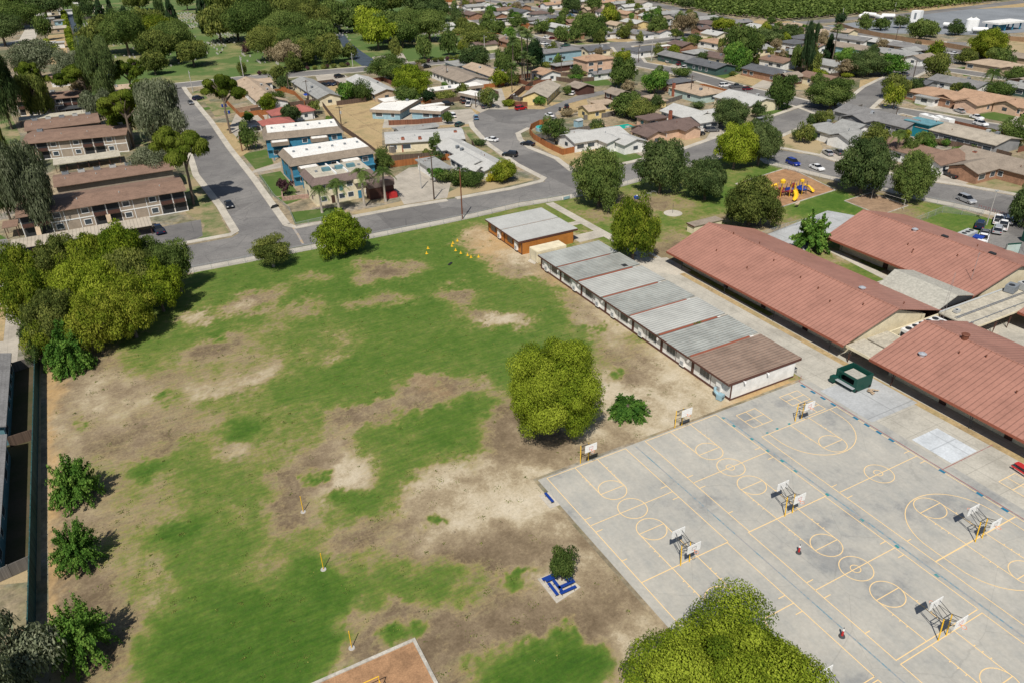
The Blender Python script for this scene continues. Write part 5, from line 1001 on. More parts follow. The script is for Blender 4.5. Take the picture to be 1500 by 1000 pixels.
def crown_get(kind, tier, variant):
    k = (kind, tier, variant)
    if k in CR: return CR[k]
    sd = hash((len(kind), tier, variant, ord(kind[0]), ord(kind[-1]))) % 9999
    N = {0: 2600, 1: 9000, 2: 30000, 3: 170000}[tier]; S = {0: .12, 1: .072, 2: .042, 3: .0205}[tier]
    if kind == 'round': me = crown_round(N, S, [28, 50, 84, 105][tier], 1, sd, [.31, .235, .185, .165][tier], la=.7, base=.1)
    elif kind == 'wide': me = crown_round(N, S, [22, 34, 60, 90][tier], .9, sd, .27, base=.2)
    elif kind == 'loose': me = crown_round(int(N*.55), S, [18, 26, 40, 60][tier], 1, sd, .23, base=.22)
    elif kind == 'dome': me = crown_round(int(N*1.1), S*.95, [40, 90, 150, 200][tier], 1, sd, [.2, .18, .14, .12][tier], base=.03, cone=.22)
    elif kind == 'euc': me = crown_euc(int(N*1.2), S*.72, sd)
    elif kind == 'pine': me = crown_pine(N, S*.8, sd)
    elif kind == 'cyp': me = crown_cyp(N, S, sd)
    elif kind == 'mulb': me = crown_mulb([44, 80, 120, 130][tier], [.14, .09, .055, .045][tier], sd, arch=.2)
    elif kind == 'tuft': me = crown_mulb([60, 90, 110, 150][tier], [.1, .07, .06, .05][tier], sd, arch=.55)
    elif kind == 'palm': me = crown_palm([16, 26, 34, 34][tier], sd)
    elif kind == 'fanpalm': me = crown_palm([30, 46, 60, 60][tier], sd, fan=True)
    elif kind == 'bush': me = crown_round(int(N*.8), S, [14, 24, 40, 60][tier], 1, sd, .34, base=0.0)
    elif kind == 'box': me = crown_round(int(N*.8), S, [40, 70, 90, 90][tier], 1, sd, .16, base=0.0)
    CR[k] = me; return me
TK = {}
tcount = 0
def tree(kind, px, py, w, top, leaf, label, group=None, h=None, name=None, var=None, wy=1.0, trunk='bark', dz=0):
    """px, py: foot of the trunk; w: crown width, top: its top, all measured in the photo"""
    global tcount; tcount += 1
    x, y = G(px, py); sc = mpp(x, y, 4); R = w*sc/2; H = h or (hfor(x, y, top) if kind in ('palm', 'fanpalm', 'cyp') else hcrown(x, y, top, R*.88, *{'pine': (.8, .16), 'mulb': (.5, .42), 'tuft': (.45, .4)}.get(kind, (.56, .43))))
    return tree_at(kind, x, y, R, H, leaf, label, group, name, var, wy, trunk, w)
def tree_at(kind, x, y, R, H, leaf, label, group=None, name=None, var=None, wy=1.0, trunk='bark', w=30):
    tier = 3 if w > 118 else 2 if w > 55 else 1 if w > 26 else 0
    if kind in ('palm', 'fanpalm'): rootscale = (R, R, R)
    nm = name or {'cyp': 'cypress_tree', 'palm': 'palm_tree', 'fanpalm': 'palm_tree', 'pine': 'pine_tree', 'euc': 'eucalyptus_tree', 'bush': 'bush', 'box': 'hedge', 'mulb': 'pollarded_tree', 'tuft': 'spiky_shrub'}.get(kind, 'tree')
    cat = {'bush': 'bush', 'box': 'hedge', 'palm': 'palm tree', 'fanpalm': 'palm tree', 'tuft': 'shrub'}.get(kind, 'tree')
    v = tcount % 3 if var is None else var
    if tier == 3: v = 0 if var is None else var
    t = thing(nm, label, cat, (x, y, 0), (tcount*2.399) % 6.28, group)
    me = crown_get(kind, tier, v); c = bpy.data.objects.new('crown', me); COL.objects.link(c); c.parent = t
    if kind in ('palm', 'fanpalm'): c.scale = (R, R, R); c.location = (0, 0, H-R*1.25)
    else: c.scale = (R, R*wy, H)
    lm = M('leaf_'+leaf)
    if me.materials[0] != lm: c.material_slots[0].link = 'OBJECT'; c.material_slots[0].material = lm
    if kind not in ('bush', 'box'):
        tk = {'palm': 'palm', 'fanpalm': 'palm', 'euc': 'euc', 'pine': 'pine', 'mulb': 'mulb', 'tuft': 'mulb'}.get(kind, 'round'); key = (tk, v, trunk)
        if key not in TK: TK[key] = trunk_mesh(tk, v, trunk)
        b = bpy.data.objects.new('trunk', TK[key]); COL.objects.link(b); b.parent = t
        if tk == 'palm': b.scale = (R*.9+1.2, R*.9+1.2, max(1, H-R*.3))
        else: b.scale = (R*.9, R*.9, H)
    return t
T = tree
GS = 'trees around the school'
T('round',812,634,152,506,'lime','large yellow green tree in the middle, between the green field and the play yard')
T('tuft',920,606,66,551,'mulb','low spiky green shrub right of the large tree in the middle',h=3.4)
tree_at('round', *G(1064, 1068), 8.8, 9.6, 'lime', 'huge leafy tree at the bottom edge overlapping the play yard', w=260, var=2)
T('dome',505,372,80,311,'lime','dense round tree at the street fence casting a dark shadow on the field')
T('loose',401,391,64,350,'olive','small thin olive tree by the fence, left of the dense round one',trunk='palebark')
T('wide',823,850,42,808,'mid','small tree growing in the square of blue benches',h=4.3)
T('dome',877,303,80,220,'mid','dome shaped dark tree nearest the small street door of the fence',GS); T('dome',966,283,72,206,'dark','dome shaped dark tree by the road, second from the fence door',GS); T('dome',1032,293,66,232,'dark','smallest dome shaped dark tree in the row along the school lawn',GS); T('dome',1096,332,84,260,'olive','wide dark tree beside the yellow playground',GS)
T('round',926,382,68,296,'yellow','yellow green tree beside the path and the white classrooms')
T('mulb',1187,366,54,316,'mulb','bright green pollarded tree between two red halls'); T('round',1074,248,60,186,'lime','bright green round tree at the road, left of its darker neighbour'); T('round',1110,243,56,178,'dark','dark green tree at the road touching the bright green round one')
T('dome',1260,284,82,203,'dark','biggest dark tree at the road right of the playground',GS); T('dome',1328,297,62,226,'mid','dark tree at the road between the sand pit and the parked pickup',GS); T('round',1497,333,52,268,'dark','dark tree cut off by the right edge above the parked cars')
T('mulb',118,734,70,668,'mulb','leaning pollarded tree by the left fence, farthest of three on bare soil'); T('mulb',120,828,68,764,'mulb','pollarded tree by the left fence in the middle of three'); T('mulb',130,962,88,878,'mulb','pollarded tree nearest the bottom left corner'); T('tuft',106,540,70,476,'mulb','spiky green tree at the edge of the bare soil below the grove')
tree_at('euc', *G(-5, 1050), 6.6, 10.5, 'grey', 'grey green tree filling the bottom left corner', w=90)
tree_at('euc', *G(18, 1120), 4.6, 9.5, 'grey', 'grey green tree just below the bottom left corner', w=90)
GV = 'trees of the grove beside the field'
for a in [('round',48,440,74,362,'yellow','leftmost back tree of the yellow green grove'),('round',60,482,84,398,'yellow','leftmost front tree of the yellow green grove'),('round',96,510,78,428,'olive','front tree of the grove above the spiky green one'),('loose',118,470,84,386,'lime','tree in the left middle of the grove'),('round',150,516,80,436,'yellow','lowest tree of the grove with a bare pale fork'),
 ('round',98,428,76,352,'olive','back tree of the grove at the carport middle'),('loose',146,430,78,346,'yellow','back tree of the grove right of the carport middle'),('round',164,470,84,388,'lime','yellow green tree in the middle of the grove'),('round',200,494,82,414,'yellow','front tree of the grove at the shadow edge'),('round',192,430,80,334,'lime','tree of the grove overlapping the end of the carport'),
 ('loose',214,454,74,370,'olive','thin tree with bare branches in the grove right part'),('round',240,456,72,384,'lime','bright tree of the grove at the field edge'),('loose',232,418,66,350,'mid','grove tree at the small car park'),('loose',266,428,62,358,'mid','rightmost tree of the grove, beside the road'),('bush',70,520,44,476,'yellow','low growth of the grove over the hedge')]: T(a[0], a[1], a[2], a[3]*.93, *a[4:], group=GV)
t = thing('hedge', 'tall dark green clipped hedge between the lane and the field', 'hedge', (-19.6, 134.4, 0)); me = crown_get('box', 2, 0)
for k in range(5):
    pass
c = bpy.data.objects.new('crown', me); COL.objects.link(c); c.parent = t; c.scale = (2.3, 12.5, 4.2); c.location = (0, 8.5, 0); c.material_slots[0].link = 'OBJECT'; c.material_slots[0].material = M('leaf_mid')
AP = 'trees around the brown roofed apartments'
for a in [('euc',60,342,84,212,'grey','large weeping grey tree standing in front of the nearest apartments'),('euc',18,330,60,205,'dark','dark weeping tree at the left edge beside the nearest apartments'),('pine',338,196,64,108,'pine','flat topped pine on two bare trunks right of the side street'),('pine',284,300,82,180,'pine','tall pine on the grass strip left of the side street'),
 ('euc',246,222,86,124,'grey','broad weeping grey tree beside the second apartments'),('pine',196,216,78,130,'pine','leaning pine overlapping the second apartment roof'),('loose',226,268,60,215,'grey','small grey olive tree between the two nearest apartment blocks'),('pine',62,168,46,92,'pine','flat pine near the left edge above the weeping one'),('pine',132,160,72,90,'pine','wide flat pine at the top of the apartment garden'),
 ('pine',198,150,52,84,'pine','flat pine beside the end of the cemetery drive'),('pine',218,165,46,116,'pine','small flat pine at the top of the side street'),('euc',160,160,60,60,'dark','tall dark weeping tree in front of the cemetery drive'),('euc',60,175,52,112,'olive','yellowish weeping tree at the left, under the flat pine'),('euc',18,190,60,78,'dark','dark weeping tree at the left edge, upper one'),
 ('euc',8,262,44,150,'olive','olive tree at the left edge between the weeping ones'),('loose',62,118,70,62,'grey','grey bushy tree behind the flat pine at the left'),('euc',112,120,60,78,'grey','grey green tree in front of the curved hedge'),('euc',148,185,50,135,'grey','narrow grey tree beside the dark carport'),('loose',132,150,50,112,'brown','pale dry topped tree among the pines'),('round',185,205,46,150,'pine','low pine foliage beside the leaning pine')]: T(*a, group=AP)
for a in [('palm',472,312,36,272,'mid','queen palm leftmost of the four before the beige apartment block'),('palm',497,310,42,262,'mid','queen palm second from the left before the beige apartment block'),('palm',534,303,40,246,'mid','queen palm third from the left before the beige apartment block'),('palm',565,296,40,244,'mid','queen palm rightmost before the beige apartment block')]: T(*a, group='queen palms before the beige block', trunk='palebark')
T('bush',564,246,30,222,'mid','green bush beside the blue apartments rear corner'); T('loose',419,287,20,264,'plum','small dark purple tree on the lawn by the corner'); T('round',364,220,26,186,'mid','small round tree near the blue apartments and the side street'); T('round',366,180,16,166,'mulb','young bright tree near the red tiled house')
for i, a in enumerate([(650,268,24,250),(664,266,20,252),(676,272,30,250),(690,273,34,252),(744,262,16,249)]): T('bush',*a,'mid',['clipped bush by the grey garage, leftmost of the row','clipped bush, second from the grey garage','clipped bush in the middle of the white house row','largest clipped bush before the white house','clipped bush at the white house corner nearest the bulb street'][i],'bushes before the white house')
T('bush',722,263,36,250,'gold','low yellow flowering shrub at the white house corner')

# weeds and tufts on the worn soil of the field
def tufts():
    global rng; rng = np.random.default_rng(77); Pc = []; 
    for i in range(900):
        x = rng.uniform(-17, 70); y = rng.uniform(42, 155)
        if x > 37.5 and y < 67: continue
        k = rng.integers(4, 26); r = rng.uniform(.1, .5); Pc.append(np.stack([x+rng.normal(0, r, k), y+rng.normal(0, r, k), rng.uniform(.02, .1, k)], 1))
    P = np.concatenate(Pc); P = P[~((P[:, 0] > 4) & (P[:, 0] < 15) & (P[:, 1] < 51))]
    me = leafmesh('weed_tufts', [leaves(P, np.tile([0., 0., 1.], (len(P), 1)), .13, .5+rng.normal(0, .25, len(P)), 1, .5)], 'leaf_olive'); o = bpy.data.objects.new('weed_tufts', me); COL.objects.link(o); o['kind'] = 'stuff'; o['label'] = 'small weeds dotted over the worn school field'; o['category'] = 'weeds'
tufts()
FT = [ # far and middle trees: kind, x, y, width, top, colour, label
('round',572,118,56,84,'mid','dense tree left of the pair standing between the grey roofs and the dirt lot'),('round',604,140,60,100,'lime','yellow green tree in front of the long white roof'),('round',597,158,38,128,'mid','bright tree beside the white roofed blue house'),('bush',508,150,26,124,'mulb','small tree at the fence of the dirt lot, left one'),('bush',531,148,28,122,'mid','small round tree at the fence of the dirt lot, right one'),
('bush',405,157,28,138,'mid','round bush at the fence above the red tiled house'),('loose',461,168,24,150,'olive','dry looking bush beside the red tiled house'),('palm',424,136,14,104,'mid','young palm beside the tan gabled roofs'),('round',628,152,18,134,'cyp','slim dark tree beside the long white roof'),('bush',654,148,30,134,'olive','hedge like bush at the cars behind the white roof'),
('bush',714,158,24,134,'olive','olive bush beside the small white roofed house'),('bush',700,110,12,98,'mid','conical bush by the tan roof, left one'),('bush',706,115,16,104,'mid','bush by the tan roof, right one'),('bush',640,224,20,200,'mid','bush in the garden of the long grey roof'),
('round',698,102,44,70,'dark','wide dark tree over the road by the tan roof'),('round',738,112,32,75,'mid','dark tree next to the tall palms'),
('fanpalm',765,120,24,42,'palm','tallest fan palm of the group'),('fanpalm',773,118,26,46,'palm','fan palm leaning right in the tall group'),('fanpalm',752,122,22,56,'palm','fan palm on the left of the tall group'),('fanpalm',768,122,22,78,'palm','short fan palm at the foot of the tall ones'),('fanpalm',778,120,20,85,'palm','short fan palm right of the tall group'),('fanpalm',752,125,24,95,'palm','lowest fan palm of the group with yellow skirt'),('round',782,104,30,62,'cyp','dark tree wrapped round the tall palms'),('round',758,98,30,58,'mid','green tree between the tall palms'),
('round',912,128,44,88,'mid','large dense tree by the peach two storey house, nearest the road bend'),('loose',912,100,30,74,'yellow','yellowish tree right of the peach two storey house'),('round',958,138,38,105,'mulb','bright round tree behind the orange roofs'),('round',918,172,48,138,'mid','leafy tree row left part above the turquoise pool'),('round',938,176,44,148,'olive','tree with yellow blossom above the turquoise pool'),
('loose',812,212,40,174,'mid','loose tree inside the curved wooden fence'),('round',792,155,18,141,'mulb','small round tree before the tan A frame roof'),('bush',832,140,14,128,'mid','small bush beside the white car and carport'),('round',1070,190,56,148,'dark','dark tree beside the pale grey roof and grey sedan'),
('round',1141,160,42,115,'mid','bright round tree on the corner lawn by the parked van'),('round',1215,160,66,118,'mid','wide dark tree at the street corner by the white bus'),('round',1179,210,24,184,'olive','small twisted tree on the corner lawn'),('bush',1168,205,16,192,'mid','bush beside the twisted corner tree'),('bush',1189,206,14,196,'mid','dark bush right of the twisted corner tree'),
('loose',1202,192,30,162,'olive','olive bush at the corner of the grey roofed house'),('round',1280,222,44,185,'olive','yellow green tree behind the grey corner house'),('palm',1310,235,30,190,'mid','queen palm left of the pair behind the brown roof'),('palm',1349,228,34,192,'mid','queen palm right of the pair behind the brown roof'),('round',1330,235,30,205,'mid','tree at the street before the brown roof'),('bush',1428,220,26,212,'mulb','bright bush by the brown fence of the taupe house'),('bush',1385,215,12,205,'mulb','small bush under the long pale porch'),
('euc',1180,112,24,38,'cyp','tall dark conifer left of the shaggy palm'),('euc',1165,104,20,70,'mid','narrow tree beside the tall dark conifer'),('fanpalm',1218,96,20,38,'palm','tall shaggy fan palm above the street'),('cyp',1212,92,22,50,'cyp','dark conifer wrapped round the shaggy palm'),('round',1188,110,26,75,'olive','pale leaved tree at the conifer foot'),
('round',1270,112,60,78,'dark','dark green wide tree at the street turn, left one'),('round',1300,110,52,82,'mulb','dark green wide tree at the street turn, right one'),('loose',1240,112,40,88,'brown','grey brown dry tree beside the wide green ones'),('bush',1195,128,20,110,'mid','small tree on the dry lawn by the tan roof'),('bush',1200,120,22,104,'yellow','yellowish tree left on the dry lawn'),
('round',1308,145,36,112,'olive','dark olive tree left of the leaning pole'),('round',1308,160,26,128,'yellow','yellow green tree below the leaning pole'),('loose',1365,122,44,82,'olive','multi trunk tree in front of the grey roofs'),('round',1368,86,26,66,'yellow','yellowish tree at the street by the tan wall'),('round',1440,90,56,46,'yellow','large yellow green tree by the tan wall'),('round',1415,95,34,74,'olive','olive tree touching the large yellow green one'),
('loose',1463,100,36,70,'mid','green tree right of the large yellow green one'),('palm',1450,128,34,100,'mid','feathery palm before the tan gabled roof'),('bush',1460,140,50,122,'mid','wide hedge behind the tan gabled house'),('round',1486,126,30,100,'mid','dark tree by the right edge behind the tan house'),('round',1345,60,38,30,'mid','dark tree by the plant wall, right of the white tanks'),('round',1362,55,26,36,'mid','green tree touching its twin at the plant wall'),('round',1399,52,24,34,'dark','dark tree before the twin silos'),('round',1318,42,20,25,'dark','dark tree left of the white tower'),
('round',1290,45,22,28,'mid','small tree at the plant wall, middle one'),('round',1265,46,22,26,'mid','small tree at the plant wall, left one'),('round',1230,38,16,22,'cyp','dark conifer at the orchard corner'),('round',1155,60,34,38,'dark','dark trees behind the white corner house'),('round',1120,66,42,44,'dark','dark tree above the white gabled house'),('bush',1480,214,40,182,'mid','dark bushes right of the long pale porch'),('palm',1492,200,30,168,'mid','palm at the right edge by the long pale porch'),
('round',1085,95,50,42,'mid','tall bright tree beside the green gabled house'),('round',1078,104,40,66,'mulb','lower part tree beside the green gabled house'),('bush',1000,114,26,101,'mid','round clipped tree at the road curve'),('bush',1010,74,18,58,'olive','olive bush behind the green gabled house'),('bush',1024,68,14,56,'mid','small tree beside the orange roof far house'),
('round',964,54,32,25,'mid','dense dark tree right of the date palm'),('fanpalm',952,50,16,16,'palm','date palm standing over the grey roofs'),('loose',1000,54,36,22,'brown','tall yellowish dry tree near the far road'),('round',1012,40,24,20,'mid','green tree right of the dry one'),('loose',990,60,20,44,'olive','dark olive tree at the far road'),('round',1058,46,32,28,'yellow','yellow green tree at the far road end'),('round',1050,38,24,26,'dark','dark tree behind the yellow green one'),('bush',1096,45,16,37,'mid','small tree beside the far dry lot'),
('round',1004,16,20,-6,'dark','dark tree at the orchard edge'),('round',838,20,30,-8,'dark','tall dark tree above the white roofs'),('round',869,20,26,-4,'mid','bright green tree behind the far street'),('round',892,40,24,14,'yellow','yellow tree between the grey roofs'),('round',900,36,20,18,'mid','green tree right of the yellow one'),('loose',826,34,16,14,'mid','pale trunk tree at the far street'),
('round',858,52,36,22,'mid','green trees over the far houses'),('round',872,62,40,28,'mid','large green tree at the far road'),('loose',878,72,18,46,'olive','narrow tree standing by the far road'),('round',795,50,22,32,'mid','dark tree behind the red car'),('round',822,62,22,40,'mid','tree at the far lawn, left one'),('round',842,64,22,38,'mid','tree at the far lawn, right one'),('bush',893,56,14,44,'olive','dark bush beside the far garage'),('bush',915,57,16,45,'yellow','yellow round bush in the far front garden'),
('round',757,40,24,26,'mid','round dark tree behind the tall palms'),('round',717,34,16,16,'mid','round tree on the far lawn corner'),('round',730,52,26,32,'mid','dark tree beside the far street'),('round',938,64,10,50,'olive','small olive tree by the white porch'),('bush',960,40,30,28,'dark','low dark trees behind the date palm'),('bush',934,20,12,10,'mid','grey green tree on the far left of the orchard'),('round',1130,35,14,27,'mid','small tree on the far road'),
]
for a in FT: T(*a[:6], a[6], group='trees among the houses' if a[0] in ('round', 'loose') else None)
# the cemetery wood: every crown in view is a tree of its own
CW = [(190,52,26,12,'cyp'),(168,40,16,-4,'cyp'),(255,40,20,-8,'cyp'),(303,48,26,-8,'cyp'),(150,30,18,0,'cyp'),(238,30,14,0,'dark'),(160,78,40,30,'olive'),(190,80,44,24,'mid'),(215,62,36,22,'mid'),(240,70,44,30,'yellow'),(235,95,40,52,'olive'),(262,88,42,38,'mid'),(285,96,36,66,'olive'),(228,108,28,80,'olive'),
 (325,62,40,16,'mid'),(350,58,44,18,'mid'),(372,66,50,10,'mid'),(398,60,48,12,'mid'),(420,74,50,24,'mid'),(395,88,44,46,'mid'),(440,88,44,46,'mid'),(425,60,40,4,'mid'),(455,60,46,6,'mid'),(470,80,40,36,'mid'),(345,30,40,-8,'mid'),(380,24,44,-14,'olive'),(410,20,44,-14,'mid'),(440,24,44,-12,'mid'),(470,22,44,-14,'dark'),(490,48,36,8,'mid'),
 (485,92,30,56,'olive'),(450,94,30,64,'olive'),(424,100,34,66,'brown'),(520,46,38,18,'mid'),(545,58,40,20,'lime'),(570,62,36,24,'mid'),(600,60,44,20,'mid'),(630,60,44,22,'mid'),(540,28,40,-2,'mid'),(575,20,36,-8,'mid'),(610,20,30,-12,'dark'),(640,30,36,2,'dark'),(668,40,20,14,'dark'),(555,72,38,32,'lime'),(590,68,36,36,'mid'),(622,86,24,58,'mid'),(580,88,18,62,'olive'),
 (658,80,24,50,'mid'),(512,86,22,72,'olive'),(432,104,24,86,'olive'),(356,110,14,96,'olive'),(362,78,12,68,'plum'),(688,60,34,38,'olive'),(700,68,40,50,'olive'),(712,48,24,30,'mid'),(120,44,14,12,'mid'),(128,60,24,44,'olive'),(130,26,24,6,'dark'),(100,14,20,-6,'mid'),(70,26,40,0,'dark'),(30,40,50,8,'mid'),(8,66,44,26,'dark'),(68,58,22,30,'mid'),(75,82,22,66,'lime'),(30,12,60,-14,'mid'),(120,8,30,-14,'dark'),(205,14,30,-14,'mid'),(275,14,26,-14,'mid'),(310,16,24,-14,'mid')]
def where_c(x, y):
    s = 'left end' if x < 150 else 'left part' if x < 290 else 'middle' if x < 430 else 'right part' if x < 560 else 'right end'
    return s
cnt = {}
words = ['first', 'second', 'third', 'fourth', 'fifth', 'sixth', 'seventh', 'eighth', 'ninth', 'tenth', 'eleventh', 'twelfth', 'thirteenth', 'fourteenth', 'fifteenth', 'sixteenth', 'seventeenth', 'eighteenth', 'nineteenth', 'twentieth']
cn = {'cyp': 'dark conifer', 'mid': 'green tree', 'olive': 'olive green tree', 'yellow': 'yellowish tree', 'dark': 'dark green tree', 'lime': 'light green tree', 'brown': 'thin brownish tree', 'plum': 'purplish small tree'}
def rowname(y): return 'back row' if y < 28 else 'upper row' if y < 56 else 'middle row' if y < 78 else 'front row'
def k_i(a): return int(a[0]*7+a[1])
for a in sorted(CW, key=lambda q: q[0]):
    k = (a[4], rowname(a[1])); cnt[k] = cnt.get(k, 0)+1
    T('cyp' if a[4] == 'cyp' else 'wide' if a[2] > 30 else 'round', a[0], a[1]+2, a[2]*(1.32 if a[4] != 'cyp' and a[2] > 26 else 1.0), a[3]-3, 'olive' if a[4] == 'mid' and k_i(a) % 2 else a[4], '%s in the %s of the cemetery wood, %s from the left' % (cn[a[4]], k[1], words[cnt[k]-1]), group='trees of the cemetery')
for i, x in enumerate([380,388,399,409,420,437,451,462,474,480,489,502,510,612,620,628,637,647,655,661,670]):
    yy = 112-(x-380)*.098 if x < 560 else 96-(x-612)*.125
    T('bush',x,yy-1.5,7+2*(i % 3),yy-7,'olive' if i % 3 else 'plum','small clipped shrub at the cemetery kerb, %s from the left' % (words+['twenty-first'])[i],group='kerb shrubs of the cemetery')
# the orchard beyond the last road: one mass
def orchard():
    global rng; rng = np.random.default_rng(5)
    poly = GG([(935,2),(975,5),(1060,24),(1150,31),(1240,24),(1340,15),(1430,6),(1520,-6),(1500,-30),(1000,-30)])
    xs = [p[0] for p in poly]; ys = [p[1] for p in poly]; n = 260000
    X = rng.uniform(min(xs), max(xs), n); Y = rng.uniform(min(ys), max(ys), n); k = inpoly(X, Y, poly); X = X[k]; Y = Y[k]
    row = 6.4; r0 = np.round(X/row)*row; X = r0+rng.normal(0, 1.2, len(X)); c0 = np.round(Y/5.5)*5.5; Y = c0+rng.normal(0, 1.5, len(Y))
    Z = rng.uniform(1.6, 4.2, len(X))*(1-.035*((X-r0)**2+(Y-c0)**2)); Z = np.clip(Z, .8, 5)
    P = np.stack([X, Y, Z], 1); me = leafmesh('orchard', [leaves(P, np.tile([0., 0., 1.], (len(P), 1)), 1.7, .5+rng.normal(0, .2, len(P)), 1, .6)], 'leaf_orch')
    o = bpy.data.objects.new('orchard', me); COL.objects.link(o); o['kind'] = 'stuff'; o['label'] = 'green orchard rows beyond the last houses'; o['category'] = 'orchard'
orchard()
# curved clipped hedge along the cemetery drive
t = thing('hedge', 'long yellow green hedge along the cemetery drive', 'hedge', (*G(103, 60), 0)); o0 = G(103, 60); parts = []
rng = np.random.default_rng(9); pl = GG([(94,22),(97,35),(100,50),(103,62),(107,72),(112,82)]); cs = []; 
for i in range(len(pl)-1):
    for k in range(8): f = k/8; cs.append((pl[i][0]+(pl[i+1][0]-pl[i][0])*f-o0[0], pl[i][1]+(pl[i+1][1]-pl[i][1])*f-o0[1], 1.4))
cs = np.array(cs); me = leafmesh('foliage', [clump_leaves(cs, np.tile([1.9, 4.5, 1.9], (len(cs), 1)), 14000, .9)], 'leaf_yellow'); o = bpy.data.objects.new('foliage', me); COL.objects.link(o); o.parent = t
# headstones of the cemetery
s = MB(); r = random.Random(3)
def stones(px0, py0, px1, py1, n):
    for _ in range(n):
        x, y = G(r.uniform(px0, px1), r.uniform(py0, py1)); x = round(x/2.2)*2.2; y = round(y/3)*3; h = r.uniform(.5, 1.2); s.box(x-.4, y-.15, 0, x+.4, y+.15, h)
stones(118,34,150,50,60); stones(262,20,345,44,330); stones(320,50,350,64,90); stones(296,60,330,80,40); stones(470,24,520,60,60); stones(560,48,680,62,90); stones(140,48,300,100,50); stones(350,70,480,95,40); stones(480,45,510,52,40)
o = s.obj('headstones', 'poleconc'); tag(o, 'pale headstones standing all over the cemetery lawn', 'headstones'); o['kind'] = 'stuff'
# ---------------------------------------------------------------- houses
def wing_E(k, A, B, C, z=3.0, rise=1.3):
    """eave corners measured in the photo: A-B along the ridge, B-C across it"""
    a, b, c = [Vector(G(p[0], p[1], z)) for p in (A, B, C)]; d = b-a; L = d.length; d.normalize(); n = Vector((-d.y, d.x)); W = (c-b).dot(n); ct = a+d*L/2+n*W/2
    ang = math.atan2(d.y, d.x); q = round(ang/(math.pi/2))*math.pi/2
    if abs(ang-q) < R_(9): ang = q
    return (k, ct.x, ct.y, ang, L, abs(W), z, rise)
HS = []
def wing_C(k, px, py, L, W, ax=0, z=3.0, rise=1.3):
    x, y = G(px, py, z+rise*.4); L, W = (L*1.08, W*1.08) if y > 0 and py < 110 and z < 4 else (L, W); return (k, x, y, R_(ax), L, W, z, rise)
def roof_mesh(k, L, W, z, rise, th=.16, dz=0.0):
    s = MB(); a, b = L/2, W/2; z += dz
    if k == 'g': s.xsec([(-b, z-th), (-b, z), (0, z+rise), (b, z), (b, z-th), (0, z+rise-th)], -a, a)
    elif k == 'h':
        r = max(a-b, .3); s.add([(-a, -b, z-th), (a, -b, z-th), (a, b, z-th), (-a, b, z-th), (-a, -b, z), (a, -b, z), (a, b, z), (-a, b, z), (-r, 0, z+rise), (r, 0, z+rise)],
              [(0, 3, 2, 1), (0, 1, 5, 4), (1, 2, 6, 5), (2, 3, 7, 6), (3, 0, 4, 7), (4, 5, 9, 8), (6, 7, 8, 9), (5, 6, 9), (7, 4, 8)])
    elif k == 'f': s.box(-a, -b, z-th, a, b, z+.12)
    elif k == 'p': # parapet roof
        s.box(-a, -b, z-.1, a, b, z); 
    return s
def z_ok(w): return True
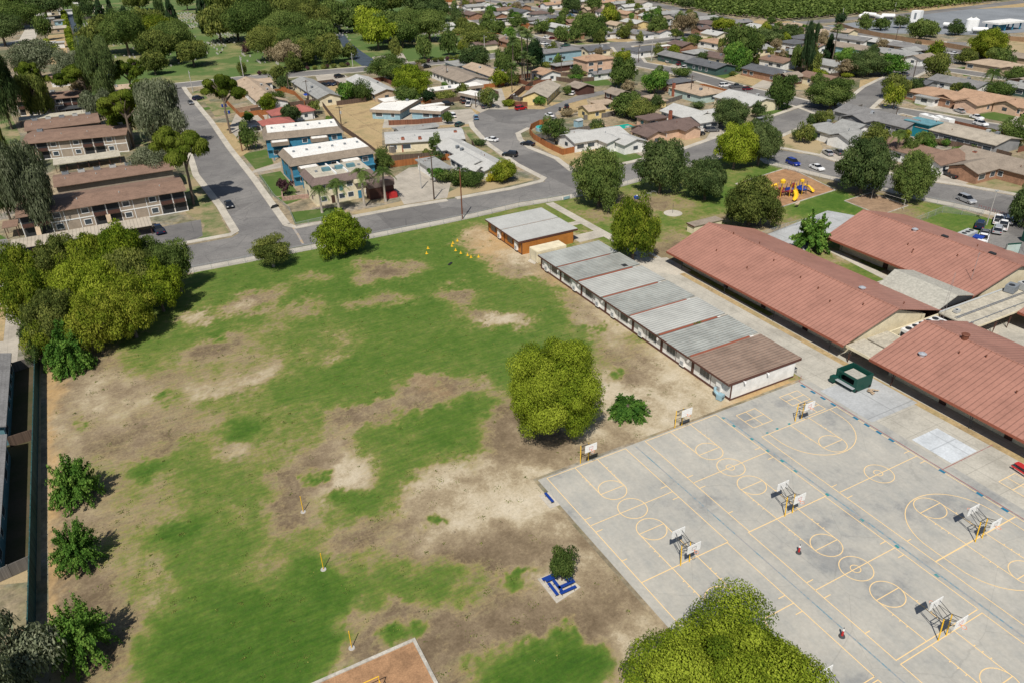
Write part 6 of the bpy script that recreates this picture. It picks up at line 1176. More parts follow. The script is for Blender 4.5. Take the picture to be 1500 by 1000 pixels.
def house(label, wings, roof, wall, cat='house', name='house', group='houses of the neighbourhood', garage=None, chim=(), units=None, fascia='fascia', win=True, trimw='white'):
    HS.append((wings[0][1], wings[0][2], label, wings[0][4], wings[0][5], wings[0][3])) if z_ok(wings) else None
    W0 = wings[0]; t = thing(name, label, cat, (W0[1], W0[2], 0), W0[3], group); c0, s0 = math.cos(-W0[3]), math.sin(-W0[3])
    sc = 1/mpp(W0[1], W0[2]); big = sc > 3.2
    rs = random.Random(int(W0[1]*31+W0[2]*17))
    for i, (k, x, y, an, L, W, z, rise) in enumerate(wings):
        dx, dy = x-W0[1], y-W0[2]; lx, ly = dx*c0-dy*s0, dx*s0+dy*c0; la = an-W0[3]
        def put(s): 
            m_ = Matrix.Translation((lx, ly, 0)) @ Matrix.Rotation(la, 4, 'Z'); s.v = [tuple(m_ @ Vector(p)) for p in s.v]; return s
        oh = .55; a, b = L/2-oh, W/2-oh; a = max(a, 1); b = max(b, 1)
        s = MB()
        if k == 'g': q = rise*b/(W/2); s.xsec([(-b, 0), (-b, z-.17), (0, z-.17+q-.1), (b, z-.17), (b, 0)], -a, a)
        else: s.box(-a, -b, 0, a, b, z-.17)
        put(s).obj('wall', wall if i == 0 or not isinstance(wall, tuple) else wall, t)
        ro = put(roof_mesh(k, L, W, z, rise, dz=.013*i)).obj('roof', roof, t)
        if k == 'f' and roof == 'whiteroof':
            s = MB(); a_, b_ = L/2, W/2
            for q in ((-a_-.05, -b_-.05, a_+.05, -b_-.002), (-a_-.05, b_+.002, a_+.05, b_+.05), (-a_-.05, -b_, -a_-.002, b_), (a_+.002, -b_, a_+.05, b_)): s.box(q[0], q[1], z-.95, q[2], q[3], z+.1)
            put(s).obj('fascia', 'w_taupe', ro)
        if win:
            hs = 3 if big else 2
            for side in (-1, 1):
                n = max(1, int(a*2/(3.6 if big else 5.5)))
                for j in range(n):
                    if rs.random() < .25: continue
                    xx = -a+(j+.5)*2*a/n; ww = rs.choice([.6, .9, 1.2]); zz = 1.0 if z < 4 else 1.0
                    levels = [0] if z < 4.6 else [0, 2.7]
                    for lv in levels:
                        s = MB(); s.box(xx-ww, side*b-.05, 1.0+lv, xx+ww, side*b+.05, 2.2+lv)
                        w_ = put(s).obj('window', 'glass', t)
                        if big: s = MB(); s.box(xx-ww-.12, side*b-.035, .88+lv, xx+ww+.12, side*b+.035, 2.32+lv); put(s).obj('frame', trimw, w_)
            for side in (-1, 1):
                if rs.random() < .6: s = MB(); s.box(side*a-.05, -.8, 1.0, side*a+.05, .8, 2.1); put(s).obj('window', 'glass', t)
    k, x, y, an, L, W, z, rise = wings[0]
    nu = (1 if rs.random() < .6 else 0) if units is None else units
    for j in range(nu):
        ux = rs.uniform(-.3, .3)*L; uy = rs.choice([-.18, .2])*W; zz = z+(rise*(1-abs(uy)/(W/2)) if k in 'gh' else .1)
        s = MB(); s.box(ux-.5, uy-.45, zz-.2, ux+.5, uy+.45, zz+.75); u = s.obj('roof_cooler', rs.choice(['acbox', 'acgrey', 'hood']), t); s = MB(); s.box(ux-.54, uy-.3, zz+.1, ux-.501, uy+.3, zz+.6); s.obj('grille', 'dkgrey', u)
    for j in range(2 if big else 1):
        ux = rs.uniform(-.35, .35)*L; uy = rs.uniform(-.3, .3)*W; zz = z+(rise*(1-abs(uy)/(W/2)) if k in 'gh' else .1); s = MB(); s.cyl(ux, uy, zz-.2, zz+.4, .1, n=6); s.obj('vent_pipe', 'rust' if rs.random() < .4 else 'acgrey', t)
    for (px, py, h) in chim:
        cx, cy = G(px, py, z+.5); dx, dy = cx-W0[1], cy-W0[2]; lx, ly = dx*c0-dy*s0, dx*s0+dy*c0; s = MB(); s.box(lx-.5, ly-.4, 0, lx+.5, ly+.4, z+h); c_ = s.obj('chimney', 'brick', t); s = MB(); s.box(lx-.3, ly-.2, z+h, lx+.3, ly+.2, z+h+.15); s.obj('flue', 'dkgrey', c_)
    if garage:
        for (px, py, w_, ax) in garage:
            gx, gy = G(px, py, 1.1); dx, dy = gx-W0[1], gy-W0[2]; lx, ly = dx*c0-dy*s0, dx*s0+dy*c0; s = MB(); s.at(lx, ly, 0, R_(ax)-W0[3]); s.box(-w_/2, -.08, 0, w_/2, .08, 2.2)
            g_ = s.obj('garage_door', 'white', t)
    return t
E_, C_ = wing_E, wing_C
H = house
# near the field: white and grey ranch houses
H('long pale grey roofed house with three brick chimneys behind a brown board fence', [E_('g',(564,211),(682,203.5),(675.7,187),3,.9)], 'r_lgrey', 'w_cream', chim=[(590,204,1.0),(615,203,1.0),(667,195,1.2)], units=0)
H('white house with pale grey gables stepping toward the bulb street', [E_('g',(742.5,246),(684,204),(655,217),3,1.2), E_('g',(697,251.5),(676.5,245.5),(660,232),2.9,.9), C_('g',661,213,9,6,0,2.9,.8), C_('g',690,232,12,9,90,2.95,1.1)], 'r_lgrey', 'w_white', units=2)
H('small garage with grey green roof and white wall beside the bushes', [E_('f',(631.5,251.5),(661.5,247),(642,229),2.7,0)], 'r_mgrey', 'w_white', 'garage', 'garage', None, units=0, win=False)
H('low dark grey roofed shed behind the long pale roof', [C_('g',610,186,14,6,0,2.6,.6), C_('f',590,188,6,5,0,2.5,0)], 'r_mgrey', 'w_grey', 'shed', 'shed', None, units=0)
H('grey flat roofed building with air units and white parapet in the dirt lot', [E_('f',(541.5,161),(586,163),(598,143),3.3,0), C_('f',573,146,8,7,0,3.5,0)], 'whiteroof', 'w_lblue', units=2)
H('small blue building with white roof behind the brown fence', [E_('f',(600,161),(645.6,164),(656.6,156.5),3.3,0), C_('f',632,154,9,3,0,3.4,0)], 'whiteroof', 'w_lblue', units=0)
H('long narrow building with white roof and grey wall behind the trees', [E_('f',(628,134),(709,126),(704,121),3.3,0)], 'whiteroof', 'w_taupe', units=2)
H('small white roofed building beside the parked white pickup', [E_('f',(671,136),(701,142.5),(716.7,138.2),3.2,0)], 'whiteroof', 'w_grey', units=0)
H('taupe roofed white gabled house nearest the cemetery road', [E_('g',(672.7,122),(628,103),(657,93),3,1.6)], 'r_taupe', 'w_white', units=0)
H('tan roofed white house with four roof vents, beside the tall palms', [E_('g',(726,115.5),(676.4,98),(692,90),3,1.5)], 'r_tan', 'w_white', units=3)
H('low blue grey flat roof between the taupe and the tan gables', [C_('f',670,93,13,7,90,2.8,0)], 'r_mgrey', 'w_lblue', units=0)
H('light grey gabled house beside the dense round tree', [E_('g',(546,139),(507,116),(530,106),3,1.5)], 'r_lgrey', 'w_tan', units=2)
H('grey gabled house with cream gable between the palm and the parked cars', [E_('g',(459.4,146),(430,119),(460,113),3,1.6)], 'r_mgrey', 'w_cream', units=1)
H('large tan gabled house cut by the flat pine, left of the young palm', [E_('g',(420,149),(384,116),(350,125),3,1.7)], 'r_tan', 'w_white', units=2)
H('tan roofed house along the cemetery road at the left', [C_('g',372,119,14,9,0,3,1.2)], 'r_tan', 'w_white', units=0)
H('red tiled house with two wings behind the blue apartments', [C_('h',424,160,15,9,0,3,1.7), C_('h',404,176,11,8,0,2.9,1.3), C_('h',440,158,7,9,90,3,1.9)], 'r_red', 'w_white', units=0)
H('tan A shaped roof house on the dry lot by the tall palms', [E_('g',(802.4,143.5),(822,125),(797,114),3,2.0)], 'r_beige', 'w_yellow', units=0, chim=[(802,122,1.6)])
H('open carport with tan gabled roof over two cars', [C_('g',851,124,9,8.5,90,2.7,1.2)], 'r_taupe', 'w_brown', 'carport', 'carport', None, units=0, win=False)
H('taupe gabled roof beside the paved drive, left of the leafy trees', [C_('g',906,133.5,9,8,90,2.7,1.3)], 'r_taupe', 'w_brown', units=0)
H('small tan roofed yellow house at the end of the bulb street', [C_('g',867,156.5,8,8,0,2.9,1.4), C_('f',884,150,8,7,0,2.7,0)], 'r_tan', 'w_yellow', units=0)
H('peach two storey house with tan roof and small awning', [C_('h',869,83,15,12,0,5.8,1.5)], 'r_rust', 'w_pink', units=2)
H('low garage with grey roof beside the peach two storey house', [C_('g',880,105,10,6,0,2.6,.8)], 'r_grey', 'w_white', 'garage', 'garage', None, units=0, garage=[(869,113,4.5,0)])
H('tan gabled house left of the peach two storey one', [C_('g',800,104,10,9,90,3,1.4)], 'r_rust', 'w_white', units=0)
H('long grey flat roofed shop building with pale blue wall on the far road', [C_('f',817,74,22,11,0,4.4,0)], 'r_grey', 'w_lblue', 'shop', 'shop_building', units=1)
H('grey flat carport roof left of the peach house', [C_('f',826,94,11,6,0,2.6,0)], 'r_mgrey', 'w_brown', 'carport', 'carport', None, units=0)
H('grey roofed house with dark eaves inside the curved wooden fence', [C_('g',868,195,20,11,0,3,1.4), C_('g',920,203,9,9,90,2.95,1.3), C_('g',893,201,9,8,90,2.9,1.1), C_('g',845,196,8,11,0,2.9,1.0)], 'r_lgrey', 'w_white', units=0, garage=None)
H('dark brown roofed house with two front gables and a white garage', [C_('g',974,182,20,11,0,3,1.5), C_('g',951,192,9,8,90,2.95,1.4), C_('g',1004,184,9,7,90,2.9,1.2), C_('f',955,172,9,7,0,2.7,0)], 'r_dbrown', 'w_pink', units=0, garage=[(1007,191,4.6,20)])
H('pale grey roofed house with brick chimney next to the dark brown one', [C_('g',1010,163,17,12,90,3,1.9), C_('g',1028,172,9,9,0,2.95,1.4), C_('g',1043,163,8,8,0,2.9,1.1)], 'r_lgrey', 'w_white', units=0, chim=[(982,170,2.2)])
H('orange tan roofed house with solar panels and mint wall', [C_('h',1022,129,19,13,90,3,1.6), C_('g',1000,126,9,8,0,2.8,.9)], 'r_tan', 'w_mint', units=1, chim=[(987,128,2.0)])
H('dark grey roofed house behind the orange tan one', [C_('h',990,117,14,8,0,2.9,1.1)], 'r_dgrey', 'w_brick', units=0)
H('small orange roofed outbuilding with a pale awning', [C_('f',956,142,6,6,90,2.9,0), C_('f',965,147,5,5,90,2.4,0)], 'r_tan', 'w_yellow', 'outbuilding', 'outbuilding', None, units=0)
H('large pale grey roofed house beside the bright corner tree', [C_('g',1094,142,19,15,90,3,1.8), C_('f',1068,142,8,8,90,2.6,0)], 'r_lgrey', 'w_cream', units=1)
# right hand side
H('light grey corner house with white front gable beside the twisted tree', [C_('h',1224,187,17,11,90,3,1.7), C_('g',1243,197,9,9,0,2.95,1.5), C_('g',1250,182,9,8,90,2.9,1.2)], 'r_mgrey', 'w_white', units=1, garage=None)
H('brownish grey roofed house with white trimmed gable behind the corner house', [C_('g',1290,168,28,12,90,3,1.8), C_('g',1262,170,9,10,0,2.9,1.4)], 'r_grey', 'w_grey', units=1)
H('teal painted tall shed with teal roof', [C_('f',1353,178,9,6.5,90,4.4,0)], 'r_teal', 'w_teal', 'shed', 'tall_shed', None, units=0, win=False)
H('long pale roofed house behind the teal shed and the caravans', [C_('g',1418,192,26,13,90,3.1,1.2)], 'r_beige', 'w_grey', units=2)
H('brown roofed house behind the queen palms with a white garage', [C_('g',1335,214,22,11,90,3,1.6), C_('g',1380,228,13,9,0,2.95,1.7)], 'r_brown', 'w_white', units=0, garage=[(1366,240,5,90)])
H('taupe roofed brick house with an open garage and a brown fence', [C_('g',1478,235,26,13,90,3,1.8), C_('g',1428,241,10,9,0,2.95,1.5)], 'r_taupe', 'w_brick', units=1, chim=[(1427,227,1.4)])
H('orange tan roofed house with an open two car garage', [C_('h',1378,134,20,13,90,3,1.7), C_('g',1392,140,8,8,0,2.95,1.3)], 'r_rust', 'w_brick', units=1, garage=[(1371,148,4.6,90)])
H('low white lean-to with blue grey roof before the orange tan house', [C_('f',1360,142,8,5,90,2.7,0)], 'r_mgrey', 'w_white', 'lean-to', 'lean_to', None, units=0)
H('grey roofed house with white garage behind the orange tan one', [C_('g',1408,118,21,11,90,3,1.5)], 'r_grey', 'w_white', units=1)
H('dark grey low roof under the multi trunk tree', [C_('g',1347,118,12,8,90,2.9,1)], 'r_dgrey', 'w_grey', units=0)
H('orange tan roofed peach house with a white garage door and green front lawn', [C_('g',1462,143,26,11,90,3,1.7), C_('g',1428,147,10,9,0,2.95,1.5), C_('g',1483,150,8,9,0,2.9,1.4)], 'r_rust', 'w_pink', units=0, garage=[(1421,160,5,90)])
H('tan roofed house at the right edge with a dark carport', [C_('h',1463,92,20,12,90,3,1.6), C_('g',1489,99,9,8,0,2.9,1.3)], 'r_tan', 'w_tan', units=0)
H('taupe roofed house at the right edge behind the tan one', [C_('g',1492,80,16,10,90,3,1.3)], 'r_taupe', 'w_tan', units=0)
H('blue grey roofed house at the right edge with panels', [C_('g',1496,124,10,9,90,3,1.2)], 'r_mgrey', 'w_green', units=1)
H('light grey house above the solar roofs', [C_('g',1300,60,16,10,90,3,1.2)], 'r_lgrey', 'w_white', units=0)
so_ = H('grey roofed house with blue solar panels', [C_('g',1340,67,22,10,90,3,1.3)], 'r_grey', 'w_tan', units=0)
for k in range(3):
    s = MB(); s.add([(-8+5.4*k, -4.2, 3.35), (-4.2+5.4*k, -4.2, 3.35), (-4.2+5.4*k, -1, 4.15), (-8+5.4*k, -1, 4.15)], [(0, 1, 2, 3)]); s.obj('solar_panel', glassy('solar_cell', (.01, .02, .06)), so_)
for a in [
 ('large grey hip roofed cream house before the solar roofs',[(1312,75,25,13,90)],'h','r_mgrey','w_cream'),('taupe roofed pale blue house with white garage and green lawn',[(1250,67,23,11,90)],'g','r_taupe','w_lblue'),('dark grey long roof behind the taupe one',[(1245,54,24,9,90)],'g','r_grey','w_white'),
 ('light grey house with a green gable beside the wall street',[(1284,58,18,10,90)],'g','r_lgrey','w_green'),('white gabled house with brown roof',[(1143,86,14,11,90)],'g','r_brown','w_white'),('dark grey roofed brick house with a wide front lawn of straw',[(1130,102,22,11,90)],'g','r_dgrey','w_brick'),
 ('small brown garage roof right of the dark grey house',[(1157,109,8,8,0)],'g','r_taupe','w_brown'),('low brown roofed cream house behind the twisted street tree',[(1203,111,16,10,90)],'g','r_brown','w_cream'),('dark hip roofed white house beside the tall conifer',[(1163,60,11,11,0)],'h','r_dgrey','w_white'),
 ('grey green roofed cream house left of the brown roofed gable',[(1106,69,14,10,0)],'g','r_mgrey','w_cream'),('taupe roofed house near the orchard road',[(1106,50,12,9,90)],'g','r_taupe','w_tan'),('orange roofed house near the orchard road',[(1145,48,13,9,90)],'g','r_rust','w_tan'),('tan roofed house left of the shaggy palm top',[(1198,46,10,8,0)],'g','r_tan','w_cream'),('tan roofed house right of the shaggy palm top',[(1237,44,12,8,90)],'g','r_tan','w_cream'),
 ('small brown house between conifer and palm',[(1196,66,9,8,90)],'g','r_brown','w_white'),('dark hip roofed house with a long white porch',[(944,70,17,12,0)],'h','r_dgrey','w_white'),('green walled house with dark grey roof, left of two alike',[(996,81,21,9,90)],'g','r_grey','w_green'),('green walled house with dark grey roof and white garage, right of two alike',[(1040,92,20,11,90)],'g','r_dgrey','w_green'),
 ('brown roofed house right of the white porch',[(1000,63,12,10,90)],'g','r_dbrown','w_brick'),('orange roofed white house at the far road',[(1049,59,16,11,90)],'h','r_rust','w_white'),('grey house half hidden left of the date palm, white garage',[(934,46,17,10,90)],'h','r_grey','w_white'),('yellow walled grey roofed house behind the yellow tree',[(930,31,16,10,90)],'g','r_lgrey','w_yellow'),
 ('pale blue walled grey roofed house near the orchard',[(1030,26,18,10,0)],'g','r_mgrey','w_lblue'),('small brick garage house beside the pale blue one',[(1027,40,8,8,0)],'g','r_dbrown','w_brick'),('dark grey house beside the dry lot by the orchard',[(1082,31,14,9,0)],'g','r_grey','w_brown'),('light grey house, first of the row at the orchard',[(950,13,15,10,0)],'g','r_lgrey','w_cream'),('grey green house, second of the row at the orchard',[(979,18,16,10,0)],'g','r_mgrey','w_green'),('grey house, third of the row at the orchard',[(1002,22,14,10,90)],'g','r_grey','w_white'),
 ('taupe roofed house left of the orchard row',[(968,26,12,9,0)],'g','r_taupe','w_white'),('teal trimmed light roofed house at the far lawn',[(822,38,20,10,90)],'g','r_lgrey','w_mint'),('grey roofed house with an orange front yard',[(897,45,17,10,0)],'g','r_grey','w_white'),('tan roofed house behind the yellow tree',[(903,34,12,9,90)],'g','r_tan','w_cream'),('long pale roof behind the palms at the left street',[(748,27,20,8,0)],'f','r_lgrey','w_white'),
 ('grey roofed house behind the blue tarpaulin',[(784,27,15,9,0)],'g','r_grey','w_tan'),('brown grey roofed house right of the blue tarpaulin',[(808,24,16,9,0)],'g','r_dgrey','w_brick'),('dark grey long roof at the upper far street',[(762,15,20,9,90)],'g','r_dgrey','w_white'),('rust roofed house above the red car',[(808,5,14,9,0)],'g','r_rust','w_white'),('tan roofed house behind the dense dark tree',[(852,9,13,9,0)],'g','r_tan','w_white'),
 ('dark gabled house behind the bright far tree',[(888,16,13,9,90)],'g','r_dbrown','w_white'),('orange roofed house left of the orchard corner',[(917,18,14,9,90)],'g','r_rust','w_tan'),('grey roofed house near the orchard corner',[(922,8,14,9,0)],'g','r_lgrey','w_white'),('tan house at the top edge above the bright tree',[(886,2,14,9,0)],'g','r_rust','w_tan'),
 ('tan roofed house behind the wood edge',[(655,6,15,9,0)],'g','r_tan','w_white'),('dark long roofed house right of the wood edge',[(672,14,18,9,90)],'g','r_dgrey','w_brick'),('grey blue roofed house at the top, right of the wood',[(695,8,16,9,0)],'g','r_mgrey','w_white'),('brown roofed house with white cars in front',[(690,19,18,10,90)],'g','r_dbrown','w_brick'),('light roofed house at the top, left of the brown gable',[(716,7,15,10,90)],'g','r_lgrey','w_white'),
 ('brown gabled house at the top with a white gable end',[(735,13,14,10,0)],'g','r_brown','w_white'),('grey flat long house on the far lawn corner',[(742,27,18,8,0)],'f','r_lgrey','w_white'),('grey roofed house behind the far lawn',[(728,20,14,8,90)],'g','r_grey','w_brick'),('small white gabled house inside the cemetery trees',[(653,36,9,7,0)],'g','r_lgrey','w_white'),('small white cemetery chapel with a porch',[(490,36,8,6,90)],'g','r_lgrey','w_white'),
 ('beige roofed house at the top edge behind the wood',[(622,3,14,9,0)],'g','r_beige','w_white'),('grey roofed house at the top edge above the far lawn',[(752,4,14,9,0)],'g','r_grey','w_white'),('taupe roofed house at the top edge, third from the right of the dark tree',[(870,-3,14,9,0)],'g','r_taupe','w_white'),('low grey roof at the top edge near the orchard',[(905,4,12,8,0)],'g','r_mgrey','w_tan'),
 ('large tan hip roofed house at the upper left',[(45,16,26,15,0)],'h','r_tan','w_white'),('grey flat annex below the large tan hip roof',[(47,28,26,10,0)],'f','r_mgrey','w_taupe'),('white flat roofed garage by the lane at the upper left',[(60,62,14,7,0)],'f','whiteroof','w_white'),('brown roofed low house behind the white garage',[(45,66,16,9,0)],'g','r_taupe','w_tan'),('small shed by the hedge with a blue cover',[(86,29,7,6,0)],'f','r_mgrey','w_lblue'),
 ('tan roofed shed by the hedge, upper one',[(84,40,10,6,0)],'g','r_beige','w_tan'),('pale roofed shed by the hedge, lower one',[(82,61,8,6,0)],'f','r_lgrey','w_white'),('low gate building at the head of the cemetery drive',[(96,14,11,6,0)],'f','r_mgrey','w_white'),('house with brown gable and white front between the pines',[(90,113,10,7,0)],'g','r_brown','w_white'),
 ('white cottage behind the cemetery hedge, left one',[(118,4,12,8,0)],'g','r_lgrey','w_white'),('grey cottage behind the cemetery hedge, right one',[(140,11,10,8,0)],'g','r_beige','w_white'),('small shop roof beyond the pines at the street corner',[(186,126,14,7,0)],'g','r_tan','w_white'),('grey house at the top left corner',[(3,12,14,10,0)],'g','r_grey','w_white'),
 ('taupe roofed house at the bend of the wall street',[(1350,82,11,8,0)],'g','r_taupe','w_white'),('grey roofed house behind the leaning pole',[(1330,72,10,8,0)],'g','r_mgrey','w_white'),('light grey house beside the dark trees above the gable',[(1092,64,10,8,0)],'g','r_mgrey','w_cream'),('brown roofed house in front of the date palm',[(966,44,12,9,90)],'g','r_brown','w_white'),
]: H(a[0], [C_(a[2], w_[0], w_[1], w_[2], w_[3], w_[4]) for w_ in a[1]], a[3], a[4])
so_ = H('blue green house with grey roof cut by the left edge, upper of two', [('g', -26.9, 120.5, R_(90), 23, 9.6, 3.4, 1.3)], 'r_grey', 'w_green2', units=1); H('blue green house with grey roof cut by the left edge, lower of two', [('g', -26.7, 94, R_(90), 25.5, 9.6, 3.4, 1.3)], 'r_grey', 'w_green2', units=0)
# porch posts of the long pale house, white porch
t = thing('porch', 'white flat porch roof on slim posts before the dark hip roof', 'porch', (*G(966, 76), 0), 0)
s = MB(); s.box(-6, -1.6, 2.5, 6, 1.6, 2.7); s.obj('roof', 'whiteroof', t)
for k in range(5): s = MB(); s.box(-5.9+2.9*k, -1.5, 0, -5.75+2.9*k, -1.35, 2.5); s.obj('post', 'white', t)
t = thing('porch', 'long pale porch with eight white posts facing the street', 'porch', (*G(1404, 212), 0), R_(90)); s = MB(); s.box(-12, -.2, 2.85, 12, 2.6, 3.0); s.obj('roof', 'r_beige', t)
for k in range(8): s = MB(); s.box(-11.8+3.35*k, 2.3, 0, -11.6+3.35*k, 2.5, 2.85); s.obj('post', 'white', t)
# ---------------------------------------------------------------- two storey blue apartments with mansard roofs
def mansard(label, A, B, C, z, roofm, wallm, inset=1.5, hm=1.8, bays=7, top='whiteroof', two=True, group='mansard roofed apartment blocks'):
    k, x, y, an, L, W, _, _ = wing_E('f', A, B, C, z, 0); t = thing('apartment_block', label, 'apartment block', (x, y, 0), an, group); a, b = L/2, W/2
    s = MB(); s.box(-a+.7, -b+.7, 0, a-.7, b-.7, z); s.obj('wall', wallm, t)
    s = MB(); q = inset; s.add([(-a, -b, z), (a, -b, z), (a, b, z), (-a, b, z), (-a+q, -b+q, z+hm), (a-q, -b+q, z+hm), (a-q, b-q, z+hm), (-a+q, b-q, z+hm)], [(0, 3, 2, 1), (0, 1, 5, 4), (1, 2, 6, 5), (2, 3, 7, 6), (3, 0, 4, 7)])
    r_ = s.obj('roof', roofm, t); s = MB(); s.box(-a+q, -b+q, z+hm-.3, a-q, b-q, z+hm+.02); s.obj('roof_deck', top, r_)
    for sd in (-1, 1):
        for lv in (0, 2.8):
            for j in range(bays):
                xx = -a+1.6+(j+.5)*(2*a-3.2)/bays; s = MB(); yy = sd*(b-.7)
                if (j+int(lv)) % 3 == 1: s.box(xx-.45, yy-.06, lv+.1, xx+.45, yy+.06, lv+2.1); s.obj('door', 'door' if j % 2 else 'w_blue', t)
                else: s.box(xx-.7, yy-.05, lv+.95, xx+.7, yy+.05, lv+2.1); w_ = s.obj('window', 'glass', t); s = MB(); s.box(xx-.82, yy-.035, lv+.83, xx+.82, yy+.035, lv+2.22); s.obj('frame', 'white', w_)
    for lv in (0, 2.8):
        for yy in (-b*.35, b*.35):
            s = MB(); s.box(-a+.62, yy-.6, lv+.95, -a+.72, yy+.6, lv+2.1); s.obj('window', 'glass', t)
    for j in range(6): xx = -a+3+j*(2*a-6)/5; s = MB(); s.box(xx-.25, -.3, z+hm, xx+.35, .2, z+hm+.45); s.obj('roof_vent', 'acgrey', t)
    return t, a, b, L
for lab, A, B, C in (('blue two storey block with brown mansard and white deck, farther of the pair', (386,206.5), (504.3,194.6), (493,181)), ('blue two storey block with brown mansard and white deck, nearer of the pair', (424.4,244.8), (551,225.2), (535,207))):
    t, a, b, L = mansard(lab, A, B, C, 5.6, 'r_mans', 'w_blue')
    for xx, w_ in ((-a*.62, 2.6), (a*.35, 2.6)):
        s = MB(); s.box(xx-w_, -b-2.6, 4.2, xx+w_, -b+.6, 5.3); s.obj('stair_roof', 'r_mans', t); s = MB(); s.box(xx-w_+.3, -b-2.3, 5.3, xx+w_-.3, -b+.4, 5.34); s.obj('stair_deck', 'whiteroof', t)
        for q in (-1, 1): s = MB(); s.box(xx+q*(w_-.2)-.1, -b-2.5, 0, xx+q*(w_-.2)+.1, -b-2.3, 4.2); s.obj('post', 'w_blue', t)
    s = MB(); s.box(-a+.6, -b+.0, 2.5, a-.6, -b+.7, 2.75); s.obj('balcony', 'w_blue', t); s = MB(); s.box(-a+.58, -b+1.5, 0, -a+.69, -b+3.2, 5.4); s.obj('brick_panel', 'w_stone', t)
t, a, b, L = mansard('beige two storey block with mauve brown mansard behind the queen palms', (456.7,273.7), (553.6,257), (530,240.5), 5.4, 'r_mans2', 'w_cream', 1.3, 1.6, 6, 'flatroof')
for xx in (-a*.35, a*.05, a*.4): s = MB(); s.box(xx-1, -.8, 7.0, xx+1, .6, 7.8); s.obj('roof_cooler', 'w_green2', t)
for xx in (-a*.2, a*.15): s = MB(); s.box(xx-.15, -b+1.3, 7.0, xx+.15, b-1.3, 7.5); s.obj('parapet', 'white', t)
s = MB(); s.box(a-3.4, -b-2.2, 0, a+3.2, -b+.6, 3.0); s.obj('entrance_wing', 'w_brown', t); s = MB(); s.box(a-3.6, -b-2.4, 3.0, a+3.4, -b+.6, 4.6); s.obj('entrance_roof', 'r_mans2', t); s = MB(); s.box(a+.6, -b-3.8, 0.0, a+3.4, -b-2.3, 1.5); s.obj('stair_wall', 'red', t)
s = MB(); s.box(a-6.5, -b-.4, 4.4, a-3.6, -b+.6, 5.3); s.obj('sunshade', 'w_cream', t)
t = thing('garden_wall', 'low stone and pink walls round the beige block terrace', 'wall', (*G(440, 292), 0), R_(-12)); s = MB(); s.box(-4.5, 0, 0, 3, .3, 1.1); s.box(-4.5, .3, 0, -4.2, 6, 1.1); s.box(3.0, -2, 0, 3.3, 5, 1.3); s.obj('wall', 'w_stone', t)
# ---------------------------------------------------------------- long brown roofed apartments on the left
def longblock(label, A, B, C, z=5.4, off=0, n=6, detail=True):
    k, x, y, an, L, W, _, _ = wing_E('g', A, B, C, z, 0); t = thing('apartment_block', label, 'apartment block', (x, y, 0), an, 'long brown roofed apartment blocks'); a, b = L/2, W/2
    s = MB(); s.box(-a+.5, -b+.9, 0, a-.5, b-.9, z-.1); s.obj('wall', 'w_taupe', t)
    s = MB(); s.xsec([(-b, z-.15), (-b, z), (0, z+.9), (b, z), (b, z-.15), (0, z+.75)], -a, a); s.obj('roof', 'r_brown', t)
    sg = -1
    y0 = sg*(b-.9)
    s = MB(); s.box(-a+.5, y0-.06, 2.55, a-.5, y0-.001, 2.8); s.obj('floor_band', 'white', t)
    s = MB(); s.box(-a+.5, y0-.06, 0, a-.5, y0-.001, .2); s.obj('base_band', 'white', t)
    if detail:
        nb = max(3, int(L/3.0))
        for j in range(nb+1): xx = -a+.6+j*(L-1.2)/nb; s = MB(); s.box(xx-.07, y0-.07, .2, xx+.07, y0-.001, z-.15); s.obj('trim_post', 'white', t)
        for j in range(nb):
            xx = -a+.6+(j+.5)*(L-1.2)/nb
            for lv in (0, 2.8):
                s = MB()
                if j % 5 in (0, 1):
                    s.box(xx-1.3, y0-.03, lv+.1, xx+1.3, y0-.002, lv+2.3); s.obj('balcony_recess', 'shade', t)
                    if lv: s = MB(); s.box(xx-1.35, y0-.9, 2.7, xx+1.35, y0-.07, 2.8); s.box(xx-1.35, y0-.92, 2.8, xx+1.35, y0-.88, 3.6); s.obj('balcony', 'w_brown', t)
                elif j % 5 in (2, 4): s.box(xx-.7, y0-.05, lv+.9, xx+.7, y0-.002, lv+2.05); w_ = s.obj('window', 'glass', t); s = MB(); s.box(xx-.85, y0-.04, lv+.75, xx+.85, y0-.002, lv+2.2); s.obj('frame', 'white', w_)
        for j in range(nb//5): xx = -a+.6+(j*5+1.0)*(L-1.2)/nb; s = MB(); s.add([(xx-.5, y0-3.2, 0), (xx+.5, y0-3.2, 0), (xx+.5, y0-.9, 2.7), (xx-.5, y0-.9, 2.7), (xx-.5, y0-3.0, -.1), (xx+.5, y0-3.0, -.1), (xx+.5, y0-.9, 2.45), (xx-.5, y0-.9, 2.45)], [(0, 1, 2, 3), (7, 6, 5, 4), (0, 3, 7, 4), (1, 5, 6, 2), (0, 4, 5, 1)]); s.obj('stairs', 'w_tan', t)
    for j in range(n):
        xx = -a+3+off+j*(2*a-6)/max(1, n-1); yy = b*.55; zz = z+.9*(1-yy/b)
        s = MB(); s.box(xx-.8, yy-.6, zz-.1, xx+.8, yy+.6, zz+.75); u = s.obj('roof_cooler', ['acgrey', 'acbox'][j % 2], t); s = MB(); s.box(xx-.6, yy-.4, zz+.75, xx+.6, yy+.4, zz+.8); s.obj('fan_grille', 'shade', u)
    for j in range(4): xx = -a*.8+j*a*.5; s = MB(); s.cyl(xx, -b*.3, z+.5, z+1.0, .12, n=7); s.obj('vent_pipe', 'acbox', t)
    return t
longblock('long brown roofed apartments nearest the field, facing the striped carport', (19,317.5), (270.7,282), (263.2,259.6), n=0)
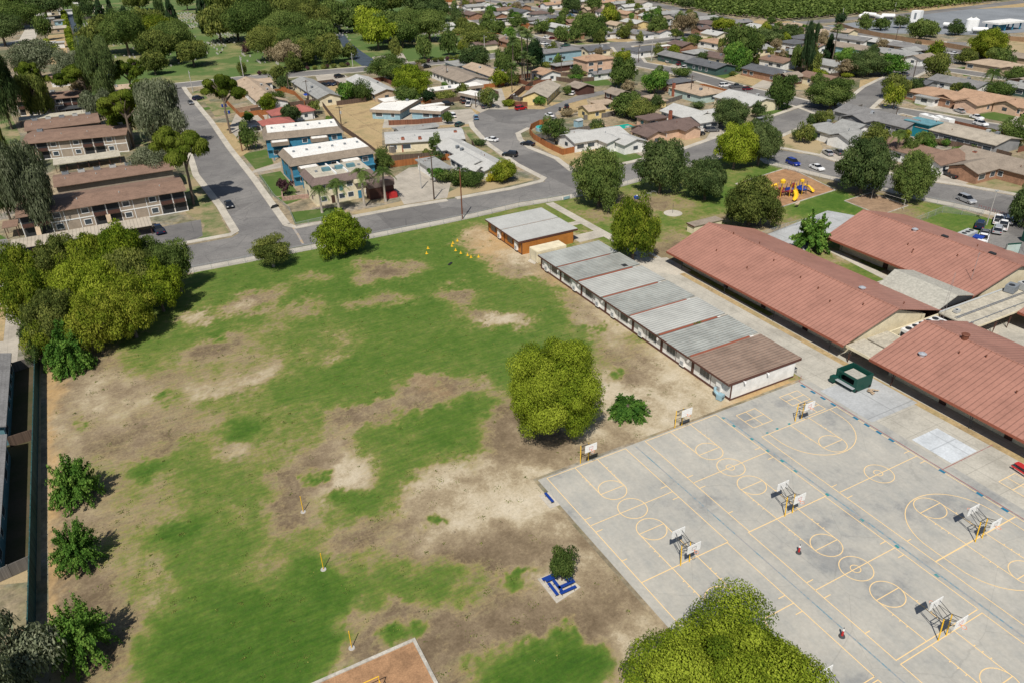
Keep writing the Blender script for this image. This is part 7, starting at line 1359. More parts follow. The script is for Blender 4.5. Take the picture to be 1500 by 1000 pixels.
longblock('brown roofed apartments with rooftop coolers behind the nearest block', (79,275), (256,248), (248,232), n=7, detail=False)
longblock('brown roofed apartments third from the field, with a white beige carport before it', (30,211.9), (185,197.6), (178,180.5), n=2)
longblock('brown roofed apartments with five rooftop coolers, under the weeping trees', (31,192), (142,181), (137,166.5), n=5, detail=False)
longblock('short brown roofed block farthest up beside the dark carport', (20,150), (118,142), (114,132), n=3)
def carport(label, A, B, C, z=2.4, mat='carportroof', nb=8):
    k, x, y, an, L, W, _, _ = wing_E('f', A, B, C, z, 0); t = thing('carport', label, 'carport', (x, y, 0), an, 'apartment carports'); a, b = L/2, W/2; s = MB(); s.box(-a, -b, z-.12, a, b, z); s.obj('roof', mat, t)
    for j in range(nb+1):
        for yy in (-b+.6, b-.6): s = MB(); xx = -a+.4+j*(2*a-.8)/nb; s.box(xx-.07, yy-.07, 0, xx+.07, yy+.07, z-.12); s.obj('post', 'w_brown', t)
carport('long striped metal carport between the apartments and the grove', (14,365), (222,331.5), (217.5,318.4)); carport('pale carport in front of the third brown roofed block', (77,242), (176,229), (173,220.5), mat='flatroof', nb=6); carport('pale carport strip behind the fourth brown roofed block', (28,178), (128,165), (126,160), mat='flatroof', nb=6)
carport('dark open carport frame under the pines', (84,162), (122,158), (120,145), mat='dkgrey', nb=4); carport('small brown roof shelter at the left edge of the nearest block', (0,335), (23,332), (21,322), 2.9, 'r_brown', 1)
# ---------------------------------------------------------------- cars
def car_proto(kind):
    dims = {'sedan': (4.7, 1.8, 1.42), 'suv': (4.7, 1.88, 1.72), 'pickup': (5.6, 1.95, 1.8), 'van': (5.2, 1.95, 2.0), 'hatch': (4.1, 1.72, 1.5)}[kind]; L, W, Hh = dims; a, b = L/2, W/2
    t = bpy.data.objects.new('proto', None)
    if kind == 'pickup': low = [(-a, .45), (-a, .98), (-.45, 1.0), (-.4, 1.08), (1.1, 1.08), (a-.15, .95), (a, .75), (a, .4)]; cab = [(-.55, 1.0), (-.35, 1.72), (.65, 1.74), (1.3, 1.05)]
    elif kind == 'van': low = [(-a, .45), (-a, 1.1), (1.6, 1.1), (a-.1, .9), (a, .7), (a, .4)]; cab = [(-a+.03, 1.1), (-a+.2, 1.95), (1.0, 1.95), (1.9, 1.08)]
    elif kind == 'suv': low = [(-a, .45), (-a, .95), (-a+.1, 1.02), (1.1, 1.05), (a-.2, .9), (a, .7), (a, .4)]; cab = [(-a+.05, 1.0), (-a+.35, 1.66), (.35, 1.7), (1.2, 1.03)]
    elif kind == 'hatch': low = [(-a, .42), (-a, .88), (1.0, .95), (a-.15, .8), (a, .62), (a, .38)]; cab = [(-a+.05, .9), (-a+.5, 1.46), (.35, 1.48), (1.15, .93)]
    else: low = [(-a, .42), (-a, .86), (-a+.15, .93), (1.0, .93), (a-.2, .78), (a, .6), (a, .36)]; cab = [(-1.75, .92), (-1.0, 1.38), (.3, 1.41), (1.15, .92)]
    def loft(prof, wds):
        n = len(prof); vs = []
        for wd_ in wds:
            sx, yy = wd_; cx = sum(p[0] for p in prof)/n
            vs += [((p[0]-cx)*sx+cx, yy, p[1]) for p in prof]
        m_ = len(wds); fs = [tuple(range(n)), tuple(range((m_-1)*n, m_*n))[::-1]]+[(k*n+i, k*n+n+i, k*n+n+(i+1) % n, k*n+(i+1) % n) for k in range(m_-1) for i in range(n)]
        return vs, fs
    lp = low+[(a*.62+.36, .3), (-a*.62-.36, .3)]
    s = MB(); v, f = loft(lp, [(.97, -b), (1.0, -b+.12), (1.0, b-.12), (.97, b)]); s.add(v, f)
    top = [(cab[1][0], cab[1][1]-.005), (cab[1][0]+.05, cab[1][1]+.05), (cab[2][0]-.05, cab[2][1]+.05), (cab[2][0], cab[2][1]-.005)]
    v, f = loft(top, [(1, -b+.3), (1, b-.3)]); s.add(v, f)
    if kind in ('suv', 'van', 'sedan', 'hatch'): # window pillars in body colour
        for xx in (cab[1][0]*.45+cab[2][0]*.55-.1,):
            for q in (-1, 1): s.add([(xx, q*(b-.08), cab[0][1]), (xx+.1, q*(b-.08), cab[0][1]), (xx+.1, q*(b-.27), cab[1][1]+.01), (xx, q*(b-.27), cab[1][1]+.01)], [(0, 1, 2, 3)])
    if kind == 'pickup': s.add([(-a+.1, -b+.15, .985), (-.6, -b+.15, .985), (-.6, b-.15, .985), (-a+.1, b-.15, .985)], [(0, 1, 2, 3)])
    parts = [('body', s, 'carpaint')]
    s = MB(); vs = []
    for q, y1, y2 in ((-1, b-.1, b-.3), (1, b-.1, b-.3)): vs += [(cab[0][0], q*y1, cab[0][1]), (cab[1][0], q*y2, cab[1][1]), (cab[2][0], q*y2, cab[2][1]), (cab[3][0], q*y1, cab[3][1])]
    s.add(vs, [(0, 1, 2, 3), (7, 6, 5, 4), (0, 4, 5, 1), (1, 5, 6, 2), (2, 6, 7, 3)]); parts.append(('window', s, 'carglass'))
    if kind == 'pickup': s = MB(); s.box(-a+.12, -b+.17, .7, -.65, b-.17, 1.0); parts.append(('cargo_bed', s, 'shade'))
    r = .36 if kind in ('pickup', 'suv', 'van') else .32
    for xx in (-a*.6, a*.62):
        for q in (-1, 1): s = MB(); s.tube([(xx, q*(b-.2), r), (xx, q*(b+.01), r)], r, 14); parts.append(('wheel', s, 'tyre')); s = MB(); s.tube([(xx, q*(b+.011), r), (xx, q*(b+.03), r)], r*.6, 10); parts.append(('rim', s, 'chrome'))
    for q in (-1, 1):
        s = MB(); s.box(a-.12, q*(b-.32)-.2, .62, a+.015, q*(b-.32)+.2, .76); parts.append(('headlight', s, 'lamp')); s = MB(); s.box(-a-.015, q*(b-.25)-.15, .72, -a+.1, q*(b-.25)+.15, .88); parts.append(('tail_light', s, 'taill'))
    out = []; lastw = None
    for nm, mb, mt in parts:
        me = bpy.data.meshes.new(nm); me.from_pydata(mb.v, [], mb.f); me.materials.append(paint('white') if mt == 'carpaint' else M(mt)); out.append((nm, me))
    return out
PAINT = {'white': (.78,.78,.77), 'silver': (.46,.47,.48), 'grey': (.14,.145,.15), 'black': (.012,.013,.016), 'navy': (.01,.02,.055), 'blue': (.012,.03,.24), 'red': (.40,.008,.012), 'darkred': (.13,.01,.02), 'skyblue': (.12,.24,.36), 'tan': (.30,.26,.2), 'green': (.03,.09,.07), 'brown': (.08,.04,.03), 'yellowgreen': (.45,.5,.05)}
PM = {}
def paint(c):
    if c not in PM:
        b = NB('car_paint_'+c); b.b.inputs['Base Color'].default_value = (*PAINT[c], 1); b.b.inputs['Roughness'].default_value = .32; b.b.inputs['Coat Weight'].default_value = .5; b.b.inputs['Coat Roughness'].default_value = .08; b.b.inputs['Metallic'].default_value = .35 if c in ('silver', 'grey') else 0; PM[c] = b.m
    return PM[c]
CP = {}
NMC = {'sedan': ('sedan', 'car'), 'suv': ('suv', 'car'), 'pickup': ('pickup_truck', 'pickup truck'), 'van': ('van', 'van'), 'hatch': ('hatchback', 'car')}
def car(kind, px, py, ang, col, label, z=.02, group='parked cars'):
    if kind not in CP: CP[kind] = car_proto(kind)
    x, y = G(px, py, .7); t = thing(NMC[kind][0], label, NMC[kind][1], (x, y, z), R_(ang), group); small = 1/mpp(x, y) < 2.2; w_ = None
    for nm, me in CP[kind]:
        if small and nm in ('headlight', 'tail_light', 'rim'): continue
        o = bpy.data.objects.new(nm, me); COL.objects.link(o)
        if nm == 'rim': o.parent = w_
        else: o.parent = t
        if nm == 'wheel': w_ = o
        if nm == 'body' and col != 'white': o.material_slots[0].link = 'OBJECT'; o.material_slots[0].material = paint(col)
    return t
for a in [
 ('sedan',335,299,-92,'black','black sedan parked on the side street beyond the apartments car park'),('pickup',232,336,95,'navy','navy blue pickup at the end of the striped carport'),('sedan',720,204,118,'white','white sedan on the curve of the bulb street'),('suv',747,226,132,'black','black car parked nearest the white house on the bulb street'),('sedan',773,210,120,'black','black sedan beside the curved wooden fence'),
 ('hatch',697,172,70,'skyblue','light blue car at the head of the bulb street'),('suv',662,169,85,'white','white minivan in front of the blue building'),('suv',763,158.5,5,'red','red car parked across the head of the bulb'),('sedan',805,168.5,82,'white','white sedan parked in the mouth of the side drive'),('sedan',830,155.5,60,'black','dark car in the shade by the small drive trees'),('sedan',839,136.5,40,'white','white hatchback beside the tan carport'),
 ('sedan',860,132,40,'silver','silver car parked under the tan carport'),('suv',656,152,-20,'black','black suv behind the small blue building'),('suv',678,149,80,'brown','dark red van next to the white pickup'),('pickup',686,152.5,60,'white','white pickup beside the small white roofed building'),('hatch',712,156,20,'grey','small grey car under the olive bush'),('hatch',673,182,30,'green','dark green car on the drive of the long grey roof'),
 ('sedan',475,124,-50,'black','black car, left of three in the cream yard'),('sedan',483,123.5,-50,'navy','dark blue car, middle of three in the cream yard'),('sedan',493,122.5,-50,'black','black car, right of three in the cream yard'),('suv',497,112,8,'black','black suv parked beside the cemetery road'),('pickup',623,98,10,'black','black pickup at the cemetery road by the taupe gable'),
 ('suv',290,144,30,'navy','dark blue car on the lawn at the corner house'),('sedan',279,150,-88,'grey','grey car at the top of the side street'),('hatch',376,188,0,'black','black car beside the red tiled house'),('pickup',3,411,100,'white','white pickup cut by the left edge'),
 ('sedan',946,216,-35,'white','white sedan on the drive beside the dark brown house'),('suv',1022,195,-22,'black','black suv in front of the white garage'),('suv',1043,190,-22,'grey','grey sedan under the dark tree, beside the black suv'),('suv',1062,125,-14,'white','white suv on the curved street, left of a dark pickup'),('pickup',1078,126.5,-16,'grey','dark pickup behind the white suv on the curved street'),('hatch',1095,130,-16,'darkred','maroon car partly hidden on the curved street'),
 ('van',1113,178.5,175,'silver','silver grey van on the corner lawn drive'),('suv',1162,238,-100,'blue','bright blue suv on the street above the playground'),('sedan',1197,245,-99,'white','white sedan behind the blue suv'),('suv',1416,292,-103,'silver','silver suv parked on the street at the right'),('sedan',1213,223.5,65,'silver','silver sedan in the drive of the corner house, left one'),('sedan',1229,222.5,65,'grey','grey sedan in the drive of the corner house, right one'),
 ('sedan',1356,247,55,'white','white sedan in front of the white garage by the queen palms'),('pickup',1393,255,72,'black','dark pickup on the drive of the brick house'),('sedan',1378,248,60,'blue','blue covered car beside the dark pickup'),('suv',1425,252,80,'black','dark car inside the open garage'),('sedan',1431,171.5,-100,'white','white coupe on the street by the green front lawn'),('suv',1437,181,-100,'white','white suv in front of the long pale roof'),
 ('sedan',1406,162,70,'silver','silver sedan on the drive by the peach house'),('hatch',1380,150,90,'black','black car in the open two car garage'),('sedan',1324,108.5,100,'grey','grey car on the street below the grey roofs'),('sedan',1498,168,80,'black','black car at the right edge drive'),('suv',1255,80.5,60,'white','white suv in front of the taupe roofed garage'),('pickup',1158,74,60,'white','white pickup beside the dark hip roofed house'),
 ('sedan',982,90,-20,'silver','silver car in the drive of the first green walled house'),('suv',998,94,-10,'darkred','dark red suv between the two green walled houses'),('suv',1005,99,5,'white','white minivan on the drive of the right green walled house'),('sedan',797,64,-60,'white','white car on the far street near the grey shop'),('hatch',802,67,-40,'silver','small silver car next to the white one on the far street'),('pickup',828,66.5,0,'green','green pickup on the far road'),
 ('suv',793,10,0,'darkred','dark red van under the dense dark far tree'),('sedan',837,22,10,'skyblue','pale blue car on the upper far street'),('sedan',801,54.5,0,'white','white car by the far lawn trees'),('hatch',809,56,20,'darkred','maroon car beside the white one at the far lawn'),('suv',934,54,70,'grey','dark car in the white far garage drive'),('suv',1038,43,80,'white','white van in the far drive by the yellow green tree'),('suv',1017,47,70,'silver','silver car under the shade near the far garage'),
 ('suv',687,25,20,'white','white suv in front of the brown roofed far house'),('van',700,25.5,10,'white','white van in front of the brown roofed far house'),('pickup',592,3,0,'yellowgreen','yellow green truck at the top edge behind the wood'),('sedan',770,10,0,'skyblue','teal blue car on the upper far lawn'),('sedan',909,55.5,0,'white','white coupe in the orange front yard'),('sedan',1396,78,90,'white','white car at the turn below the tan wall'),
 ('suv',1376,79,95,'white','white suv parked by the yellowish street tree'),('sedan',752,141,80,'white','white car behind the tall palms on dry ground'),('suv',1502,128,60,'silver','silver car at the right edge by the wide hedge'),
]: car(*a)
for a in [('pickup',1440,350,28,'white','white pickup nearest the red roof in the school car park'),('suv',1436,329,28,'navy','dark navy car left in the school car park row'),('sedan',1443,341,28,'grey','dark grey sedan behind the nearest white pickup'),('suv',1462,336,28,'silver','grey suv in the middle of the school car park'),('pickup',1470,330,28,'white','white pickup in the second school car park row'),('suv',1478,322,28,'white','white suv in the farthest school car park row'),('suv',1490,318,28,'white','white suv at the right end of the farthest row'),('pickup',1463,322,28,'white','white pickup left in the farthest school car park row')]: car(*a, z=.03, group='cars in the school car park')
# bus, trailers
t = thing('bus', 'white small bus parked at the street corner', 'bus', (*G(1212, 153), .03), R_(-70)); s = MB(); s.xsec([(-1.2, .4), (-1.2, 2.6), (-1.0, 2.85), (1.0, 2.85), (1.2, 2.6), (1.2, .4)], -3.6, 3.0); s.obj('body', 'white', t); s = MB(); s.xsec([(-1.1, .4), (-1.1, 1.5), (1.1, 1.5), (1.1, .4)], 3.0, 3.9); s.obj('bonnet', 'white', t)
for q in (-1, 1):
    for k in range(4): s = MB(); s.box(-3.2+1.5*k, q*1.2-.02, 1.4, -2.0+1.5*k, q*1.2+.02, 2.3); s.obj('window', 'carglass', t)
    for xx in (-2.3, 3.0): s = MB(); s.tube([(xx, q*.9, .42), (xx, q*1.22, .42)], .42, 12); s.obj('wheel', 'tyre', t)
s = MB(); s.box(3.0, -.95, 1.55, 3.04, .95, 2.4); s.obj('windscreen', 'carglass', t)
for px, py, lb in ((1361, 175, 'white caravan behind the teal shed, left of two'), (1382, 178, 'white caravan behind the teal shed, right of two')):
    t = thing('caravan', lb, 'caravan', (*G(px, py, 1.5), 0), R_(80), 'caravans'); s = MB(); s.xsec([(-1.2, .5), (-1.25, 2.7), (1.25, 2.7), (1.2, .5)], -3.2, 3.2); s.obj('body', 'white', t); s = MB(); s.box(-.6, -.4, 2.7, .4, .4, 3.0); s.obj('roof_vent', 'acbox', t); s = MB(); s.box(-1.5, -1.27, 1.4, 0, -1.22, 2.2); s.obj('window', 'carglass', t)
    for q in (-1, 1): s = MB(); s.tube([(0, q*.9, .35), (0, q*1.2, .35)], .35, 10); s.obj('wheel', 'tyre', t)
t = thing('box_trailer', 'white box trailer on the lane at the left edge', 'trailer', (*G(-2, 388, 1.2), 0), R_(90)); s = MB(); s.box(-3, -1.4, .5, 3, 1.6, 2.8); s.obj('body', 'white', t); s = MB(); s.tube([(-1, -1.5, .4), (-1, 1.7, .4)], .38, 10); s.obj('wheel', 'tyre', t)
t = thing('motorbike', 'dark motorbike lying by the kerb of the side street', 'motorbike', (*G(403, 305), .03), .4); s = MB(); s.xsec([(-.2, .3), (-.15, .8), (.15, .8), (.2, .3)], -.7, .6); s.obj('body', 'shade', t)
for xx in (-.85, .85): s = MB(); s.tube([(xx, -.06, .32), (xx, .06, .32)], .32, 12); s.obj('wheel', 'tyre', t)
s = MB(); s.tube([(.6, -.4, 1.0), (.6, .4, 1.0)], .03, 5); s.tube([(.85, 0, .32), (.6, 0, 1.0)], .04, 5); s.obj('handlebar', 'steel', t)
# green bin and framed board by the school car park
t = thing('garbage_container', 'long dark green roll off container at the right edge of the car park', 'container', (*G(1500, 352), .03), R_(-12)); s = MB(); s.box(-1, -3, .1, 7, -2.8, 2.6); s.box(-1, 2.8-3, .1, 7, 3.0-3, 2.6); s.box(-1, -2.8, .1, -.8, -.2, 2.6); s.obj('body', 'dkgreen', t); s = MB(); s.box(-.8, -2.8, 2.0, 7, -.2, 2.1); s.obj('lid', 'acgrey', t)
t = thing('notice_board', 'framed board leaning with a pale and orange poster by the red roof', 'notice board', (*G(1476, 388), .05), R_(-20)); s = MB(); s.box(-1.7, -.05, 1.6, 1.7, .05, 4.6); b_ = s.obj('frame', 'dkgreen', t); s = MB(); s.box(-1.45, -.08, 2.0, 1.45, -.051, 4.3); s.obj('poster', 'w_mint', b_); s = MB(); s.cyl(.6, 0, 0, .02, .01, n=3); s.obj('pin', 'orange', b_)
for q in (-1.6, 1.6): s = MB(); s.box(q-.07, -.07, 0, q+.07, .07, 4.7); s.obj('post', 'steel', t)
t = thing('school_dumpster', 'blue bin beside the nearest white pickup', 'bin', (*G(1431, 356), .04), .3); s = MB(); s.xsec([(-.7, .1), (-.9, 1.4), (.9, 1.4), (.7, .1)], -1, 1); s.obj('body', 'blue', t); s = MB(); s.box(-1.05, -.95, 1.4, 1.05, .95, 1.48); s.obj('lid', 'blue', t)
t = thing('air_unit', 'grey and white air unit cage behind the red roof by the car park', 'air conditioner', (*G(1414, 352), .03), .1); s = MB(); s.box(-2.2, -1.1, 0, 2.2, 1.1, 1.9); s.obj('body', 'acbox', t)
for k in range(3): s = MB(); s.cyl(-1.4+1.4*k, 0, 1.9, 1.97, .5, n=12); s.obj('fan', 'shade', t)
t = thing('crate_stack', 'tan and white boxes behind the red roof ridge', 'boxes', (*G(1433, 362), .03), .2); s = MB(); s.box(-1, -.7, 0, .3, .7, 1.1); s.obj('carton', 'w_tan', t); s = MB(); s.box(.4, -.8, 0, 1.6, .8, 1.3); s.obj('carton', 'white', t)
# ---------------------------------------------------------------- bins on the verge, shed things
for i, (px, py, lb) in enumerate([(326, 157.5, 'blue wheeled bin pair by the drive, upper left one'), (331, 157, 'blue wheeled bin pair by the drive, upper right one'), (331, 167.5, 'blue wheeled bin by the lower drive, left one'), (336, 167, 'blue wheeled bin by the lower drive, right one')]):
    t = thing('wheeled_bin', lb, 'bin', (*G(px, py), 0), .3*i, 'blue wheeled bins'); s = MB(); s.xsec([(-.25, .08), (-.32, 1.0), (.32, 1.0), (.25, .08)], -.3, .3); s.obj('body', 'blue', t); s = MB(); s.box(-.34, -.36, 1.0, .36, .36, 1.07); s.obj('lid', 'blue', t)
# ---------------------------------------------------------------- fences and garden walls
def fence(label, pts, h, mat, cat='fence', name='fence', group=None, th=.1, step=2.4, world=False, posts=True):
    g = pts if world else GG(pts); o = g[0]; t = thing(name, label, cat, (o[0], o[1], 0), 0, group)
    s = MB(); n = 0
    for i in range(len(g)-1):
        a = Vector((g[i][0]-o[0], g[i][1]-o[1])); b = Vector((g[i+1][0]-o[0], g[i+1][1]-o[1])); d = (b-a).normalized(); q = Vector((-d.y, d.x))*th/2; s.prism([tuple(a-q), tuple(b-q), tuple(b+q), tuple(a+q)], 0.0, h)
    s.obj('panel', mat, t)
    if posts:
        for i in range(len(g)-1):
            a = Vector((g[i][0]-o[0], g[i][1]-o[1])); b = Vector((g[i+1][0]-o[0], g[i+1][1]-o[1])); L = (b-a).length; k = max(1, int(L/step))
            for j in range(k):
                p = a+(b-a)*(j/k); n += 1
                if n > 60: break
                s = MB(); s.box(p.x-.08, p.y-.08, 0, p.x+.08, p.y+.08, h+.08); s.obj('post', mat, t)
    return t
fence('tall blue green slatted fence along the left side of the field', [(-19.1, 133.5), (-19.3, 66)], 2.4, 'tealfence', world=True, th=.12)
fence('curved bright cedar fence round the corner yard', [(806,181.5),(790,184),(778,190),(776,197),(782,205),(800,216),(824,227.5),(867,218)], 1.8, 'woodfence')
fence('bright cedar board fence beside the palm driveway', [(572,246),(655,234.5),(664,236)], 1.8, 'woodfence'); fence('red brown board fence between the white house wings', [(642,231),(661,229),(666,243),(676,252)], 1.7, 'brnfence'); fence('brown board fence in front of the small blue buildings', [(570,184),(610,182.5),(648,179)], 1.7, 'brnfence')
fence('long dark board fence from the pole along the dirt lot', [(470,152),(482,168),(500,190),(522,205),(545,222),(562,236)], 1.7, 'oldfence'); fence('grey brown fence across the top of the dirt lot', [(368,166),(400,160),(470,151),(505,146),(560,141),(582,139)], 1.7, 'oldfence'); fence('dark board fence behind the tan roofed white house', [(708,122),(730,121),(752,118)], 1.8, 'oldfence')
fence('orange brown fence beside the young palm', [(413,134),(432,140),(447,155)], 1.7, 'woodfence'); fence('tan wall along the street behind the tan gables', [(345,166),(380,160),(400,157)], 1.7, 'blockwall', posts=False)
fence('brown fence behind the carport and the tan A shaped roof', [(748,150),(775,128),(800,116),(835,122),(870,119)], 1.7, 'oldfence'); fence('dark fence behind the yellow house garden', [(855,176),(890,172),(905,168),(960,158),(1000,145)], 1.6, 'greyfence'); fence('wooden fence beside the small white roof on dry ground', [(748,146),(762,149),(775,143)], 1.6, 'greyfence')
fence('dark brown fence behind the long pale porch', [(1360,210),(1400,216),(1450,227)], 1.6, 'oldfence'); fence('brown fence of the taupe roofed house', [(1397,247),(1425,228),(1438,222),(1480,233)], 1.7, 'oldfence'); fence('grey fence behind the corner grey house', [(1228,178),(1240,168),(1262,160)], 1.7, 'greyfence'); fence('fence beside the pale grey corner house', [(1052,150),(1075,143),(1100,150)], 1.6, 'greyfence')
fence('long tan block wall behind the houses at the plant', [(1225,38),(1250,47),(1290,55),(1340,64),(1375,68),(1420,76)], 2.2, 'tanwall', 'wall', 'block_wall', posts=False); fence('tan block wall right part at the plant', [(1455,58),(1500,62),(1560,68)], 2.2, 'tanwall', 'wall', 'block_wall', posts=False)
fence('grey wooden cross fence between lane and yard, upper one', [(-22.6,131.9),(-19.25,132.6)], 1.7, 'greyfence', world=True); fence('brown wooden cross fence between yard and lane, lower one', [(-24,80.6),(-19.3,81.6)], 1.7, 'greyfence', world=True); fence('brown wooden cross fence in the shaded yard', [(-22.5,108.9),(-19.3,109.3)], 1.7, 'oldfence', world=True)
fence('brown yard fence behind the far grey shop', [(790,110),(830,112),(868,108)], 1.6, 'oldfence'); fence('tall grey wall behind the cemetery gardens at the left', [(118,30),(146,27),(160,26)], 2.0, 'greyfence', 'wall', 'yard_wall', posts=False); fence('red brown yard fence beside the lane hedge', [(68,60),(72,85),(95,84)], 1.7, 'brnfence')
def chainlink(label, pts, h=1.5, group='chain link fences', world=False, step=3.0):
    g = pts if world else GG(pts); o = g[0]; t = thing('chain_link_fence', label, 'fence', (o[0], o[1], 0), 0, group); n = 0; s = MB(); r = MB()
    for i in range(len(g)-1):
        a = Vector((g[i][0]-o[0], g[i][1]-o[1])); b = Vector((g[i+1][0]-o[0], g[i+1][1]-o[1])); s.add([(a.x, a.y, .05), (b.x, b.y, .05), (b.x, b.y, h), (a.x, a.y, h)], [(0, 1, 2, 3)]); r.tube([(a.x, a.y, h), (b.x, b.y, h)], .03, 4)
        L = (b-a).length; k = max(1, int(L/step))
        for j in range(k+(1 if i == len(g)-2 else 0)):
            p = a+(b-a)*(j/k); n += 1
            if n <= 95: q = MB(); q.tube([(p.x, p.y, 0), (p.x, p.y, h+.05)], .035, 5); q.obj('post', 'greypaint', t)
    s.obj('mesh', 'chain', t); r.obj('rail', 'greypaint', t)
chainlink('long chain link fence between the field and the road', [(262,403.5),(285,399.5),(360,385.5),(433,371),(547,349.5),(650,329),(700,318.5),(760,304.3),(822,294)]); chainlink('chain link fence along the school lawn and the corner trees', [(838,291.5),(905,275.8),(985,253.5),(1060,233.5),(1096,222)]); chainlink('chain link fence along the lawn by the playground street', [(1104,224),(1125,243.5),(1216,265),(1290,281),(1349,295.5),(1396,305),(1440,315)]); chainlink('chain link fence round the beige block lawn', [(380,258.5),(402,290.5),(424,309),(434,333),(470,325),(512,318)], 1.1)
chainlink('chain link fence of the sport lawn toward the car park', [(1300,345),(1380,312),(1437,318)], 1.6); chainlink('low white chain fence across the court behind the halls', [(1100,353),(1150,335),(1200,322)], 1.2)
t = thing('fence_gate', 'blue edged gate in the street fence at the head of the path', 'gate', (*G(830, 293), 0), R_(6)); s = MB(); s.tube([(-1, 0, 0), (-1, 0, 1.7), (1, 0, 1.7), (1, 0, 0)], .05, 5); s.obj('frame', 'steel', t); s = MB(); s.box(-.95, -.03, .2, .95, .03, .9); s.obj('panel', 'w_lblue', t)
t = thing('bike_rack', 'row of dark red hoops on the verge at the street by the car park', 'railing', (*G(1433, 306), 0), R_(-88))
for k in range(9): s = MB(); s.tube([(k*1.1, 0, 0), (k*1.1, 0, .9), (k*1.1+.6, 0, .9), (k*1.1+.6, 0, 0)], .045, 5); s.obj('hoop', 'darkred', t)
# ---------------------------------------------------------------- poles, wires, street lamps
POLES = {}
def pole(key, px, py, top, label, mat='pole', arms=1, ang=0.0, tf=False, lamp=0):
    x, y = G(px, py); h = hfor(x, y, top); t = thing('utility_pole', label, 'utility pole', (x, y, 0), R_(ang), 'utility poles'); s = MB(); s.tube([(0, 0, 0), (0, 0, h)], [.19, .12], 8); s.obj('pole', mat, t)
    for k in range(arms): s = MB(); s.box(-1.2, -.06, h-.5-1.2*k, 1.2, .06, h-.36-1.2*k); a_ = s.obj('crossarm', 'pole', t); 
    if arms:
        for q in (-1.1, -.4, .4, 1.1): s = MB(); s.cyl(q, 0, h-.36, h-.16, .05, n=6); s.obj('insulator', 'acbox', t)
    if tf: s = MB(); s.cyl(.35, 0, h-2.6, h-1.7, .28, n=10); s.obj('transformer', 'acbox', t)
    if lamp: s = MB(); s.tube([(0, 0, h-1), (0, -1.2, h-.6), (0, -2.2, h-.5)], .05, 5); s.obj('lamp_arm', 'steel', t); s = MB(); s.box(-.15, -2.8, h-.58, .15, -2.1, h-.42); s.obj('lamp_head', 'acbox', t)
    POLES[key] = (x, y, h)
pole('a',636,292.5,229,'dark utility pole standing at the corner of the palm driveway',ang=20); pole('b',617,277,229,'pale utility pole behind the dark one, beside the garage','poleconc',arms=0); pole('d',677.5,322,248,'bare brown lamp pole on the pavement near the classrooms','rust',arms=0); pole('e',500,184,156,'dark leaning utility pole at the dirt lot corner',tf=True,ang=-20); pole('f',452,149,118,'utility pole with transformer between grey roof and parked cars',tf=True); pole('g',655,120,95,'utility pole before the taupe gabled house',tf=True)
pole('h',750,136,98,'thin utility pole left of the tall palms',arms=0); pole('i',697,158,136,'thin dark pole at the olive bush by the white pickup',arms=0); pole('j',355,222,193,'brown street lamp pole on the verge of the side street','rust',arms=0); pole('k',1011,146,111,'thin utility pole in front of the orange tan roof'); pole('l',1309,186,158,'leaning dark pole at the brownish grey roof',tf=True); pole('m',1335,126,89,'leaning dark pole at the street before the multi trunk tree'); pole('n',1311,64,42,'leaning pole before the tan plant wall')
pole('o',875,118,91,'utility pole beside the peach house right part',arms=1); pole('p',822,110,80,'utility pole left of the peach house',tf=True); pole('q',935,92,66,'pole at the left end of the curved street',tf=True); pole('r',954,90,61,'lamp pole near the dark hip roof','poleconc',arms=0,lamp=1); pole('s',710,80,52,'pale street lamp pole at the cemetery road, right one','poleconc',arms=0,lamp=1); pole('u',517,98,78,'pale street lamp pole at the cemetery road, middle one','poleconc',arms=0,lamp=1)
pole('v',357,114,82,'pale street lamp pole at the cemetery road, left one','poleconc',arms=0,lamp=1); pole('w',283,136,104,'thin street lamp at the top of the side street','poleconc',arms=0,lamp=1); pole('x',1310,18,4,'tall pale pole at the orchard edge','poleconc',arms=0); pole('y',1108,60,45,'thin lamp pole near the orchard road','poleconc',arms=0,lamp=1); pole('z',1233,30,12,'lamp pole at the orchard corner','poleconc',arms=0)
pole('aa',588,101,82,'thin lamp pole at the cemetery road beside the dense tree','poleconc',arms=0); pole('ab',719,12,-4,'dark pole at the top edge beside the light roof')
x, y = G(1445, 330); h = hfor(x, y, 280); t = thing('flood_light', 'tall thin floodlight pole at the car park corner', 'floodlight', (x, y, 0)); s = MB(); s.tube([(0, 0, 0), (0, 0, h)], [.12, .07], 7); s.obj('pole', 'poleconc', t); s = MB(); s.box(-.5, -.12, h-.1, .5, .12, h+.15); s.obj('lamp_head', 'acbox', t)
def wire(a, b, label, dz=-.3, sag=1.0):
    A, B = POLES[a], POLES[b]; pts = []
    for i in range(13): u = i/12; pts.append((A[0]+(B[0]-A[0])*u, A[1]+(B[1]-A[1])*u, (A[2]+(B[2]-A[2])*u)+dz-sag*4*u*(1-u)))
    s = MB(); s.tube(pts, .022, 4); tag(s.obj('overhead_wire', 'wire'), label, 'wire', 'overhead wires')
wire('a','e','overhead wire from the driveway pole to the dirt lot pole'); wire('e','f','overhead wire from the dirt lot pole to the transformer pole'); wire('a','b','short overhead wire between the two driveway poles'); wire('e','g','overhead wire over the dry lot to the taupe gable', -.6)
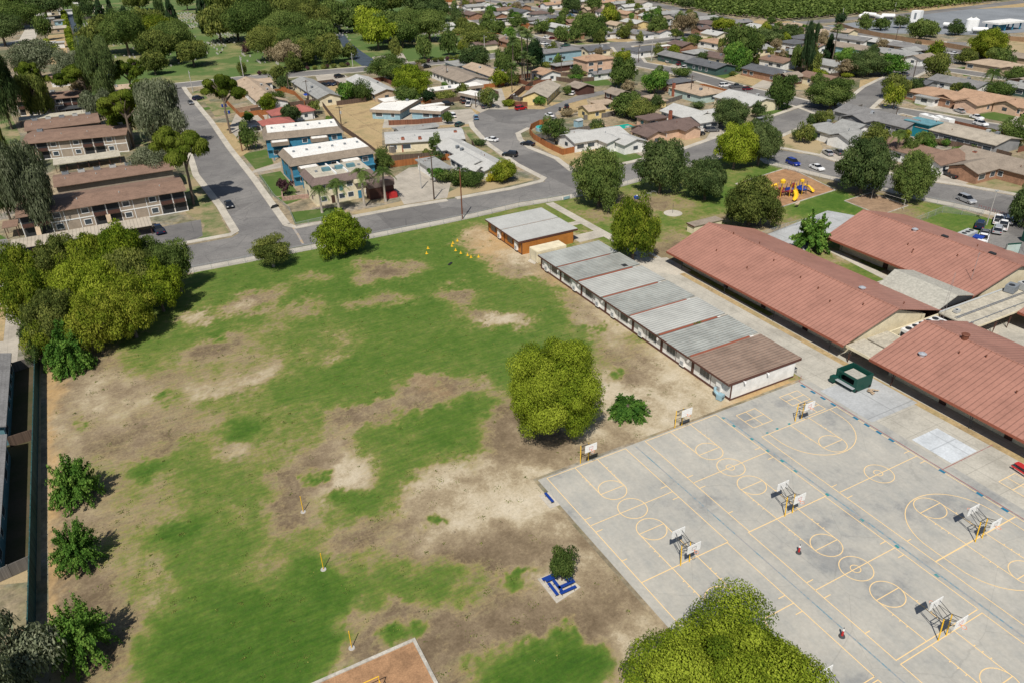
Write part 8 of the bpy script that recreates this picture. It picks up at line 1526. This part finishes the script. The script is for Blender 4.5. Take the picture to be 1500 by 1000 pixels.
# ---------------------------------------------------------------- pools, plant, odd yard things
t = thing('swimming_pool', 'turquoise swimming pool behind the dark brown roof', 'swimming pool', (*G(907, 187), 0), R_(-3)); s = MB(); s.box(-6.4, -3.3, 0, 6.4, 3.3, .06); s.obj('deck', 'chips', t); s = MB(); s.box(-4.8, -2.4, .06, 4.8, 2.4, .11); s.obj('water', 'pool', t); s = MB(); s.box(1.5, -2.5, .12, 2.9, -1.2, .5); s.obj('steps', 'acbox', t); s = MB(); s.tube([(-5.6, 2.0, 1.6), (-5.4, .8, 1.2), (-4.9, -.6, .3)], [.28, .28, .28], 6); s.obj('slide', 'w_pink', t)
t = thing('swimming_pool', 'round turquoise above ground pool inside the curved fence', 'swimming pool', (*G(796, 191), 0)); s = MB(); s.tube([(0, 0, 0), (0, 0, 1.1)], 2.6, 24); s.obj('wall', 'w_lblue', t); s = MB(); s.cyl(0, 0, 1.1, 1.13, 2.45, n=24); s.obj('water', 'pool', t)
t = thing('garden_shed', 'small blue grey shed inside the curved fence', 'shed', (*G(847, 186), 0), .2); s = MB(); s.box(-1.2, -1, 0, 1.2, 1, 2.2); s.obj('wall', 'w_lblue', t); s = MB(); s.xsec([(-1.2, 2.2), (0, 2.7), (1.2, 2.2)], -1.4, 1.4); s.obj('roof', 'acbox', t)
t = thing('plant_tower', 'tall white square tower of the plant beyond the wall', 'tower', (*G(1341, 33), 0), .3); h = hfor(*G(1341, 33), 16); s = MB(); s.box(-2.6, -2.6, 0, 2.6, 2.6, h); s.obj('body', 'white', t); s = MB(); s.box(-2.7, -.6, 2, -2.61, .6, h-1); s.obj('ladder', 'acgrey', t)
for i, (px, r_) in enumerate([(1418, 2.2), (1425, 2.2)]):
    t = thing('silo', ['white silo of the plant, left of the twin pair', 'white silo of the plant, right of the twin pair'][i], 'silo', (*G(px, 45), 0), 0, 'twin white silos'); h = hfor(*G(px, 45), 29); s = MB(); s.cyl(0, 0, 0, h, r_, n=18); s.cyl(0, 0, h, h+1, r_, .3, 18); s.obj('tank', 'white', t); s = MB(); s.cyl(0, 0, h+1, h+1.5, .3, n=8); s.obj('cap', 'acbox', t)
t = thing('loading_canopy', 'white flat roofed canopy on blue columns at the plant', 'canopy', (*G(1468, 44), 0), R_(-5)); h = hfor(*G(1468, 44), 31); s = MB(); s.box(-11, -5, h-.9, 11, 5, h); s.obj('roof', 'w_white', t)
for k in range(4):
    for q in (-3.5, 3.5): s = MB(); s.box(-9+6*k-.3, q-.3, 0, -9+6*k+.3, q+.3, h-.9); s.obj('column', 'w_blue', t)
s = MB(); s.box(-6, -2, 0, -1, 2, h*.7); s.obj('tank', 'w_blue', t)
for i, (px, py, L) in enumerate([(1262, 29, 8), (1273, 27, 9), (1287, 31, 9), (1300, 29, 8), (1368, 44, 9), (1390, 43, 8), (1404, 49, 8), (1434, 50, 8)]):
    t = thing('tanker_trailer', 'white tanker trailer parked at the plant, %s from the left' % words[i], 'trailer', (*G(px, py), 0), R_([20, 95, 60, 130][i % 4]), 'white tanker trailers'); s = MB(); s.tube([(-L/2, 0, 2.2), (-L/2+.5, 0, 2.2), (L/2-.5, 0, 2.2), (L/2, 0, 2.2)], [.5, 1.15, 1.15, .5], 12); s.obj('tank', 'white', t); s = MB(); s.box(-L/2+1, -1, .5, L/2-1, 1, 1.0); s.obj('chassis', 'dkgrey', t)
    s = MB(); s.tube([(-L/2+2, -1.2, .5), (-L/2+2, 1.2, .5)], .5, 10); s.obj('wheel', 'tyre', t)
t = thing('tarpaulin_shelter', 'bright blue tarpaulin shelter in the narrow yard', 'shelter', (*G(452, 146), 0), R_(10)); s = MB(); s.xsec([(-1.6, 1.9), (0, 2.4), (1.6, 1.9), (0, 2.3)], -2, 2); s.obj('cover', 'blue', t)
for a in ((-1.9, -1.5), (1.9, -1.5), (-1.9, 1.5), (1.9, 1.5)): s = MB(); s.tube([(*a, 0), (*a, 1.9)], .04, 5); s.obj('pole', 'steel', t)
t = thing('tarpaulin_shelter', 'blue tarpaulin stack at the far street houses', 'shelter', (*G(773, 33), 0), .1); s = MB(); s.box(-3, -2, 0, 3, 2, 2.2); s.obj('cover', 'blue', t); s = MB(); s.box(-3.2, -2.2, 2.2, 3.2, 2.2, 2.4); s.obj('top_sheet', 'w_lblue', t)
t = thing('water_tank', 'round white topped tank with board sides by the long grey roof', 'tank', (*G(575, 222), 0)); s = MB(); s.cyl(0, 0, 0, 1.9, 1.9, n=20); s.obj('wall', 'greyfence', t); s = MB(); s.cyl(0, 0, 1.9, 2.0, 1.7, n=20); s.obj('lid', 'white', t)
t = thing('brick_pillar', 'brick barbecue chimney in the garden, left one', 'chimney', (*G(592, 222), 0), 0, 'garden brick chimneys'); s = MB(); s.box(-.8, -.6, 0, .8, .6, 2.2); s.obj('body', 'brick', t); t = thing('brick_pillar', 'brick barbecue chimney in the garden, right one', 'chimney', (*G(616, 220), 0), 0, 'garden brick chimneys'); s = MB(); s.box(-.8, -.6, 0, .8, .6, 2.2); s.obj('body', 'brick', t)
for i, (px, py) in enumerate([(820, 163), (826, 164)]): t = thing('clay_pot', ['dark garden urn on the dry front yard, left one', 'dark garden urn on the dry front yard, right one'][i], 'urn', (*G(px, py), 0), 0, 'dark garden urns'); s = MB(); s.tube([(0, 0, 0), (0, 0, .5), (0, 0, 1.1), (0, 0, 1.3)], [.3, .55, .35, .45], 10); s.obj('pot', 'shade', t)
# ---------------------------------------------------------------- yard planting, yard fences and further houses round the ones above
fr = random.Random(21)
def droad(x, y):
    best = 99.0; P = Vector((x, y))
    for g, hw in RD:
        for i in range(len(g)-1):
            a = Vector(g[i]); b = Vector(g[i+1]); d = b-a; u = max(0, min(1, (P-a).dot(d)/d.length_squared)); best = min(best, (P-a-d*u).length-hw)
    return best
BIGR = [GG(p) for p in ([(240,400),(433,362),(650,321),(834,285),(1125,205),(1225,166),(1193,150),(1044,205),(841,252),(750,278),(598,301),(429,331),(339,220),(276,136),(240,124),(262,180),(326,301),(349,342),(236,367)], [(799,266),(717,212),(691,179),(697,168),(740,161),(794,161),(887,132),(886,138),(833,152),(812,166),(816,174),(761,196),(764,203),(841,252)], [(1125,205),(1199,230),(1410,274),(1620,318),(1620,352),(1396,297),(1216,258),(1095,225)])]
def onroad(x, y, m=1.5):
    if droad(x, y) < m: return True
    X = np.array([x]); Y = np.array([y])
    return any(inpoly(X, Y, p)[0] for p in BIGR)
def clear(x, y, r):
    for hx, hy, _, L, W, an in HS:
        dx, dy = x-hx, y-hy; c, s = math.cos(an), math.sin(an); u = abs(dx*c+dy*s)-L/2; v = abs(-dx*s+dy*c)-W/2
        if u < r and v < r: return False
    return True
def short(l):
    q = l.split()[:9]
    while q[-1].strip(',') in ('the', 'a', 'and', 'with', 'of', 'at', 'in', 'on', 'by', 'to', 'over', 'behind', 'beside', 'before', 'between', 'left', 'right', 'two', 'inside', 'front', 'its', 'cut', 'white', 'brown', 'grey', 'pale', 'large'): q = q[:-1]
    return ' '.join(q).rstrip(',')
RES = GG([(590,-4),(935,1),(1060,34),(1230,44),(1400,74),(1560,92),(1640,215),(1330,158),(1250,156),(1190,150),(1080,124),(1000,104),(930,92),(800,76),(700,88),(690,20)])
used = set()
cols = [('r_grey', 'grey'), ('r_brown', 'brown'), ('r_tan', 'tan'), ('r_mgrey', 'light grey'), ('r_dgrey', 'dark grey'), ('r_taupe', 'taupe'), ('r_dbrown', 'dark brown'), ('r_lgrey', 'pale')]
xs = [p[0] for p in RES]; ys = [p[1] for p in RES]; base_h = list(HS); nf = 0
for _ in range(2600):
    if nf >= 48: break
    x = fr.uniform(min(xs), max(xs)); y = fr.uniform(min(ys), max(ys))
    if not inpoly(np.array([x]), np.array([y]), RES)[0] or onroad(x, y, 8.5) or not clear(x, y, 8.5): continue
    px, py = PX(x, y, 3)
    if px < 560 or px > 1520 or py < -6: continue
    near = min(base_h, key=lambda h: (h[0]-x)**2+(h[1]-y)**2); rc, cn_ = fr.choice(cols)
    side = 'left of' if PX(near[0], near[1])[0] > px+6 else 'right of' if PX(near[0], near[1])[0] < px-6 else 'behind' if y > near[1] else 'in front of'
    lab = '%s roofed house %s the %s' % (cn_, side, short(near[2]))
    if lab in used: continue
    used.add(lab); nf += 1
    house(lab, [(fr.choice('ggh'), x, y, R_(fr.choice([0, 90])), fr.uniform(13, 17), fr.uniform(9, 11), 3.0, fr.uniform(1.1, 1.6))], rc, fr.choice(['w_white', 'w_cream', 'w_tan', 'w_brick', 'w_grey']))
kinds = [('bush', 'bush', 1.4, 1.8), ('round', 'small tree', 2.2, 4.5), ('round', 'tree', 3.2, 6.0), ('bush', 'low bush', 1.9, 1.6), ('loose', 'thin tree', 2.4, 5.0), ('bush', 'hedge bush', 2.4, 2.2)]
lf = [('mid', 'green'), ('dark', 'dark'), ('olive', 'olive'), ('mulb', 'bright green'), ('yellow', 'yellowish'), ('brown', 'dry')]
for hx, hy, lab0, L, W, an in list(HS):
    ppx, ppy = PX(hx, hy, 0)
    if ppx < 330 or ppx > 1530 or ppy < -5: continue
    for j in range(3 if ppy < 120 else 2):
        a = fr.uniform(0, 6.28); rr = fr.uniform(1.0, 6.5); ex, ey = (L/2+rr)*fr.choice([-1, 1]), (W/2+rr)*fr.choice([-1, 1])
        if fr.random() < .5: ex *= fr.random()
        else: ey *= fr.random()
        x = hx+ex*math.cos(an)-ey*math.sin(an); y = hy+ex*math.sin(an)+ey*math.cos(an)
        kd, kn, R0, H0 = fr.choice(kinds)
        if onroad(x, y, R0+.5) or not clear(x, y, .8): continue
        px, py = PX(x, y, 1); lc, ln_ = fr.choice(lf); side = 'left of' if px < ppx-4 else 'right of' if px > ppx+4 else 'behind' if y > hy else 'before'
        lab = '%s %s %s the %s' % (ln_, kn, side, short(lab0))
        if lab in used: continue
        used.add(lab); tcount += 1; k = fr.uniform(.8, 1.25)
        tree_at(kd, x, y, R0*k, H0*k, lc, lab, 'yard plants of the neighbourhood', w=max(12, 2*R0*k/mpp(x, y)))
    if lab0.split()[0] in ('small', 'low', 'open') or ppy > 215: continue
    # a boarded back yard
    w2, d2 = L/2+fr.uniform(1, 3), W/2; bd = fr.uniform(6, 9); q = fr.choice([-1, 1])
    pts = [(-w2, q*d2*.4), (-w2, q*(d2+bd)), (w2, q*(d2+bd)), (w2, q*d2*.4)]; pts = [(hx+u*math.cos(an)-v*math.sin(an), hy+u*math.sin(an)+v*math.cos(an)) for u, v in pts]
    if any(onroad(x, y, .6) or not clear(x, y, .3) for x, y in pts): continue
    mt, mn_ = fr.choice([('oldfence', 'dark brown'), ('brnfence', 'red brown'), ('greyfence', 'grey'), ('woodfence', 'orange brown'), ('oldfence', 'old dark')]); lab = '%s yard fence of the %s' % (mn_, short(lab0))
    if lab in used: continue
    used.add(lab); fence(lab, pts, 1.7, mt, world=True, posts=False, group='yard fences of the neighbourhood')
